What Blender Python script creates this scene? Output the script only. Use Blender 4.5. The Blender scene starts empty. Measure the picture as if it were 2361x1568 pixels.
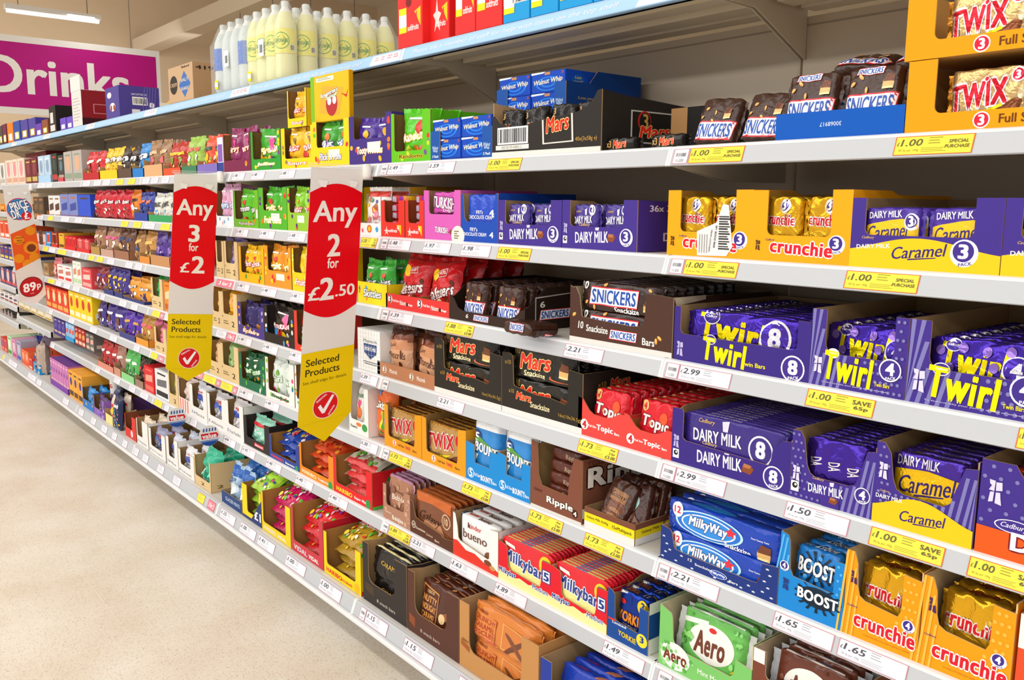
import bpy, math, random, os
from mathutils import Matrix, Vector
from mathutils.geometry import tessellate_polygon
C = bpy.context.scene.collection
S = bpy.context.scene
# ---------------- camera ----------------
CAMZ = 1.56
FPX, IW, IH = 2026.0, 2361, 1568
YAW, PIT, ROL = 0.882002, -0.154157, 0.007993
fw = Vector((-math.sin(YAW)*math.cos(PIT), math.cos(YAW)*math.cos(PIT), math.sin(PIT)))
rt0 = Vector((math.cos(YAW), math.sin(YAW), 0)); up0 = rt0.cross(fw)
rt = rt0*math.cos(ROL)+up0*math.sin(ROL); up = -rt0*math.sin(ROL)+up0*math.cos(ROL)
cam = bpy.data.cameras.new('camera'); camo = bpy.data.objects.new('camera', cam); C.objects.link(camo)
M = Matrix((rt, up, -fw)).transposed().to_4x4(); M.translation = (0, 0, CAMZ); camo.matrix_world = M
cam.sensor_width = 36; cam.lens = FPX/IW*36; cam.clip_start = .05; cam.clip_end = 100
S.camera = camo
# ---------------- world, lights, exposure ----------------
w = bpy.data.worlds.new('world'); S.world = w; w.use_nodes = True
w.node_tree.nodes['Background'].inputs[0].default_value = (.985, .99, 1, 1)
w.node_tree.nodes['Background'].inputs[1].default_value = .78
vs = S.view_settings; vs.view_transform = 'Standard'; vs.look = 'None'; vs.gamma = 1; vs.use_curve_mapping = False
vs.exposure = 0.0
S.cycles.max_bounces = 6; S.cycles.transparent_max_bounces = 8; S.cycles.caustics_reflective = False; S.cycles.caustics_refractive = False
def area(n, loc, sx, sy, e, rot=(0, 0, 0), col=(1, .995, .985)):
    l = bpy.data.lights.new(n, 'AREA'); l.shape = 'RECTANGLE'; l.size = sx; l.size_y = sy; l.energy = e; l.color = col
    o = bpy.data.objects.new(n, l); o.location = loc; o.rotation_euler = rot; C.objects.link(o); return o
# rows of ceiling strip lighting that run along the aisle, plus added fill lamps
area('aisle_strip_light', (-4.0, -0.9, 4.2), 21, .35, 215)
area('aisle_strip_light', (-4.0, -3.2, 4.2), 21, .35, 200, (math.radians(35), 0, 0))
area('shelf_fill_light', (-4.0, -6.5, 4.2), 21, .35, 300, (math.radians(58), 0, 0))  # added fill lamp out of view, tilted to brighten shelf fronts and recesses
area('aisle_strip_light', (-6.0, 3.6, 4.2), 17, .35, 80)
area('wall_fill_light', (-16.5, 1, 4.2), .35, 12, 190, (0, math.radians(55), 0))  # added fill lamp, turned towards the end wall to brighten it
# ---------------- helpers ----------------
def lin(h):
    h = h.lstrip('#'); r = []
    for i in (0, 2, 4):
        c = int(h[i:i+2], 16)/255; r.append(c/12.92 if c <= .04045 else ((c+.055)/1.055)**2.4)
    return (*r, 1)
MATS = {}
KIND = dict(card=(.5, .16, 0, 0), gloss=(.25, .42, 0, .25), foil=(.27, .5, .75, .35), paper=(.7, .12, 0, 0), paint=(.42, .3, 0, 0), plast=(.38, .2, 0, 0), film=(.1, .5, 0, .2), clear=(.05, .5, 0, 0))
def mat(col, kind='card'):
    k = (col, kind)
    if k in MATS: return MATS[k]
    m = bpy.data.materials.new('%s_%s' % (kind, col.lstrip('#'))); m.use_nodes = True; nt = m.node_tree; b = nt.nodes['Principled BSDF']
    ro, sp, me, bu = KIND[kind]
    b.inputs['Base Color'].default_value = lin(col); b.inputs['Roughness'].default_value = ro
    b.inputs['Specular IOR Level'].default_value = sp; b.inputs['Metallic'].default_value = me
    if kind == 'clear': b.inputs['Alpha'].default_value = .28
    if kind == 'film': b.inputs['Alpha'].default_value = .16
    if bu:
        tc = nt.nodes.new('ShaderNodeTexCoord'); n = nt.nodes.new('ShaderNodeTexNoise'); bp = nt.nodes.new('ShaderNodeBump')
        n.inputs['Scale'].default_value = 38; n.inputs['Detail'].default_value = 2; n.inputs['Distortion'].default_value = 1.2
        bp.inputs['Strength'].default_value = bu; bp.inputs['Distance'].default_value = .012
        nt.links.new(tc.outputs['Object'], n.inputs['Vector']); nt.links.new(n.outputs['Fac'], bp.inputs['Height']); nt.links.new(bp.outputs['Normal'], b.inputs['Normal'])
    MATS[k] = m; return m
class MB:
    def __init__(s): s.v = []; s.f = []; s.m = []; s.ml = []; s.sm = []
    def mi(s, col, kind):
        k = (col, kind)
        if k not in s.ml: s.ml.append(k)
        return s.ml.index(k)
    def add(s, vs_, fs, col, kind='card', smooth=False):
        o = len(s.v); i = s.mi(col, kind); s.v += [tuple(p) for p in vs_]
        for f in fs: s.f.append([o+a for a in f]); s.m.append(i); s.sm.append(smooth)
    def addc(s, vs_, fs, cols, kind, smooth=True):
        o = len(s.v); s.v += [tuple(p) for p in vs_]
        for f, c in zip(fs, cols): s.f.append([o+a for a in f]); s.m.append(s.mi(c, kind)); s.sm.append(smooth)
    def box(s, a, b, col, kind='card'):
        x0, y0, z0 = a; x1, y1, z1 = b
        s.add([(x0, y0, z0), (x1, y0, z0), (x1, y1, z0), (x0, y1, z0), (x0, y0, z1), (x1, y0, z1), (x1, y1, z1), (x0, y1, z1)],
              [(0, 3, 2, 1), (4, 5, 6, 7), (0, 1, 5, 4), (1, 2, 6, 5), (2, 3, 7, 6), (3, 0, 4, 7)], col, kind)
    def prism(s, poly, f0, f1, col, kind='card', cin=None, cedge=None, smooth=False):  # f0/f1 map 2D to 3D for both ends
        n = len(poly); a = [f0(*p) for p in poly]; b = [f1(*p) for p in poly]
        s.add(a, [list(range(n))], col, kind); s.add(b, [list(range(n))[::-1]], cin or col, kind)
        s.add(a+b, [(i, i+n, (i+1) % n+n, (i+1) % n) for i in range(n)], cedge or cin or col, kind, smooth)
    def tube(s, pts, r, col, kind='plast', n=6):
        pts = [Vector(p) for p in pts]; vs_ = []; fs = []
        for i, p in enumerate(pts):
            d = (pts[min(i+1, len(pts)-1)]-pts[max(i-1, 0)]).normalized(); a = d.orthogonal().normalized(); b = d.cross(a)
            vs_ += [p+(a*math.cos(t*2*math.pi/n)+b*math.sin(t*2*math.pi/n))*r for t in range(n)]
        for i in range(len(pts)-1):
            for t in range(n): fs.append((i*n+t, i*n+(t+1) % n, (i+1)*n+(t+1) % n, (i+1)*n+t))
        fs += [list(range(n))[::-1], [(len(pts)-1)*n+t for t in range(n)]]
        s.add(vs_, fs, col, kind, True)
    def lathe(s, prof, col, kind='plast', n=16, c=(0, 0, 0)):
        vs_ = []; fs = []
        for r, z in prof: vs_ += [(c[0]+r*math.cos(t*2*math.pi/n), c[1]+r*math.sin(t*2*math.pi/n), c[2]+z) for t in range(n)]
        for i in range(len(prof)-1):
            for t in range(n): fs.append((i*n+t, i*n+(t+1) % n, (i+1)*n+(t+1) % n, (i+1)*n+t))
        s.add(vs_, fs, col, kind, True)
    def mesh(s, name):
        me = bpy.data.meshes.new(name); me.from_pydata(s.v, [], s.f)
        for k in s.ml: me.materials.append(mat(*k))
        me.polygons.foreach_set('material_index', s.m); me.polygons.foreach_set('use_smooth', s.sm); me.update(); return me
    def build(s, name, parent=None, loc=(0, 0, 0)):
        return put(name, s.mesh(name), parent, loc)
def put(name, me, parent=None, loc=(0, 0, 0), rot=(0, 0, 0)):
    o = bpy.data.objects.new(name, me); C.objects.link(o); o.location = loc; o.rotation_euler = rot
    if parent: o.parent = parent
    return o
def tag(o, label, cat, group=None, kind=None):
    o['label'] = label; o['category'] = cat
    if group: o['group'] = group
    if kind: o['kind'] = kind
    return o
def thing(name, label, cat, loc=(0, 0, 0), rot=(0, 0, 0), group=None):
    return tag(put(name, None, None, loc, rot), label, cat, group)
# ---------------- lettering and print ----------------
_cu = bpy.data.curves.new('lettering', 'FONT'); _to = bpy.data.objects.new('lettering', _cu)
_G = {}
def glyph(t, res, sh, sp=1):
    k = (t, res, sh, sp)
    if k not in _G:
        _cu.body = t; _cu.resolution_u = res; _cu.space_character = sp; _cu.shear = sh
        m = _to.to_mesh(); _G[k] = ([(p.co.x, p.co.y) for p in m.vertices], [list(p.vertices) for p in m.polygons]); _to.to_mesh_clear()
    return _G[k]
# print commands: fractions of the face
def T(t, cx, cy, w, h, col, sh=0, b=.02, rot=0, ol=None, ow=.06): return ('t', t, cx, cy, w, h, col, sh, b, rot, ol, ow)
def E(cx, cy, rx, col, ry=None, rot=0): return ('e', cx, cy, rx, col, ry, rot)
def Rc(x0, y0, x1, y1, col): return ('p', [(x0, y0), (x1, y0), (x1, y1), (x0, y1)], col)
def P(pts, col): return ('p', pts, col)
def lines(x0, y0, x1, y1, n, col, th=.4):
    d = (y1-y0)/n; r = random.Random(n+int(x0*99))
    return [Rc(x0, y1-d*(i+th), x0+(x1-x0)*r.uniform(.6, 1), y1-d*i, col) for i in range(n)]
def barcode(x0, y0, x1, y1, col='#222222', bg='#f4f4f4', n=16):
    r = random.Random(int(x0*1e3)); o = [Rc(x0, y0, x1, y1, bg)]; d = (x1-x0)/(n+1)
    return o+[Rc(x0+d*(i+.5), y0+(y1-y0)*.1, x0+d*(i+.5)+d*r.uniform(.3, .75), y1-(y1-y0)*.1, col) for i in range(n)]
def dots(x0, y0, x1, y1, nx, ny, r, col, ok=None):
    o = []
    for i in range(nx):
        for j in range(ny):
            x = x0+(x1-x0)*(i+.5*(j % 2)+.25)/nx; y = y0+(y1-y0)*(j+.5)/ny
            if not ok or ok(x, y): o.append(E(x, y, r, col))
    return o
def refine(pts, tris, lim):      # split long edges so that print follows a curved face
    pts = list(pts); out = []; st = [tuple(t) for t in tris]; mid = {}
    while st:
        t = st.pop(); e = [((pts[t[k]][0]-pts[t[(k+1) % 3]][0])**2+(pts[t[k]][1]-pts[t[(k+1) % 3]][1])**2, k) for k in range(3)]; l, k = max(e)
        if l <= lim*lim: out.append(t); continue
        a, b, c = t[k], t[(k+1) % 3], t[(k+2) % 3]; key = (min(a, b), max(a, b))
        if key not in mid: pts.append(((pts[a][0]+pts[b][0])/2, (pts[a][1]+pts[b][1])/2)); mid[key] = len(pts)-1
        m = mid[key]; st += [(a, m, c), (m, b, c)]
    return pts, out
def prints(mb, fn, W, H, cmds, kind='card', off=.0003, lim=None, clip=None):
    fl = []
    for c in cmds: fl += [c] if isinstance(c, tuple) and isinstance(c[0], str) and len(c) > 1 else list(c)
    for i, c in enumerate(fl):
        o = off+i*(.00014 if lim else .00004)
        if c[0] == 'p':
            if clip and not all(inpoly(min(max(x, .001), .999), min(max(y, .001), .999), clip) for x, y in c[1]):
                (ax, ay), (bx, by), (cx, cy), (dx, dy) = (c[1]+c[1][-1:])[:4]; n = 16
                for k in range(n):
                    q = [(ax+(dx-ax)*k/n, ay+(dy-ay)*k/n), (bx+(cx-bx)*k/n, by+(cy-by)*k/n), (bx+(cx-bx)*(k+1)/n, by+(cy-by)*(k+1)/n), (ax+(dx-ax)*(k+1)/n, ay+(dy-ay)*(k+1)/n)]
                    if all(inpoly(min(max(x, .004), .996), min(max(y, .004), .996), clip) for x, y in q): mb.add([fn(x, y, o) for x, y in q], [(0, 1, 2, 3)], c[2], kind)
            elif lim:
                p2, tr = refine([(x*W, y*H) for x, y in c[1]], tessellate_polygon([[Vector((x*W, y*H, 0)) for x, y in c[1]]]), lim)
                mb.add([fn(x/W, y/H, o) for x, y in p2], tr, c[2], kind, True)
            else: mb.add([fn(x, y, o) for x, y in c[1]], [list(range(len(c[1])))], c[2], kind)
        elif c[0] == 'e':
            _, cx, cy, rx, col, ry, rot = c; ryy = ry if ry else rx*W/H; n = 14 if rx*W < .01 else 22; cr, sr = math.cos(rot), math.sin(rot)
            vs_ = [fn(cx, cy, o)]; fs = []
            nr = 2
            if lim: nr = max(2, int(rx*W/lim)+1); n = max(n, min(40, int(6.3*max(rx*W, ryy*H)/lim)))
            for q_ in range(nr):
                q = (q_+1)/nr
                for t in range(n):
                    a = t*2*math.pi/n; dx = rx*q*math.cos(a)*W; dy = ryy*q*math.sin(a)*H
                    vs_.append(fn(cx+(dx*cr-dy*sr)/W, cy+(dx*sr+dy*cr)/H, o))
            for t in range(n):
                u = (t+1) % n; fs += [(0, 1+t, 1+u)]+[(1+k*n+t, 1+k*n+n+t, 1+k*n+n+u, 1+k*n+u) for k in range(nr-1)]
            mb.add(vs_, fs, col, kind, True)
        else:
            _, t, cx, cy, w_, h_, col, sh, b, rot, ol, ow = c; b = min(b, .042)
            base = glyph(t, 5 if w_*W/max(len(t), 1) > .05 else 3 if w_*W/max(len(t), 1) > .012 else 2, sh, 1+max(0, b-.02)*4.5)
            if not base[0]: continue
            xs = [p[0] for p in base[0]]; ys = [p[1] for p in base[0]]; x0, x1, y0, y1 = min(xs), max(xs), min(ys), max(ys)
            sx = w_*W/max(x1-x0, 1e-6); sy = h_*H/max(y1-y0, 1e-6) if h_ else sx; cr, sr = math.cos(rot), math.sin(rot)
            # heavier strokes and outlines: the same letters laid over one another a hair apart
            pl = []
            if ol: pl += [(math.cos(k_*math.pi/4)*(b+ow), math.sin(k_*math.pi/4)*(b+ow)*.9, ol, o+k_*6e-6) for k_ in range(8)]
            if b >= .01: pl += [(dx*b, dy*b, col, o+.0001+k_*6e-6) for k_, (dx, dy) in enumerate(((-1, -.5), (1, -.5), (-1, .5), (1, .5)) if b > .015 else ((-1, 0), (1, 0)))]
            else: pl.append((0, 0, col, o+.0001))
            g = base
            for bx, by, cc, oo in pl:
                p2, tr = [((x+bx-(x0+x1)/2)*sx, (y+by-(y0+y1)/2)*sy) for x, y in g[0]], g[1]
                if lim: p2, tr = refine(p2, [t_ for t_ in tr if len(t_) == 3], lim)
                mb.add([fn(cx+(X*cr-Y*sr)/W, cy+(X*sr+Y*cr)/H, oo) for X, Y in p2], tr, cc, kind, bool(lim))
# ---------------- shelf geometry ----------------
YF = 1.524                                    # front of the main shelves
ZB = [.4629, .0841, -.1557, -.3925, -.6325, -.8763, -1.1431, -1.4276]   # underside of each rail, relative to the eye
YS = [YF+.1024]+[YF]*6+[YF-.136]
X0, BAY = -1.3122, 1.25
ZD = [CAMZ+z+.043 for z in ZB]; ZD[7] = CAMZ+ZB[7]+.066   # deck tops
SET = [.02]*7+[.05]
RR = (rt, up, fw)
def XU(u, y, z):      # x of the point of the line (y, z) seen at column u
    a = (u-IW/2)/FPX; c = RR[0]-a*RR[2]; return -(c.y*y+c.z*(z-CAMZ))/c.x
def ZV(v, x, y):      # height of the vertical (x, y) at row v
    b = (IH/2-v)/FPX; c = RR[1]-b*RR[2]; return CAMZ-(c.x*x+c.y*y)/c.z
def spot(s, u0, u1, vt, dy=0, dz=0):
    y = YS[s]+SET[s]+dy; z = ZD[s]+dz; x0 = XU(u0, y, z); x1 = XU(u1, y, z)
    return x0, x1-x0, y, z, ZV(vt, x0, y)-z
# ---------------- room ----------------
def struct(name, mb):
    o = mb.build(name); o['kind'] = 'structure'; return o
def floor_mat():
    m = bpy.data.materials.new('speckled_vinyl_tile'); m.use_nodes = True; nt = m.node_tree; b = nt.nodes['Principled BSDF']; L = nt.links.new; N = nt.nodes.new
    tc = N('ShaderNodeTexCoord')
    v1 = N('ShaderNodeTexVoronoi'); v1.inputs['Scale'].default_value = 300; v1.inputs['Randomness'].default_value = 1
    v2 = N('ShaderNodeTexNoise'); v2.inputs['Scale'].default_value = 85; v2.inputs['Detail'].default_value = 3
    n1 = N('ShaderNodeTexNoise'); n1.inputs['Scale'].default_value = 3; n1.inputs['Detail'].default_value = 4
    for n in (v1, v2, n1): L(tc.outputs['Object'], n.inputs['Vector'])
    r0 = N('ShaderNodeValToRGB'); r0.color_ramp.elements[0].position = .35; r0.color_ramp.elements[0].color = lin('#e4d8c6'); r0.color_ramp.elements[1].position = .65; r0.color_ramp.elements[1].color = lin('#eee6da')
    L(n1.outputs['Fac'], r0.inputs['Fac'])
    r1 = N('ShaderNodeValToRGB'); e = r1.color_ramp.elements; e[0].position = .0; e[0].color = lin('#a08a70'); e[1].position = .09; e[1].color = lin('#dfcfb4')
    e2 = e.new(.22); e2.color = (1, 1, 1, 1)
    sx = N('ShaderNodeSeparateColor'); L(v1.outputs['Color'], sx.inputs['Color']); L(sx.outputs['Red'], r1.inputs['Fac'])
    mx = N('ShaderNodeMix'); mx.data_type = 'RGBA'; mx.blend_type = 'MULTIPLY'; mx.inputs['Factor'].default_value = .5
    L(r0.outputs['Color'], mx.inputs['A']); L(r1.outputs['Color'], mx.inputs['B'])
    # tile joints 0.3 m apart
    br = N('ShaderNodeTexBrick'); br.offset = 0; br.inputs['Scale'].default_value = 1; br.inputs['Mortar Size'].default_value = .0016; br.inputs['Brick Width'].default_value = .3; br.inputs['Row Height'].default_value = .3
    br.inputs['Color1'].default_value = br.inputs['Color2'].default_value = (0, 0, 0, 1); br.inputs['Mortar'].default_value = (1, 1, 1, 1)
    mp = N('ShaderNodeMapping'); mp.inputs['Location'].default_value = (3.16, -.834, 0); L(tc.outputs['Object'], mp.inputs['Vector']); L(mp.outputs['Vector'], br.inputs['Vector'])
    m2 = N('ShaderNodeMix'); m2.data_type = 'RGBA'; m2.inputs['B'].default_value = lin('#efe8d8')
    mm = N('ShaderNodeMath'); mm.operation = 'MULTIPLY'; mm.inputs[1].default_value = .45; L(br.outputs['Color'], mm.inputs[0]); L(mm.outputs[0], m2.inputs['Factor'])
    L(mx.outputs['Result'], m2.inputs['A']); L(m2.outputs['Result'], b.inputs['Base Color'])
    b.inputs['Roughness'].default_value = .42; b.inputs['Specular IOR Level'].default_value = .35
    return m
def wall_mat(name, col):
    m = bpy.data.materials.new(name); m.use_nodes = True; nt = m.node_tree; b = nt.nodes['Principled BSDF']
    n = nt.nodes.new('ShaderNodeTexNoise'); n.inputs['Scale'].default_value = 60; r = nt.nodes.new('ShaderNodeValToRGB')
    c = lin(col); r.color_ramp.elements[0].color = tuple(a*.96 for a in c[:3])+(1,); r.color_ramp.elements[1].color = c
    nt.links.new(n.outputs['Fac'], r.inputs['Fac']); nt.links.new(r.outputs['Color'], b.inputs['Base Color']); b.inputs['Roughness'].default_value = .8
    return m
def slab(name, a, b, m):
    mb = MB(); mb.box(a, b, '#ffffff'); o = struct(name, mb); o.data.materials.clear(); o.data.materials.append(m); return o
slab('floor', (-20, -9, -.1), (6, 12, 0), floor_mat())
WM = wall_mat('beige_wall_paint', '#cdb494')
slab('wall_end', (-20.2, -9, 0), (-20, 12, 6.4), WM)
slab('wall_side', (-20, 12, 0), (6, 12.2, 6.4), wall_mat('pale_beige_wall_paint', '#cbb79b'))
slab('ceiling', (-20, -9, 6.4), (6, 12, 6.5), wall_mat('ceiling_white', '#e0d8c8'))
mb = MB(); mb.box((-19.9, 6.0, 4.62), (6, 6.35, 4.9), '#d6c8b2', 'paint'); struct('trim_1', mb)
for i in range(7):
    o = thing('hanging_wire', 'thin grey ceiling wire beyond the top shelf, %s from the end wall' % ('first second third fourth fifth sixth seventh'.split()[i]), 'wire', (-14.5+i*1.25, 6.1, 4.0), group='ceiling wires')
    mb = MB(); mb.tube([(0, 0, 0), (0, 0, 2.4)], .006, '#6b6258', 'paint', 5); mb.build('cable', o)
# ---------------- ceiling light seen at the top ----------------
def ceiling_light(loc, lab):
    o = thing('ceiling_light', lab, 'light', loc)
    mb = MB(); mb.prism([(-.06, .0), (.06, .0), (.045, .07), (-.045, .07)], lambda x, z: (x, -.62, z), lambda x, z: (x, .62, z), '#e9e6e0', 'paint'); mb.build('housing', o)
    m = bpy.data.materials.get('lit_tube')
    if not m:
        m = bpy.data.materials.new('lit_tube'); m.use_nodes = True; b = m.node_tree.nodes['Principled BSDF']; b.inputs['Emission Color'].default_value = (1, .98, .95, 1); b.inputs['Emission Strength'].default_value = 2.2
    mb = MB(); mb.tube([(0, -.6, -.015), (0, .6, -.015)], .03, '#ffffff', 'plast', 10); t = mb.build('tube', o); t.data.materials.clear(); t.data.materials.append(m)
    for y in (-.45, .45):
        mb = MB(); mb.tube([(0, y, .07), (0, y, 2.2)], .005, '#55504a', 'paint', 5); mb.build('hanging_wire', o)
ceiling_light((-14.3, 3.25, 4.17), 'lit white strip light hanging above the magenta aisle sign')
# ---------------- magenta aisle sign ----------------
o = thing('aisle_sign', 'large magenta aisle sign with white border and lettering, near the end wall', 'sign', (-14, 1.5, CAMZ+1.17))
mb = MB(); W_, H_ = 3.1, 1.05
mb.box((-.03, 0, 0), (0, W_, H_), '#ece8e2', 'plast')
prints(mb, lambda u, v, o_: (o_*4, u*W_, v*H_), W_, H_, [Rc(-.0, .085, .982, .915, '#b8127f'), T('Drinks', .548, .5, .60, 0, '#f1ece6', b=.02)], 'plast')
mb.build('panel', o)
for y in (.4, 2.7):
    mb = MB(); mb.tube([(-.015, y, H_), (-.015, y, H_+3.6)], .006, '#8a8178', 'paint', 5); mb.build('hanging_wire', o)
# ---------------- shelving ----------------
KN = [1, 0, -1, -2, -3, -4, -5, -6]           # joints, from beyond the frame to the far end
BN = ['first', 'second', 'third', 'fourth', 'fifth', 'sixth', 'seventh', 'eighth']
SN = ['top', 'second', 'third', 'fourth', 'fifth', 'sixth', 'seventh', 'bottom']
WHT = '#bcbfc3'; CRM = '#d2c5ae'
def zrel_shelves(k):
    if k >= -4: return list(range(1, 7)), ZB[1:7]
    if k == -5: return list(range(1, 7)), [ZB[1], -.199, ZB[3], ZB[4], ZB[5], -1.07]
    return list(range(1, 8)), [ZB[1], ZB[2], -.39, -.585, -.825, -.99, -1.145]
def shelf(k, nm, zb, y0, depth, kind, bayn, shn):
    xl = X0+(k-1)*BAY+.0006; L = BAY-.0012; z0 = CAMZ+zb
    o = thing('shelf', '%s shelf down, pale steel with white price edge, %s bay from the camera' % (shn, bayn) if kind else 'topmost steel shelf with pale blue notice edge, %s bay from the camera' % bayn, 'shelf', (xl, y0, z0), group='gondola shelves')
    mb = MB(); h = .043 if kind != 2 else .066
    yk = .036 if kind == 2 else .016
    mb.box((0, yk, h-.012), (L, depth, h), '#d8d2c8' if kind else CRM, 'paint')
    mb.box((0, yk, .0), (L, yk+.018, h-.012), CRM, 'paint')
    if kind == 0:
        for a, b_ in ((.105, .17), (.23, .30), (.33, .39)): mb.box((.03, a, .012), (L-.03, b_, h-.012), CRM, 'paint')
    elif kind == 1:
        for a, b_ in ((.12, .16), (.27, .31)): mb.box((.03, a, .014), (L-.03, b_, h-.012), '#cfc6b8', 'paint')
    mb.build('deck', o)
    mb = MB()
    if kind == 2:
        pr = [(0, .002), (-.005, .006), (-.005, .013), (.0, .018), (.012, .019), (.026, .058), (.030, .064), (.05, .0665), (.05, .0), (.006, .0)]
    else:
        pr = [(.001, 0), (-.002, .002), (-.001, .005), (.010, .037), (.013, .0415), (.019, .0435), (.030, .0435), (.030, .0), ]
    rail = '#9fc4e6' if kind == 0 else WHT
    mb.prism(pr, lambda y, z: (.002, y, z), lambda y, z: (L-.002, y, z), rail, 'plast', cedge=rail)
    if kind == 1: mb.prism([(.0095, .0368), (.0126, .0422), (.0186, .0443), (.030, .0443), (.030, .0368)], lambda y, z: (.006, y, z), lambda y, z: (L-.006, y, z), '#dedfe0', 'plast')
    if kind == 2: mb.prism([(-.0008, .0012), (-.006, .0055), (-.006, .0135), (-.0006, .0186), (.008, .0186), (.008, .0012)], lambda y, z: (.006, y, z), lambda y, z: (L-.006, y, z), '#e2e3e4', 'plast')
    for x in (0, L-.006):   # end caps
        mb.prism([(a*1.0-.0012, b_) for a, b_ in pr], lambda y, z: (x, y, z), lambda y, z: (x+.006, y, z), '#efeeec', 'plast')
    rl = mb.build('price_rail', o)
    if kind == 2:
        mb = MB(); mb.box((0, .20, -z0+.001), (L, .22, -.001), '#a79a88', 'paint'); mb.build('kick_plate', o)
    for x in (.004, L-.007):
        mb = MB()
        if kind == 0: pb = [(.02, .03), (.02, .0), (.18, -.004), (.25, -.035), (.395, -.10), (.395, .03)]
        elif kind == 1: pb = [(.02, .03), (.02, .0), (.2, -.028), (.44, -.028), (.44, .03)]
        else: continue
        mb.prism(pb, lambda y, z: (x, y, z), lambda y, z: (x+.003, y, z), CRM, 'paint'); mb.build('bracket', o)
    return o
for i, k in enumerate(KN):
    bn = BN[i]
    xl = X0+(k-1)*BAY
    fr = thing('shelving_frame', 'beige steel back panel and upright, %s bay from the camera' % bn, 'shelving', (xl, YF+.50, 0), group='gondola frames')
    mb = MB(); mb.box((0, 0, .12), (BAY-.004, .012, CAMZ+ZB[0]+.004), '#c2b098', 'paint'); mb.box((0, -.002, CAMZ+ZB[1]+.36), (BAY-.004, 0, CAMZ+ZB[1]+.364), '#9b8b76', 'paint'); mb.build('back_panel', fr)
    mb = MB(); mb.box((BAY-.012, -.004, 0), (BAY-.0045, .0, CAMZ+ZB[0]+.004), '#b8a690', 'paint')
    mb.build('upright', fr)
    for s in (0, 7):
        shelf(k, None, ZB[s], YS[s], .86 if s == 0 else .61, 0 if s == 0 else 2, bn, SN[s])
    for n, zb in zip(*zrel_shelves(k)):
        shelf(k, None, zb, YF, .485, 1, bn, SN[n] if n < 7 else 'eighth')
# pale blue notices on the top edge
def notice(k):
    xl = X0+(k-1)*BAY; o = thing('shelf_notice', 'pale blue notice strip on the top shelf edge, %s bay from the camera' % BN[KN.index(k)], 'notice', (xl, YS[0], CAMZ+ZB[0]), group='top shelf notices')
    W_, H_ = BAY, .034; mb = MB()
    fn = lambda u, v, o_: (u*W_, .0005+(v*.011)-.003*0-o_*3-.0008, .0045+v*.0325)
    c = [Rc(.008, 0, .8, 1, '#a9cdec'), P([(.80, 0), (.80, 1), (.845, 1), (.835, 0)], '#a9cdec'), P([(.835, 0), (.845, 1), (.99, 1), (.99, 0)], '#ece9ea'), T('Please ask a member of staff for help with items on the top shelf', .42, .5, .74, .5, '#e9f1f8', sh=.25, b=.005)]
    for q in range(4): c += lines(.86+q*.032, .3, .885+q*.032, .8, 2, '#dca9b4', .5)
    prints(mb, fn, W_, H_, c, 'paper'); mb.build('strip', o)
for k in KN: notice(k)
# ---------------- price labels ----------------
LAB_N = {}
def face_fn(x0, w, s, zb=None):
    z0 = CAMZ+(ZB[s] if zb is None else zb); y0 = YS[s]
    if s == 7: return w, .041, lambda u, v, o_: (x0+u*w, y0+.012+v*.0135-o_*2.2-.0006, z0+.019+v*.039)
    return w, .034, lambda u, v, o_: (x0+u*w, y0-.001+v*.011-o_*2.2-.0006, z0+.0045+v*.0325)
def price(s, u0, u1, kind, pr, under, extra=''):
    zm = CAMZ+ZB[s]+.02; x0 = XU(u0, YS[s], zm); w_ = XU(u1, YS[s], zm)-x0
    W_, H_, fn = face_fn(x0, w_, s); mb = MB()
    bg, ed, tx = {'y': ('#f5e350', '#d9703a', '#6b6640'), 'w': ('#e9e8ee', '#c98a98', '#55545c'), 'p': ('#e8808e', '#d86a7a', '#ffffff'), 'b': ('#f3f2f4', '#c98a98', '#8a8a92')}[kind]
    e = .006/max(w_, .02)*.35
    c = [Rc(0, 0, 1, 1, ed), Rc(e, .04, 1-e, .96, bg)]
    if kind == 'b': c += barcode(.15, .45, .9, .75, '#7a7a80', bg, 14)+[T('11,222', .5, .22, .5, 0, '#8a8a92')]
    elif kind == 'p': c += [T('3 for 2', .5, .5, .7, .5, '#ffffff', sh=.2)]
    elif pr:
        sm = '#a0943c' if kind == 'y' else '#a9a8b0'
        x1 = .40 if extra else .44
        c += [T('£', .05, .60, .035, .2, tx, sh=.15), T(pr, .09+(x1-.09)/2-.02, .66, x1-.12, .36, tx, sh=.12, b=.018), T('83.3p per 100g', .2, .24, .26, 0, sm, b=0)]
        c += lines(x1+.04, .48, x1+.22, .9, 3, sm, .3)+lines(.36, .1, .72, .36, 3, sm, .22)
        if extra == 'S': c += [T('SPECIAL', .82, .66, .24, .17, tx, sh=.1), T('PURCHASE', .81, .4, .3, .17, tx, sh=.1)]
        elif extra == '2': c += [T('Any', .87, .80, .13, .18, tx, sh=.15), T('2 for', .87, .55, .15, .18, tx, sh=.15), T('£3.00', .84, .26, .24, .24, tx, sh=.15)]
        elif extra == '65': c += [T('SAVE', .82, .7, .26, .24, tx, b=.03), T('65p', .82, .38, .2, .24, tx, b=.03)]
    else: c += lines(.12, .15, .85, .85, 3, '#bcbbc2' if kind == 'w' else '#c9b94a', .35)
    prints(mb, fn, W_, H_, c, 'paper', off=.0002)
    cn = {'y': 'yellow', 'w': 'white', 'p': 'pink', 'b': 'small barcode'}[kind]
    what = '%s price label%s' % (cn, ' reading %s' % pr if pr else '')
    if kind == 'p': what = 'pink offer ticket'
    if kind == 'b': what = 'small white barcode ticket'
    o = mb.build('price_label'); tag(o, ('%s on the shelf edge below the %s' % (what, under)), 'price label', 'price labels along the shelf edges'); return o
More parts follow.
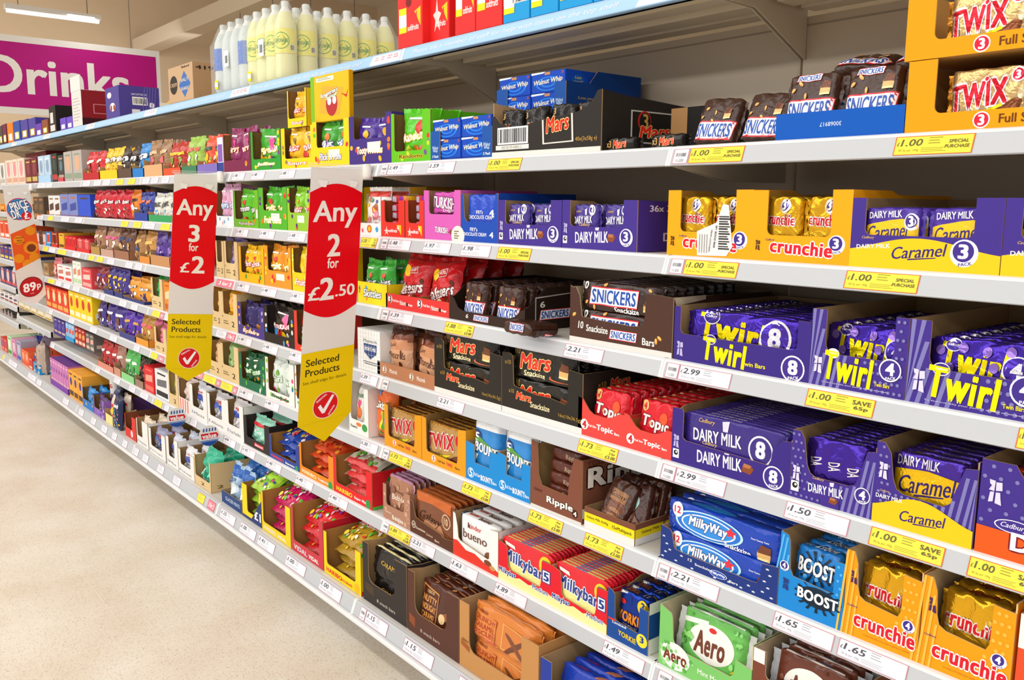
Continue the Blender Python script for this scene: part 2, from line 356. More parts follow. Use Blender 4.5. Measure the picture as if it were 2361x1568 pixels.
# ---------------- hanging offer signs ----------------
def tick(cx, cy, r, H):     # round red emblem with a white tick
    W_ = 1; a = H  # aspect W/H
    k = r*a
    return [E(cx, cy, r*1.06, '#f3ead9'), E(cx, cy, r, '#e01a22'),
            P([(cx-.62*r, cy-.05*k), (cx-.42*r, cy+.12*k), (cx-.18*r, cy-.28*k), (cx+.52*r, cy+.72*k), (cx+.68*r, cy+.62*k), (cx-.05*r, cy-.62*k), (cx-.26*r, cy-.62*k)], '#ffffff'),
            T('ESSENTIAL', cx-.35*r, cy+.62*k, .95*r, 0, '#ffffff', rot=.55), T('SAVINGS', cx+.50*r, cy-.52*k, .8*r, 0, '#ffffff', rot=.95)]
def barker(x, pts, cmds, lab, base):
    # pts: the four corners and the tip as (y, z) about the eye; the sheet bows a little along x
    (tl, tr_, bl, br, tip) = pts
    o = thing('hanging_sign', lab, 'sign', (x, tr_[0], CAMZ+tr_[1]))
    W_ = math.dist(tl, tr_); H_ = math.dist(tl, bl)
    def fn(u, v, o_):
        y = (tl[0]*(1-u)+tr_[0]*u)*v+(bl[0]*(1-u)+br[0]*u)*(1-v); z = (tl[1]*(1-u)+tr_[1]*u)*v+(bl[1]*(1-u)+br[1]*u)*(1-v)
        return (o_, y-tr_[0], z-tr_[1])
    mb = MB(); n = 16; vs_ = []; fs = []
    for sd in (0, -.0012):
        b0 = len(vs_)
        for i in range(n+1):
            for j in range(5): vs_.append(fn(j/4, i/n, sd))
        for i in range(n):
            for j in range(4):
                q = (b0+i*5+j, b0+i*5+j+1, b0+i*5+j+6, b0+i*5+j+5); fs.append(q if sd == 0 else q[::-1])
    mb.add(vs_, fs, base, 'plast', True)
    tu = .5; tipv = (tip[0]-tr_[0], tip[1]-tr_[1])
    mb.add([fn(0, 0, 0), (0, *tipv), fn(1, 0, 0)], [(0, 1, 2)], cmds[0], 'plast'); mb.add([fn(0, 0, -.0012), (-.0012, *tipv), fn(1, 0, -.0012)], [(2, 1, 0)], base, 'plast')
    prints(mb, fn, W_, H_, cmds[1](W_/H_), 'plast', off=.0006)
    mb.build('sign_panel', o)
    for u in (.22, .80):
        mb = MB(); prints(mb, fn, W_, H_, [P([(u-.1, .955), (u+.1, .95), (u+.06, .925), (u-.05, .928)], '#f6f3ee')], 'plast', off=.004); mb.build('tab', o)
    mb = MB(); a = fn(0, 1, .002); b_ = fn(1, 1, .002)
    mb.tube([(a[0], a[1]-.01, a[2]+.004), (b_[0], b_[1]+.02, b_[2]+.004)], .0035, '#e8e6e2', 'clear', 6)
    mb.tube([(a[0], a[1]-.01, a[2]+.012), (b_[0], b_[1]+.02, b_[2]+.012)], .002, '#e8e6e2', 'clear', 6); mb.build('sign_holder', o)
    mb = MB(); mb.box((-.01, YF-.012-tr_[0]-.012, -.035), (.012, YF-tr_[0]+.002, .014), '#e9e7e4', 'clear'); mb.lathe([(0, .03), (.013, .028), (.016, .01), (.016, -.01), (.012, -.02), (0, -.02)], '#f0ede6', 'plast', 10, (0, .012, -.012)); mb.build('clip', o)
    return o
RED, YEL = '#e60012', '#f2cf00'
def offer(n, price_, pts, x, lab, big):
    def cm(a):
        arc = lambda y0, dy, sgn: [(i/12, y0+dy*math.sin(math.pi*i/12)*sgn) for i in range(13)]
        top = arc(.905, .035, 1); bot = arc(.455, .04, -1)
        c = []
        for i in range(12): c.append(P([bot[i], bot[i+1], top[i+1], top[i]], RED))
        c.append(Rc(0, -.0, 1, .285, YEL))
        W2 = '#f4efe6'
        c += [T('Any', .5, .82, .82, .105, W2), T(n, .5, .70, .22, .085, W2, b=.03), T('for', .5, .63, .21, .04, W2)]
        if big: c += [T('£', .17, .515, .2, .05, W2), T('2', .41, .53, .24, .085, W2, b=.03), T('.50', .76, .517, .36, .045, W2)]
        else: c += [T('£', .32, .525, .19, .05, W2), T('2', .62, .54, .26, .085, W2, b=.03)]
        c += [T('Selected', .40, .245, .62, .028, '#2a2812', b=.012), T('Products', .41, .205, .64, .028, '#2a2812', b=.012), T('See shelf edge for details', .46, .165, .82, .016, '#5d5208', b=0)]
        return c+tick(.5, .055 if not big else .06, .23, a)
    return barker(x, pts, (YEL, cm), lab, '#ebe7e2')
offer('2', '2.50', [(1.31, .109), (1.498, .108), (1.236, -.728), (1.431, -.706), (1.331, -.792)], -2.6, 'larger red and yellow hanging offer sign reading any 2 for 2.50', 1)
offer('3', '2', [(1.306, .115), (1.494, .113), (1.226, -.722), (1.424, -.745), (1.317, -.788)], -3.86, 'hanging red and yellow offer sign reading any 3 for 2, farther along the aisle', 0)
def pd(a):
    c = [E(.5, .80, .47, '#d9202c'), E(.5, .80, .44, '#3f86c8'), T('PRICE', .5, .835, .66, .07, '#ffffff', b=.04, rot=.22, ol='#1f2c5a'), T('DR', .34, .76, .3, .07, '#ffffff', b=.04, rot=.22, ol='#1f2c5a'), T('P', .74, .785, .13, .06, '#ffffff', b=.04, rot=.22, ol='#1f2c5a'),
         E(.72, .735, .19, '#d9202c'), T('£', .72, .735, .16, .05, '#ffffff', b=.04, rot=.15),
         P([(.03, .27), (.99, .34), (.99, .66), (.03, .59)], '#ea5a1e')]
    for x, y in ((.3, .53), (.78, .6), (.22, .37), (.78, .36), (.5, .31)): c += [E(x, y, .19, '#f0921c')]
    c += [E(.70, .45, .27, '#f0921c'), E(.72, .445, .17, '#7a3a1e'), P([(.03, .27), (.03, .2), (.99, .2), (.99, .34)], '#e8e2da'), T('ORANGE', .33, .55, .3, 0, '#4b2a10'), T('MILK', .33, .525, .2, 0, '#4b2a10'), T('CHOCOLATE', .33, .505, .34, 0, '#4b2a10'),
          E(.5, .10, .43, '#7a1418'), E(.5, .10, .40, '#c01f24'), T('89', .44, .10, .44, .075, '#ffffff', b=.03), T('p', .78, .085, .13, .05, '#ffffff', b=.03), T('only', .5, .04, .14, 0, '#e8b9a8')]
    return c
barker(-7.65, [(1.300, .096), (1.483, .10), (1.353, -.78), (1.545, -.733), (1.473, -.804)], ('#ebe7e2', pd), 'hanging sign with blue price badge, orange fruit and red 89p oval', '#e8e2da')
# round value discs on clear clips
for u, v, lab in ((405, 963, 'round white and blue value disc clipped to the shelf edge above the torn white boxes'), (481, 1005, 'round white and blue value disc clipped to the shelf edge above the teal bags')):
    z = CAMZ+ZB[6]+.02; x = XU(u+26, YF-.012, z); zc = ZV(v, x, YF-.07)
    o = thing('shelf_disc', lab, 'shelf sign', (x, YF-.062, zc), group='value discs'); r = .05; mb = MB(); n = 28
    mb.prism([(r*math.cos(a*2*math.pi/n), r*math.sin(a*2*math.pi/n)) for a in range(n)], lambda y, z_: (0, y, z_), lambda y, z_: (-.0012, y, z_), '#e6e4e0', 'plast')
    fn = lambda uu, vv, o_: (o_+.0002, (uu-.5)*2*r, (vv-.5)*2*r)
    c = [P([(.09, .22), (.91, .22), (.78, .09), (.62, .02), (.5, .0), (.38, .02), (.22, .09)], '#2a4f9e'), P([(.04, .30), (.96, .30), (.91, .22), (.09, .22)], '#8296c4'), P([(.1, .62), (.13, .36), (.9, .36), (.94, .5), (.86, .62)], '#d01c2a'), T('value', .5, .49, .66, 0, '#ffffff', b=.03)]
    for q in range(5): c.append(P([(.2+q*.14, .70), (.27+q*.14, .70), (.28+q*.14, .86), (.22+q*.14, .86)], '#2d4f9b'))
    prints(mb, fn, 2*r, 2*r, c, 'plast'); mb.build('disc', o)
    mb = MB(); mb.tube([(-.002, .01, -.01), (.004, .055, -.012)], .004, '#eeeeee', 'clear', 6); mb.box((-.01, .045, -.03), (.014, .062, .012), '#eeeeee', 'clear'); mb.build('clip', o)
# ---------------- packaging builders ----------------
K = '#b08f66'           # kraft board
PUR, PUR2, SPOT = '#43308a', '#4b3796', '#7d79b4'
ORDS = 'first second third fourth fifth sixth seventh eighth ninth tenth eleventh twelfth thirteenth fourteenth fifteenth sixteenth seventeenth eighteenth nineteenth twentieth twenty-first twenty-second twenty-third twenty-fourth twenty-fifth twenty-sixth'.split()
def nz(x, y, s):
    return math.sin(x*3.1+s*1.7+2.2*math.sin(y*2.3+s))*.5+math.sin(y*3.7+s*2.9+1.5*math.sin(x*2.1-s))*.35+math.sin((x+y)*4.7+s*.7)*.08
def ucut(wl, wr, lip, W, H, rad=.012):
    if lip >= .995: return [(0, 1), (1, 1)]
    rx, ry = min(rad/W, (1-wl-wr)/2.2), min(rad/H, (1-lip)*.5); p = [(0, 1), (wl, 1)]
    for i in range(5):
        a = math.pi+i*math.pi/8; p.append((wl+rx+rx*math.cos(a), lip+ry+ry*math.sin(a)))
    for i in range(5):
        a = 1.5*math.pi+i*math.pi/8; p.append((1-wr-rx+rx*math.cos(a), lip+ry+ry*math.sin(a)))
    return p+[(1-wr, 1), (1, 1)]
def inpoly(x, y, pl):
    r = False; n = len(pl)
    for i in range(n):
        (a, b), (c, d) = pl[i], pl[(i+1) % n]
        if (b > y) != (d > y) and x < (c-a)*(y-b)/(d-b)+a: r = not r
    return r
def panel(mb, O, U, V, N, poly, W, H, col, inn, th=.0028, kind='card'):
    O, U, V, N = map(Vector, (O, U, V, N))
    f0 = lambda x, y: O+U*(x*W)+V*(y*H); f1 = lambda x, y: O+U*(x*W)+V*(y*H)-N*th
    mb.prism(poly, f0, f1, col, kind, cin=inn, cedge=inn)
    return lambda x, y, o: O+U*(x*W)+V*(y*H)+N*o
class Tr: pass
def tray(lab, s, u0, u1, vt, col, pr=(), lip=.4, wl=.12, wr=.12, dep=.3, sp=(), inner=K, side=None, top=None, dy=0, dz=0, hs=None, back=1, rad=.012, rcol=None, nm='display_tray', group=None, scol=None, kind='card', w=None):
    x0, W, y0, z0, H = spot(s, u0, u1, vt, dy, dz); H = hs or H; W = w or W; z0 += .0012
    o = thing(nm, lab, 'display tray', (x0, y0, z0), group=group)
    if callable(pr): pr = pr(W/H)
    if callable(sp): sp = sp(dep/H)
    poly = [(0, 0)]+[(p[0], p[1]) for p in (top or ucut(wl, wr, lip, W, H, rad))]+[(1, 0)]; poly = poly[::-1]
    poly = [p for i, p in enumerate(poly) if p != poly[i-1]]
    mb = MB(); fn = panel(mb, (0, 0, 0), (1, 0, 0), (0, 0, 1), (0, -1, 0), poly, W, H, col, inner, kind=kind)
    pr = [c for c in pr if c[0] != 'e' or c[3]*W > .012 or (inpoly(c[1]-c[3], c[2], poly) and inpoly(c[1]+c[3], c[2]+c[3]*W/H, poly) and inpoly(c[1], c[2]-c[3]*W/H, poly))]
    prints(mb, fn, W, H, pr, kind, clip=poly); mb.build('front_panel', o)
    sd = side or [(0, 1), (1, back)]
    for i, (x, n) in enumerate(((.0, -1), (W, 1))):
        mb = MB(); sf = 1 if n > 0 else -1
        pl = [(0, 0), (1, 0)]+sd[::-1]
        if n < 0: pl = [(1-a, b) for a, b in pl][::-1]
        fn = panel(mb, (x, .003 if n > 0 else dep, 0), (0, sf, 0), (0, 0, 1), (n, 0, 0), pl, dep-.003, H, scol or rcol or col, inner, kind=kind)
        if n > 0: prints(mb, fn, dep, H, sp, kind)
        mb.build('side_panel', o)
    mb = MB(); panel(mb, (W-.003, dep, 0), (-1, 0, 0), (0, 0, 1), (0, 1, 0), [(0, 0), (1, 0), (1, 1), (0, 1)], W-.006, H*sd[-1][1], col, inner); mb.build('back_panel', o)
    mb = MB(); mb.box((.003, .003, 0), (W-.003, dep-.003, .002), inner); mb.build('base_panel', o)
    r = Tr(); r.o = o; r.W = W; r.H = H; r.x = x0; r.y = y0; r.z = z0; r.dep = dep; return r
def carton(lab, s, u0, u1, vt, d, col, pr=(), sp=(), tp=(), dy=0, dz=0, hs=None, scol=None, tcol=None, nm='carton', cat='box', group=None, w=None, kind='card', rot=0):
    x0, W, y0, z0, H = spot(s, u0, u1, vt, dy, dz); H = hs or H; W = w or W
    if callable(pr): pr = pr(W/H)
    if callable(sp): sp = sp(d/H)
    o = put(nm, cart_mesh(W, H, d, col, pr, sp, tp, scol, tcol, kind), None, (x0, y0, z0+.001), (0, 0, rot)); tag(o, lab, cat, group)
    return x0, W, y0, z0, H
def cart_mesh(W, H, d, col, pr=(), sp=(), tp=(), scol=None, tcol=None, kind='card'):
    mb = MB(); e = .0018
    mb.box((e, 0, e), (W-e, d, H-e), col, kind)
    mb.box((0, e, e), (W, d-e, H-e), scol or col, kind); mb.box((e, e, 0), (W-e, d-e, H), tcol or col, kind)
    prints(mb, lambda u, v, o: (u*W, -o, v*H), W, H, pr, kind); prints(mb, lambda u, v, o: (W+o, u*d, v*H), d, H, sp, kind); prints(mb, lambda u, v, o: (u*W, v*d, H+o), W, d, tp, kind)
    return mb.mesh('carton')
def sgp(a, p): return math.copysign(abs(a)**p, a)
def brick(w, h, t, body, fr=(), tp=(), kind='gloss', fin=.008, bands=None, amp=.0012, seed=1, ex=.28, tcol=None, fcol=None, nx=28):
    """A flow-wrapped block of bars: origin at the middle of the base, front towards -y."""
    if isinstance(tp, str): kind, tp = tp, ()
    mb = MB(); n = 24
    tau = lambda q: max(.06, (1-abs(q)**9)**.5) if abs(q) < 1 else .06
    def pt(q, a):
        k = tau(q); c_, s_ = sgp(math.cos(a), ex), sgp(math.sin(a), ex); wv = amp*nz(q*3+seed, a*1.3, seed)*(1 if k > .3 else .4)
        return Vector((q*(w/2-fin), c_*(t/2*k+wv), h/2+s_*(h/2*(.9+.1*k)+wv*.6)))
    qs = [-1+2*i/nx for i in range(nx+1)]
    vs_ = [pt(q, 2*math.pi*j/n) for q in qs for j in range(n)]
    fs = []; cl = []
    for i in range(nx):
        for j in range(n):
            u = (i+.5)/nx; a = 2*math.pi*(j+.5)/n; v = .5+.5*sgp(math.sin(a), ex); cc = body
            if bands: cc = bands(u, v, math.cos(a) < 0) or body
            if tcol and math.sin(a) > .72: cc = tcol
            fs.append(((i+1)*n+j, (i+1)*n+(j+1) % n, i*n+(j+1) % n, i*n+j)); cl.append(cc)
    mb.addc(vs_, fs, cl, kind)
    if fin:
        for sg in (-1, 1):
            p = []; zz = 14
            for j in range(zz+1):
                z = h*(.06+.88*j/zz); p.append((sg*(w/2-fin), .001*math.sin(j*2.1+seed), z)); p.append((sg*(w/2-(.0018 if j % 2 else 0)), .002*math.sin(j*1.3+seed*2), z))
            mb.add(p, [(2*j, 2*j+1, 2*j+3, 2*j+2) for j in range(zz)], fcol or body, kind, True)
    def ff(u, v, o):
        z = max(-.985, min(.985, 2*v-1)); q = max(-.97, min(.97, 2*u-1)); a = math.asin(sgp(z, 1/ex)); a = math.pi-a; p = pt(q, a); p.y -= .0006+o; return p
    def ft(u, v, o):
        c_ = max(-.97, min(.97, 2*v-1)); q = max(-.97, min(.97, 2*u-1)); a = math.acos(sgp(c_, 1/ex)); p = pt(q, a); p.z += .0005+o; return p
    prints(mb, ff, w, h, fr, kind, .0004, .008); prints(mb, ft, w, t, tp, kind, .0004, .010); return mb.mesh('pack')
def pouch(w, h, t, body, fr=(), kind='gloss', fin=.014, bands=None, amp=.003, seed=1, nx=14, ny=18, pinch=.06, lean=0, fcol=None, sag=0):
    """A puffed sealed bag: origin at the middle of the base, front towards -y."""
    mb = MB(); f_ = fin/h
    def sh(u, v):
        q, r = 2*u-1, 2*v-1; e = max(0, 1-abs(q)**3.2)**.55*max(0, 1-abs(r)**3.4)**.6; return e
    def pt(u, v, sd):
        e = sh(u, v); q = 2*u-1; r = 2*v-1; xw = 1-pinch*(1-r*r)-.02*abs(q)*e
        wr = amp*nz(u*4.5+seed, v*5+seed*.5, seed)*(.35+.65*e)
        edge = .004*math.sin(u*7+seed*3)*abs(r)**6
        y = sd*(t/2*e)+wr*(1 if sd < 0 else .8)+lean*(v**2)*h*.5+edge
        return Vector((q*w/2*xw, y, v*h*(1-sag*(q*q-.3)*.1)))
    for sd in (-1, 1):
        vs_ = [pt(i/nx, j/ny, sd) for i in range(nx+1) for j in range(ny+1)]; fs = []; cl = []
        for i in range(nx):
            for j in range(ny):
                u, v = (i+.5)/nx, (j+.5)/ny; cc = (bands(u, v) if bands else None) or body
                q = (i*(ny+1)+j, (i+1)*(ny+1)+j, (i+1)*(ny+1)+j+1, i*(ny+1)+j+1)
                fs.append(q if sd < 0 else q[::-1]); cl.append(cc)
        mb.addc(vs_, fs, cl, kind)
    if fin:
        for v, sg in ((0, -1), (1, 1)):
            p = []; m = 22
            for i in range(m+1):
                a = pt(i/m, v, -1); p.append(a); p.append(a+Vector((0, .004*math.sin(i*.9+seed)+(lean*fin*1.5 if sg > 0 else 0), sg*(fin-(.0025 if i % 2 else 0))*(1 if sg > 0 else .08))))
            mb.add(p, [(2*i, 2*i+2, 2*i+3, 2*i+1) for i in range(m)], fcol or (bands(.5, .999 if sg > 0 else .001) if bands else None) or body, kind, True)
    def ff(u, v, o):
        p = pt(max(.01, min(.99, u)), max(.01, min(.99, v)), -1); p.y -= .0008+o; return p
    prints(mb, ff, w, h, fr, kind, .0008, .008); return mb.mesh('bag')
def blobs(cols, n, x0=.1, y0=.1, x1=.9, y1=.5, r=.05, seed=3):
    q = random.Random(seed); return [E(q.uniform(x0, x1), q.uniform(y0, y1), q.uniform(.6, 1.2)*r, q.choice(cols), None, 0) for _ in range(n)]
def stand(me, nm, lab, cat, x, y, z, lean=0, rz=0, roll=0, group=None):
    o = put(nm, me, None, (x, y, z), (math.radians(-lean), math.radians(roll), math.radians(rz))); return tag(o, lab, cat, group)
def kn(pk): return '_'.join(pk.replace('-', '_').split()[-2:])
def file(tr, me, pk, n, pitch, nm=None, cols=((.5, ''),), y0=None, lean=0, z=.003, cat='chocolate pack', lab=None, where='tray', jit=.0015, tiers=((0, ''),), group=None):
    """Packs standing one behind another in a tray."""
    r = random.Random(int(tr.x*1000)+n); y0 = max(y0 or 0, .006-min(v.co.y for v in me.vertices))
    n = max(1, min(n, 1+int((tr.dep-.006-y0-max(v.co.y for v in me.vertices)-max(v.co.z for v in me.vertices)*math.sin(math.radians(lean)))/pitch)))
    for fx, cn in cols:
        for dzt, tn in tiers:
            for i in range(n):
                l = ('front %s in the %s' % (pk, where) if i == 0 else '%s %s from the front, %s' % (ORDS[i], pk, where))+cn+tn
                stand(me, nm or kn(pk), l, cat, tr.x+tr.W*fx+r.uniform(-jit, jit), tr.y+y0+i*pitch, tr.z+z+dzt, lean+r.uniform(-.25, .25), r.uniform(-.4, .4), 0, group or pk.split(' ')[0]+' packs filed in the '+where)
def pile(tr, me, pk, n, pitch, nm='bag', fx=.5, fy=.5, z=.004, where='tray', cat='bag of sweets', tilt=0, wob=4, h=.2, group=None, rz=0):
    """Packs lying flat on one another; the front long edge towards the aisle. The mesh stands up, so it is turned on its back."""
    r = random.Random(int(tr.x*999)+n)
    for i in range(n):
        l = '%s lying %s in the %s' % (pk, 'at the bottom' if i == 0 else 'on top' if i == n-1 else '%s from the bottom' % ORDS[i], where)
        o = put(nm, me, None, (tr.x+tr.W*fx+r.uniform(-.004, .004), tr.y+tr.dep*fy-h/2+r.uniform(-.006, .006), tr.z+z+(i+.5)*pitch), (math.radians(-90+tilt+r.uniform(-wob, wob)), math.radians(r.uniform(-wob, wob)), math.radians(rz+r.uniform(-wob, wob))))
        tag(o, l, cat, group or 'packs lying in the '+where)
# motifs
def badge(cx, cy, r, n, a, bg='#ffffff', fg=PUR, ring=None, pk=1):    # a = W/H
    c = [E(cx, cy, r, bg), E(cx-.06*r, cy+.12*r*a, r*.76, fg), T(n, cx-.06*r, cy+.12*r*a, r*.6, r*a*1.0, bg, b=.04)]
    return c+([T('PACK', cx+.12*r, cy-.78*r*a, r*.95, r*a*.24, fg, rot=.18)] if pk else [])
def ring(cx, cy, r, n, a, fg='#ffffff', bg=PUR, pk=1):
    return [E(cx, cy, r, fg), E(cx, cy, r*.88, bg), T(n, cx, cy+.1*r*a, r*.7, r*a*1.05, fg, b=.04)]+([T('PACK', cx+.1*r, cy-.68*r*a, r*.9, r*a*.24, fg, rot=.15)] if pk else [])
def oly(cx, cy, w, a, col):
    h = w*a
    return [P([(cx-w*.5, cy+h*.1), (cx-w*.1, cy+h*.05), (cx-w*.05, cy+h*.9), (cx-w*.5, cy+h*.95), (cx-w*.45, cy+h*.6), (cx-w*.3, cy+h*.5)], col), P([(cx+w*.02, cy+h*.1), (cx+w*.5, cy+h*.2), (cx+w*.45, cy+h*.85), (cx, cy+h*.8)], col),
            P([(cx-w*.5, cy-h*.9), (cx-w*.15, cy-h*.8), (cx-w*.1, cy), (cx-w*.4, cy-h*.05)], col), P([(cx, cy-h*.9), (cx+w*.5, cy-h), (cx+w*.42, cy-h*.55), (cx+w*.35, cy+h*.02), (cx+w*.03, cy-h*.02)], col)]
def ftr(cx, cy, w, a): return [Rc(cx-w, cy-w*a*1.2, cx+w, cy+w*a*1.2, '#f4f4f4'), E(cx, cy+.2*w*a, w*.7, '#1c1c1c'), E(cx+.15*w, cy+.35*w*a, w*.3, '#f4f4f4')]
def cad(cx, cy, w, col='#d9b46a'): return [T('Cadbury', cx, cy, w, 0, col, sh=.3, b=.012)]
def dmilk(cx, cy, w, a, col='#f4f2fa', gold='#d9b46a'):
    return cad(cx-.22*w, cy+.26*w*a, .34*w, gold)+[T('DAIRY MILK', cx, cy, w, .23*w*a, col, b=.02, rot=.04), P([(cx+.12*w, cy+.15*w*a), (cx+.22*w, cy+.15*w*a), (cx+.25*w, cy+.36*w*a), (cx+.10*w, cy+.33*w*a)], '#d8d5ea')]
def cube(cx, cy, w, a): return [P([(cx-w, cy-.5*w*a), (cx+.5*w, cy-.7*w*a), (cx+w, cy+.1*w*a), (cx+.6*w, cy+.6*w*a), (cx-.6*w, cy+.7*w*a)], '#8a4a2a'), P([(cx-.6*w, cy+.7*w*a), (cx+.6*w, cy+.6*w*a), (cx+.35*w, cy+.1*w*a), (cx-.75*w, cy+.15*w*a)], '#b5714a')]
def snick(cx, cy, w, h, rot=0): 
    return [P([(cx-w*.5-.01, cy-h*.62), (cx+w*.48, cy-h*.62), (cx+w*.52, cy+h*.62), (cx-w*.46, cy+h*.62)], '#d6202c'), P([(cx-w*.5, cy-h*.54), (cx+w*.47, cy-h*.54), (cx+w*.505, cy+h*.54), (cx-w*.46, cy+h*.54)], '#f6f6fa'), T('SNICKERS', cx, cy, w*.90, h*.86, '#1f4fa8', sh=.12, b=.03)]
def peanuts(pts, r, a): return [E(x, y, r, '#e0a04a', r*a*.55, .6+i) for i, (x, y) in enumerate(pts)]+[E(x-.005, y+.01, r*.6, '#f0c478', r*a*.28, .6+i) for i, (x, y) in enumerate(pts)]
def choc(cx, cy, w, a): return [P([(cx-w, cy-w*a), (cx+w, cy-w*a), (cx+w*1.1, cy+.2*w*a), (cx-w*.9, cy+.3*w*a)], '#e2b470'), P([(cx-w*.9, cy+.1*w*a), (cx+w*1.1, cy), (cx+w*1.15, cy+1.0*w*a), (cx-w*.3, cy+1.3*w*a)], '#6e3a22'), P([(cx-w, cy-w*a), (cx+w, cy-w*a), (cx+w*.95, cy-w*.7*a), (cx-w*.95, cy-w*.7*a)], '#f2dda0')]
def twix(cx, cy, w, h, rot=0.1): return [T('TWIX', cx, cy, w, h, '#d61f2e', sh=.12, b=.05, rot=rot, ol='#fbf4ee', ow=.06), E(cx+.13*w, cy+.62*h, .05*w, '#fbf4ee'), E(cx+.13*w, cy+.62*h, .036*w, '#d61f2e')]
def mars(cx, cy, w, h, rot=.06): return [T('Mars', cx, cy, w, h, '#e8281e', sh=.22, b=.03, rot=rot, ol='#f2d38a', ow=.035)]
def crun(cx, cy, w, h, rot=-.04, col='#d62030', ol='#fbf1ea'): return [T('crunchie', cx, cy, w, h, col, b=.06, rot=rot, ol=ol, ow=.06)]
def twirl(cx, cy, w, h, a): return [T('Twirl', cx, cy, w, h, '#f5e000', sh=.05, b=.05, rot=-.08), E(cx-.32*w, cy+.5*h, .13*w, '#f1eef8', .10*w*a), E(cx-.32*w, cy+.5*h, .12*w, PUR, .085*w*a)]+cad(cx-.32*w, cy+.5*h, .17*w, '#f1eef8')
def cara(cx, cy, w, h, col='#3a2a72', rot=.1): return [T('Caramel', cx, cy, w, h, col, sh=.3, b=.015, rot=rot), P([(cx-.2*w, cy-.75*h), (cx+.3*w, cy-.5*h), (cx+.31*w, cy-.42*h), (cx-.2*w, cy-.62*h)], col)]
def stripes(x0, x1, n, sl, col, y0=0, y1=1, ok=None):
    d = (x1-x0)/n; return [P([(x0+i*d, y0), (x0+(i+.45)*d, y0), (x0+(i+.45)*d+sl, y1), (x0+i*d+sl, y1)], col) for i in range(n)]
# ---------------- products: camera-end bays ----------------
# second shelf: gold finger bars, peanut bars in a blue case, black trays, blue cartons, jelly trays
GOLD, OR1 = '#c9a063', '#e89a06'
def twixp(w, h, t, n):
    return brick(w, h, t, '#cda870', twix(.40, .55, .72, .42)+[E(.88, .84, .085, '#ffffff'), E(.88, .84, .07, '#d8203a'), T(n, .88, .84, .05, 0, '#ffffff', b=.05), P([(.03, .12), (.10, .2), (.45, .26), (.70, .38), (.72, .3), (.45, .16), (.1, .06)], '#f2e21c'), E(.09, .13, .035, '#e88a1c')]
                 + [E(.64, .17, .15, '#6b3a20', .11, .6), E(.80, .28, .17, '#7a4426', .12, .6), E(.93, .52, .035, '#e8cfa0', .09)], 'foil', amp=.002, seed=3, fcol='#c07a22')
tw = twixp(.140, .095, .03, '3')
for lv, vt in ((0, 152), (1, -20)):
    t = tray('orange case of gold finger-bar packs, %s of the stacked pair' % ('lower' if lv == 0 else 'upper'), 1, 2085, 2361, vt, OR1, lambda a: [E(.30, .12, .032, '#ffffff'), E(.30, .12, .027, '#d8203a'), T('3', .30, .12, .02, 0, '#ffffff', b=.05), T('Full Size', .44, .125, .15, 0, '#6a3a10', b=.02), T('Bars', .80, .125, .09, 0, '#6a3a10', b=.02)]+twix(.63, .13, .17, .1, .06), lip=.25, wl=.115, wr=.1, w=.43, hs=.121, dz=lv*.1225, inner='#d8a05a', dep=.4)
    file(t, tw, 'gold finger-bar pack', 3, .034, cols=((.30, ', by its torn edge'), (.66, ', further along')), where='%s orange case' % ('lower' if lv == 0 else 'upper'), z=.004)
t = tray('shallow blue case of brown peanut-bar packs on the second shelf', 1, 1787, 2083, 266, '#0a55b4', [T('30068917', .455, .5, .17, 0, '#dfe8f4', b=.0, rot=math.pi)], lip=1, dep=.3, side=[(0, 1), (1, 1)], inner='#0a4a9c')
BRN = '#3d2318'
def snk(w, h, t, seed=2, kind='gloss'):
    return brick(w, h, t, BRN, snick(.5, .26, .94, .34)+peanuts([(.22, .74), (.45, .66), (.40, .48), (.13, .55)], .045, w/h)+choc(.76, .62, .09, w/h), snick(.5, .55, .5, .5), kind, seed=seed, amp=.002)
sk = snk(.118, .10, .034); skt = brick(.122, .122, .036, BRN, snick(.5, .42, .94, .28)+snick(.45, .93, .5, .09)+peanuts([(.16, .74), (.42, .64), (.30, .84)], .05, 1)+choc(.80, .74, .10, 1), [], 'gloss', seed=4, amp=.002)
for q, (fx, lb) in enumerate(((.22, 'by the standing packs'), (.70, 'by the orange cases'))):
    for i in range(2): stand(skt, 'multipack', '%s brown peanut-bar pack upright in the blue case, %s' % (ORDS[i], lb), 'chocolate pack', t.x+t.W*fx, t.y+.03+i*.05, t.z+.003, 8+i, 0, 0, 'brown packs in the blue case')
    stand(sk, 'multipack', 'brown peanut-bar pack lying across the top of the blue case, %s' % lb, 'chocolate pack', t.x+t.W*fx+.04, t.y+.12, t.z+.132, 72, 3, -4 if q else 5, 'brown packs in the blue case')
for u0, lb in ((1582, 'next to the black case'), (1690, 'touching the blue case')):
    x0, W, y, z, H = spot(1, u0, u0+100, 240, .01)
    stand(sk, 'multipack', 'brown peanut-bar pack leaning back on the shelf, %s' % lb, 'chocolate pack', x0+.062, y+.02, z+.002, 18, 0, 3, 'leaning brown packs')
mp = brick(.115, .03, .045, '#17120f', [T('x3', .2, .5, .13, .5, '#d0a050', b=.02)]+mars(.55, .5, .45, .6), seed=4, amp=.002)
for u0, lb in ((1387, 'in front of the black case side'), (1490, 'beside the leaning brown packs')):
    x0, W, y, z, H = spot(1, u0, u0+90, 320, .02); stand(mp, 'multipack', 'small black three-bar pack lying flat, %s' % lb, 'chocolate pack', x0+.058, y+.02, z+.001, 0, 0, 0, 'flat black packs')
carton('plain black case with a raised kraft flap behind the small black packs', 1, 1545, 1600, 252, .2, '#15110f', dy=.16, w=.12, pr=[Rc(0, 0, .42, 1, '#9c7448')], tp=[Rc(0, 0, 1, .06, '#e5e0d8')])
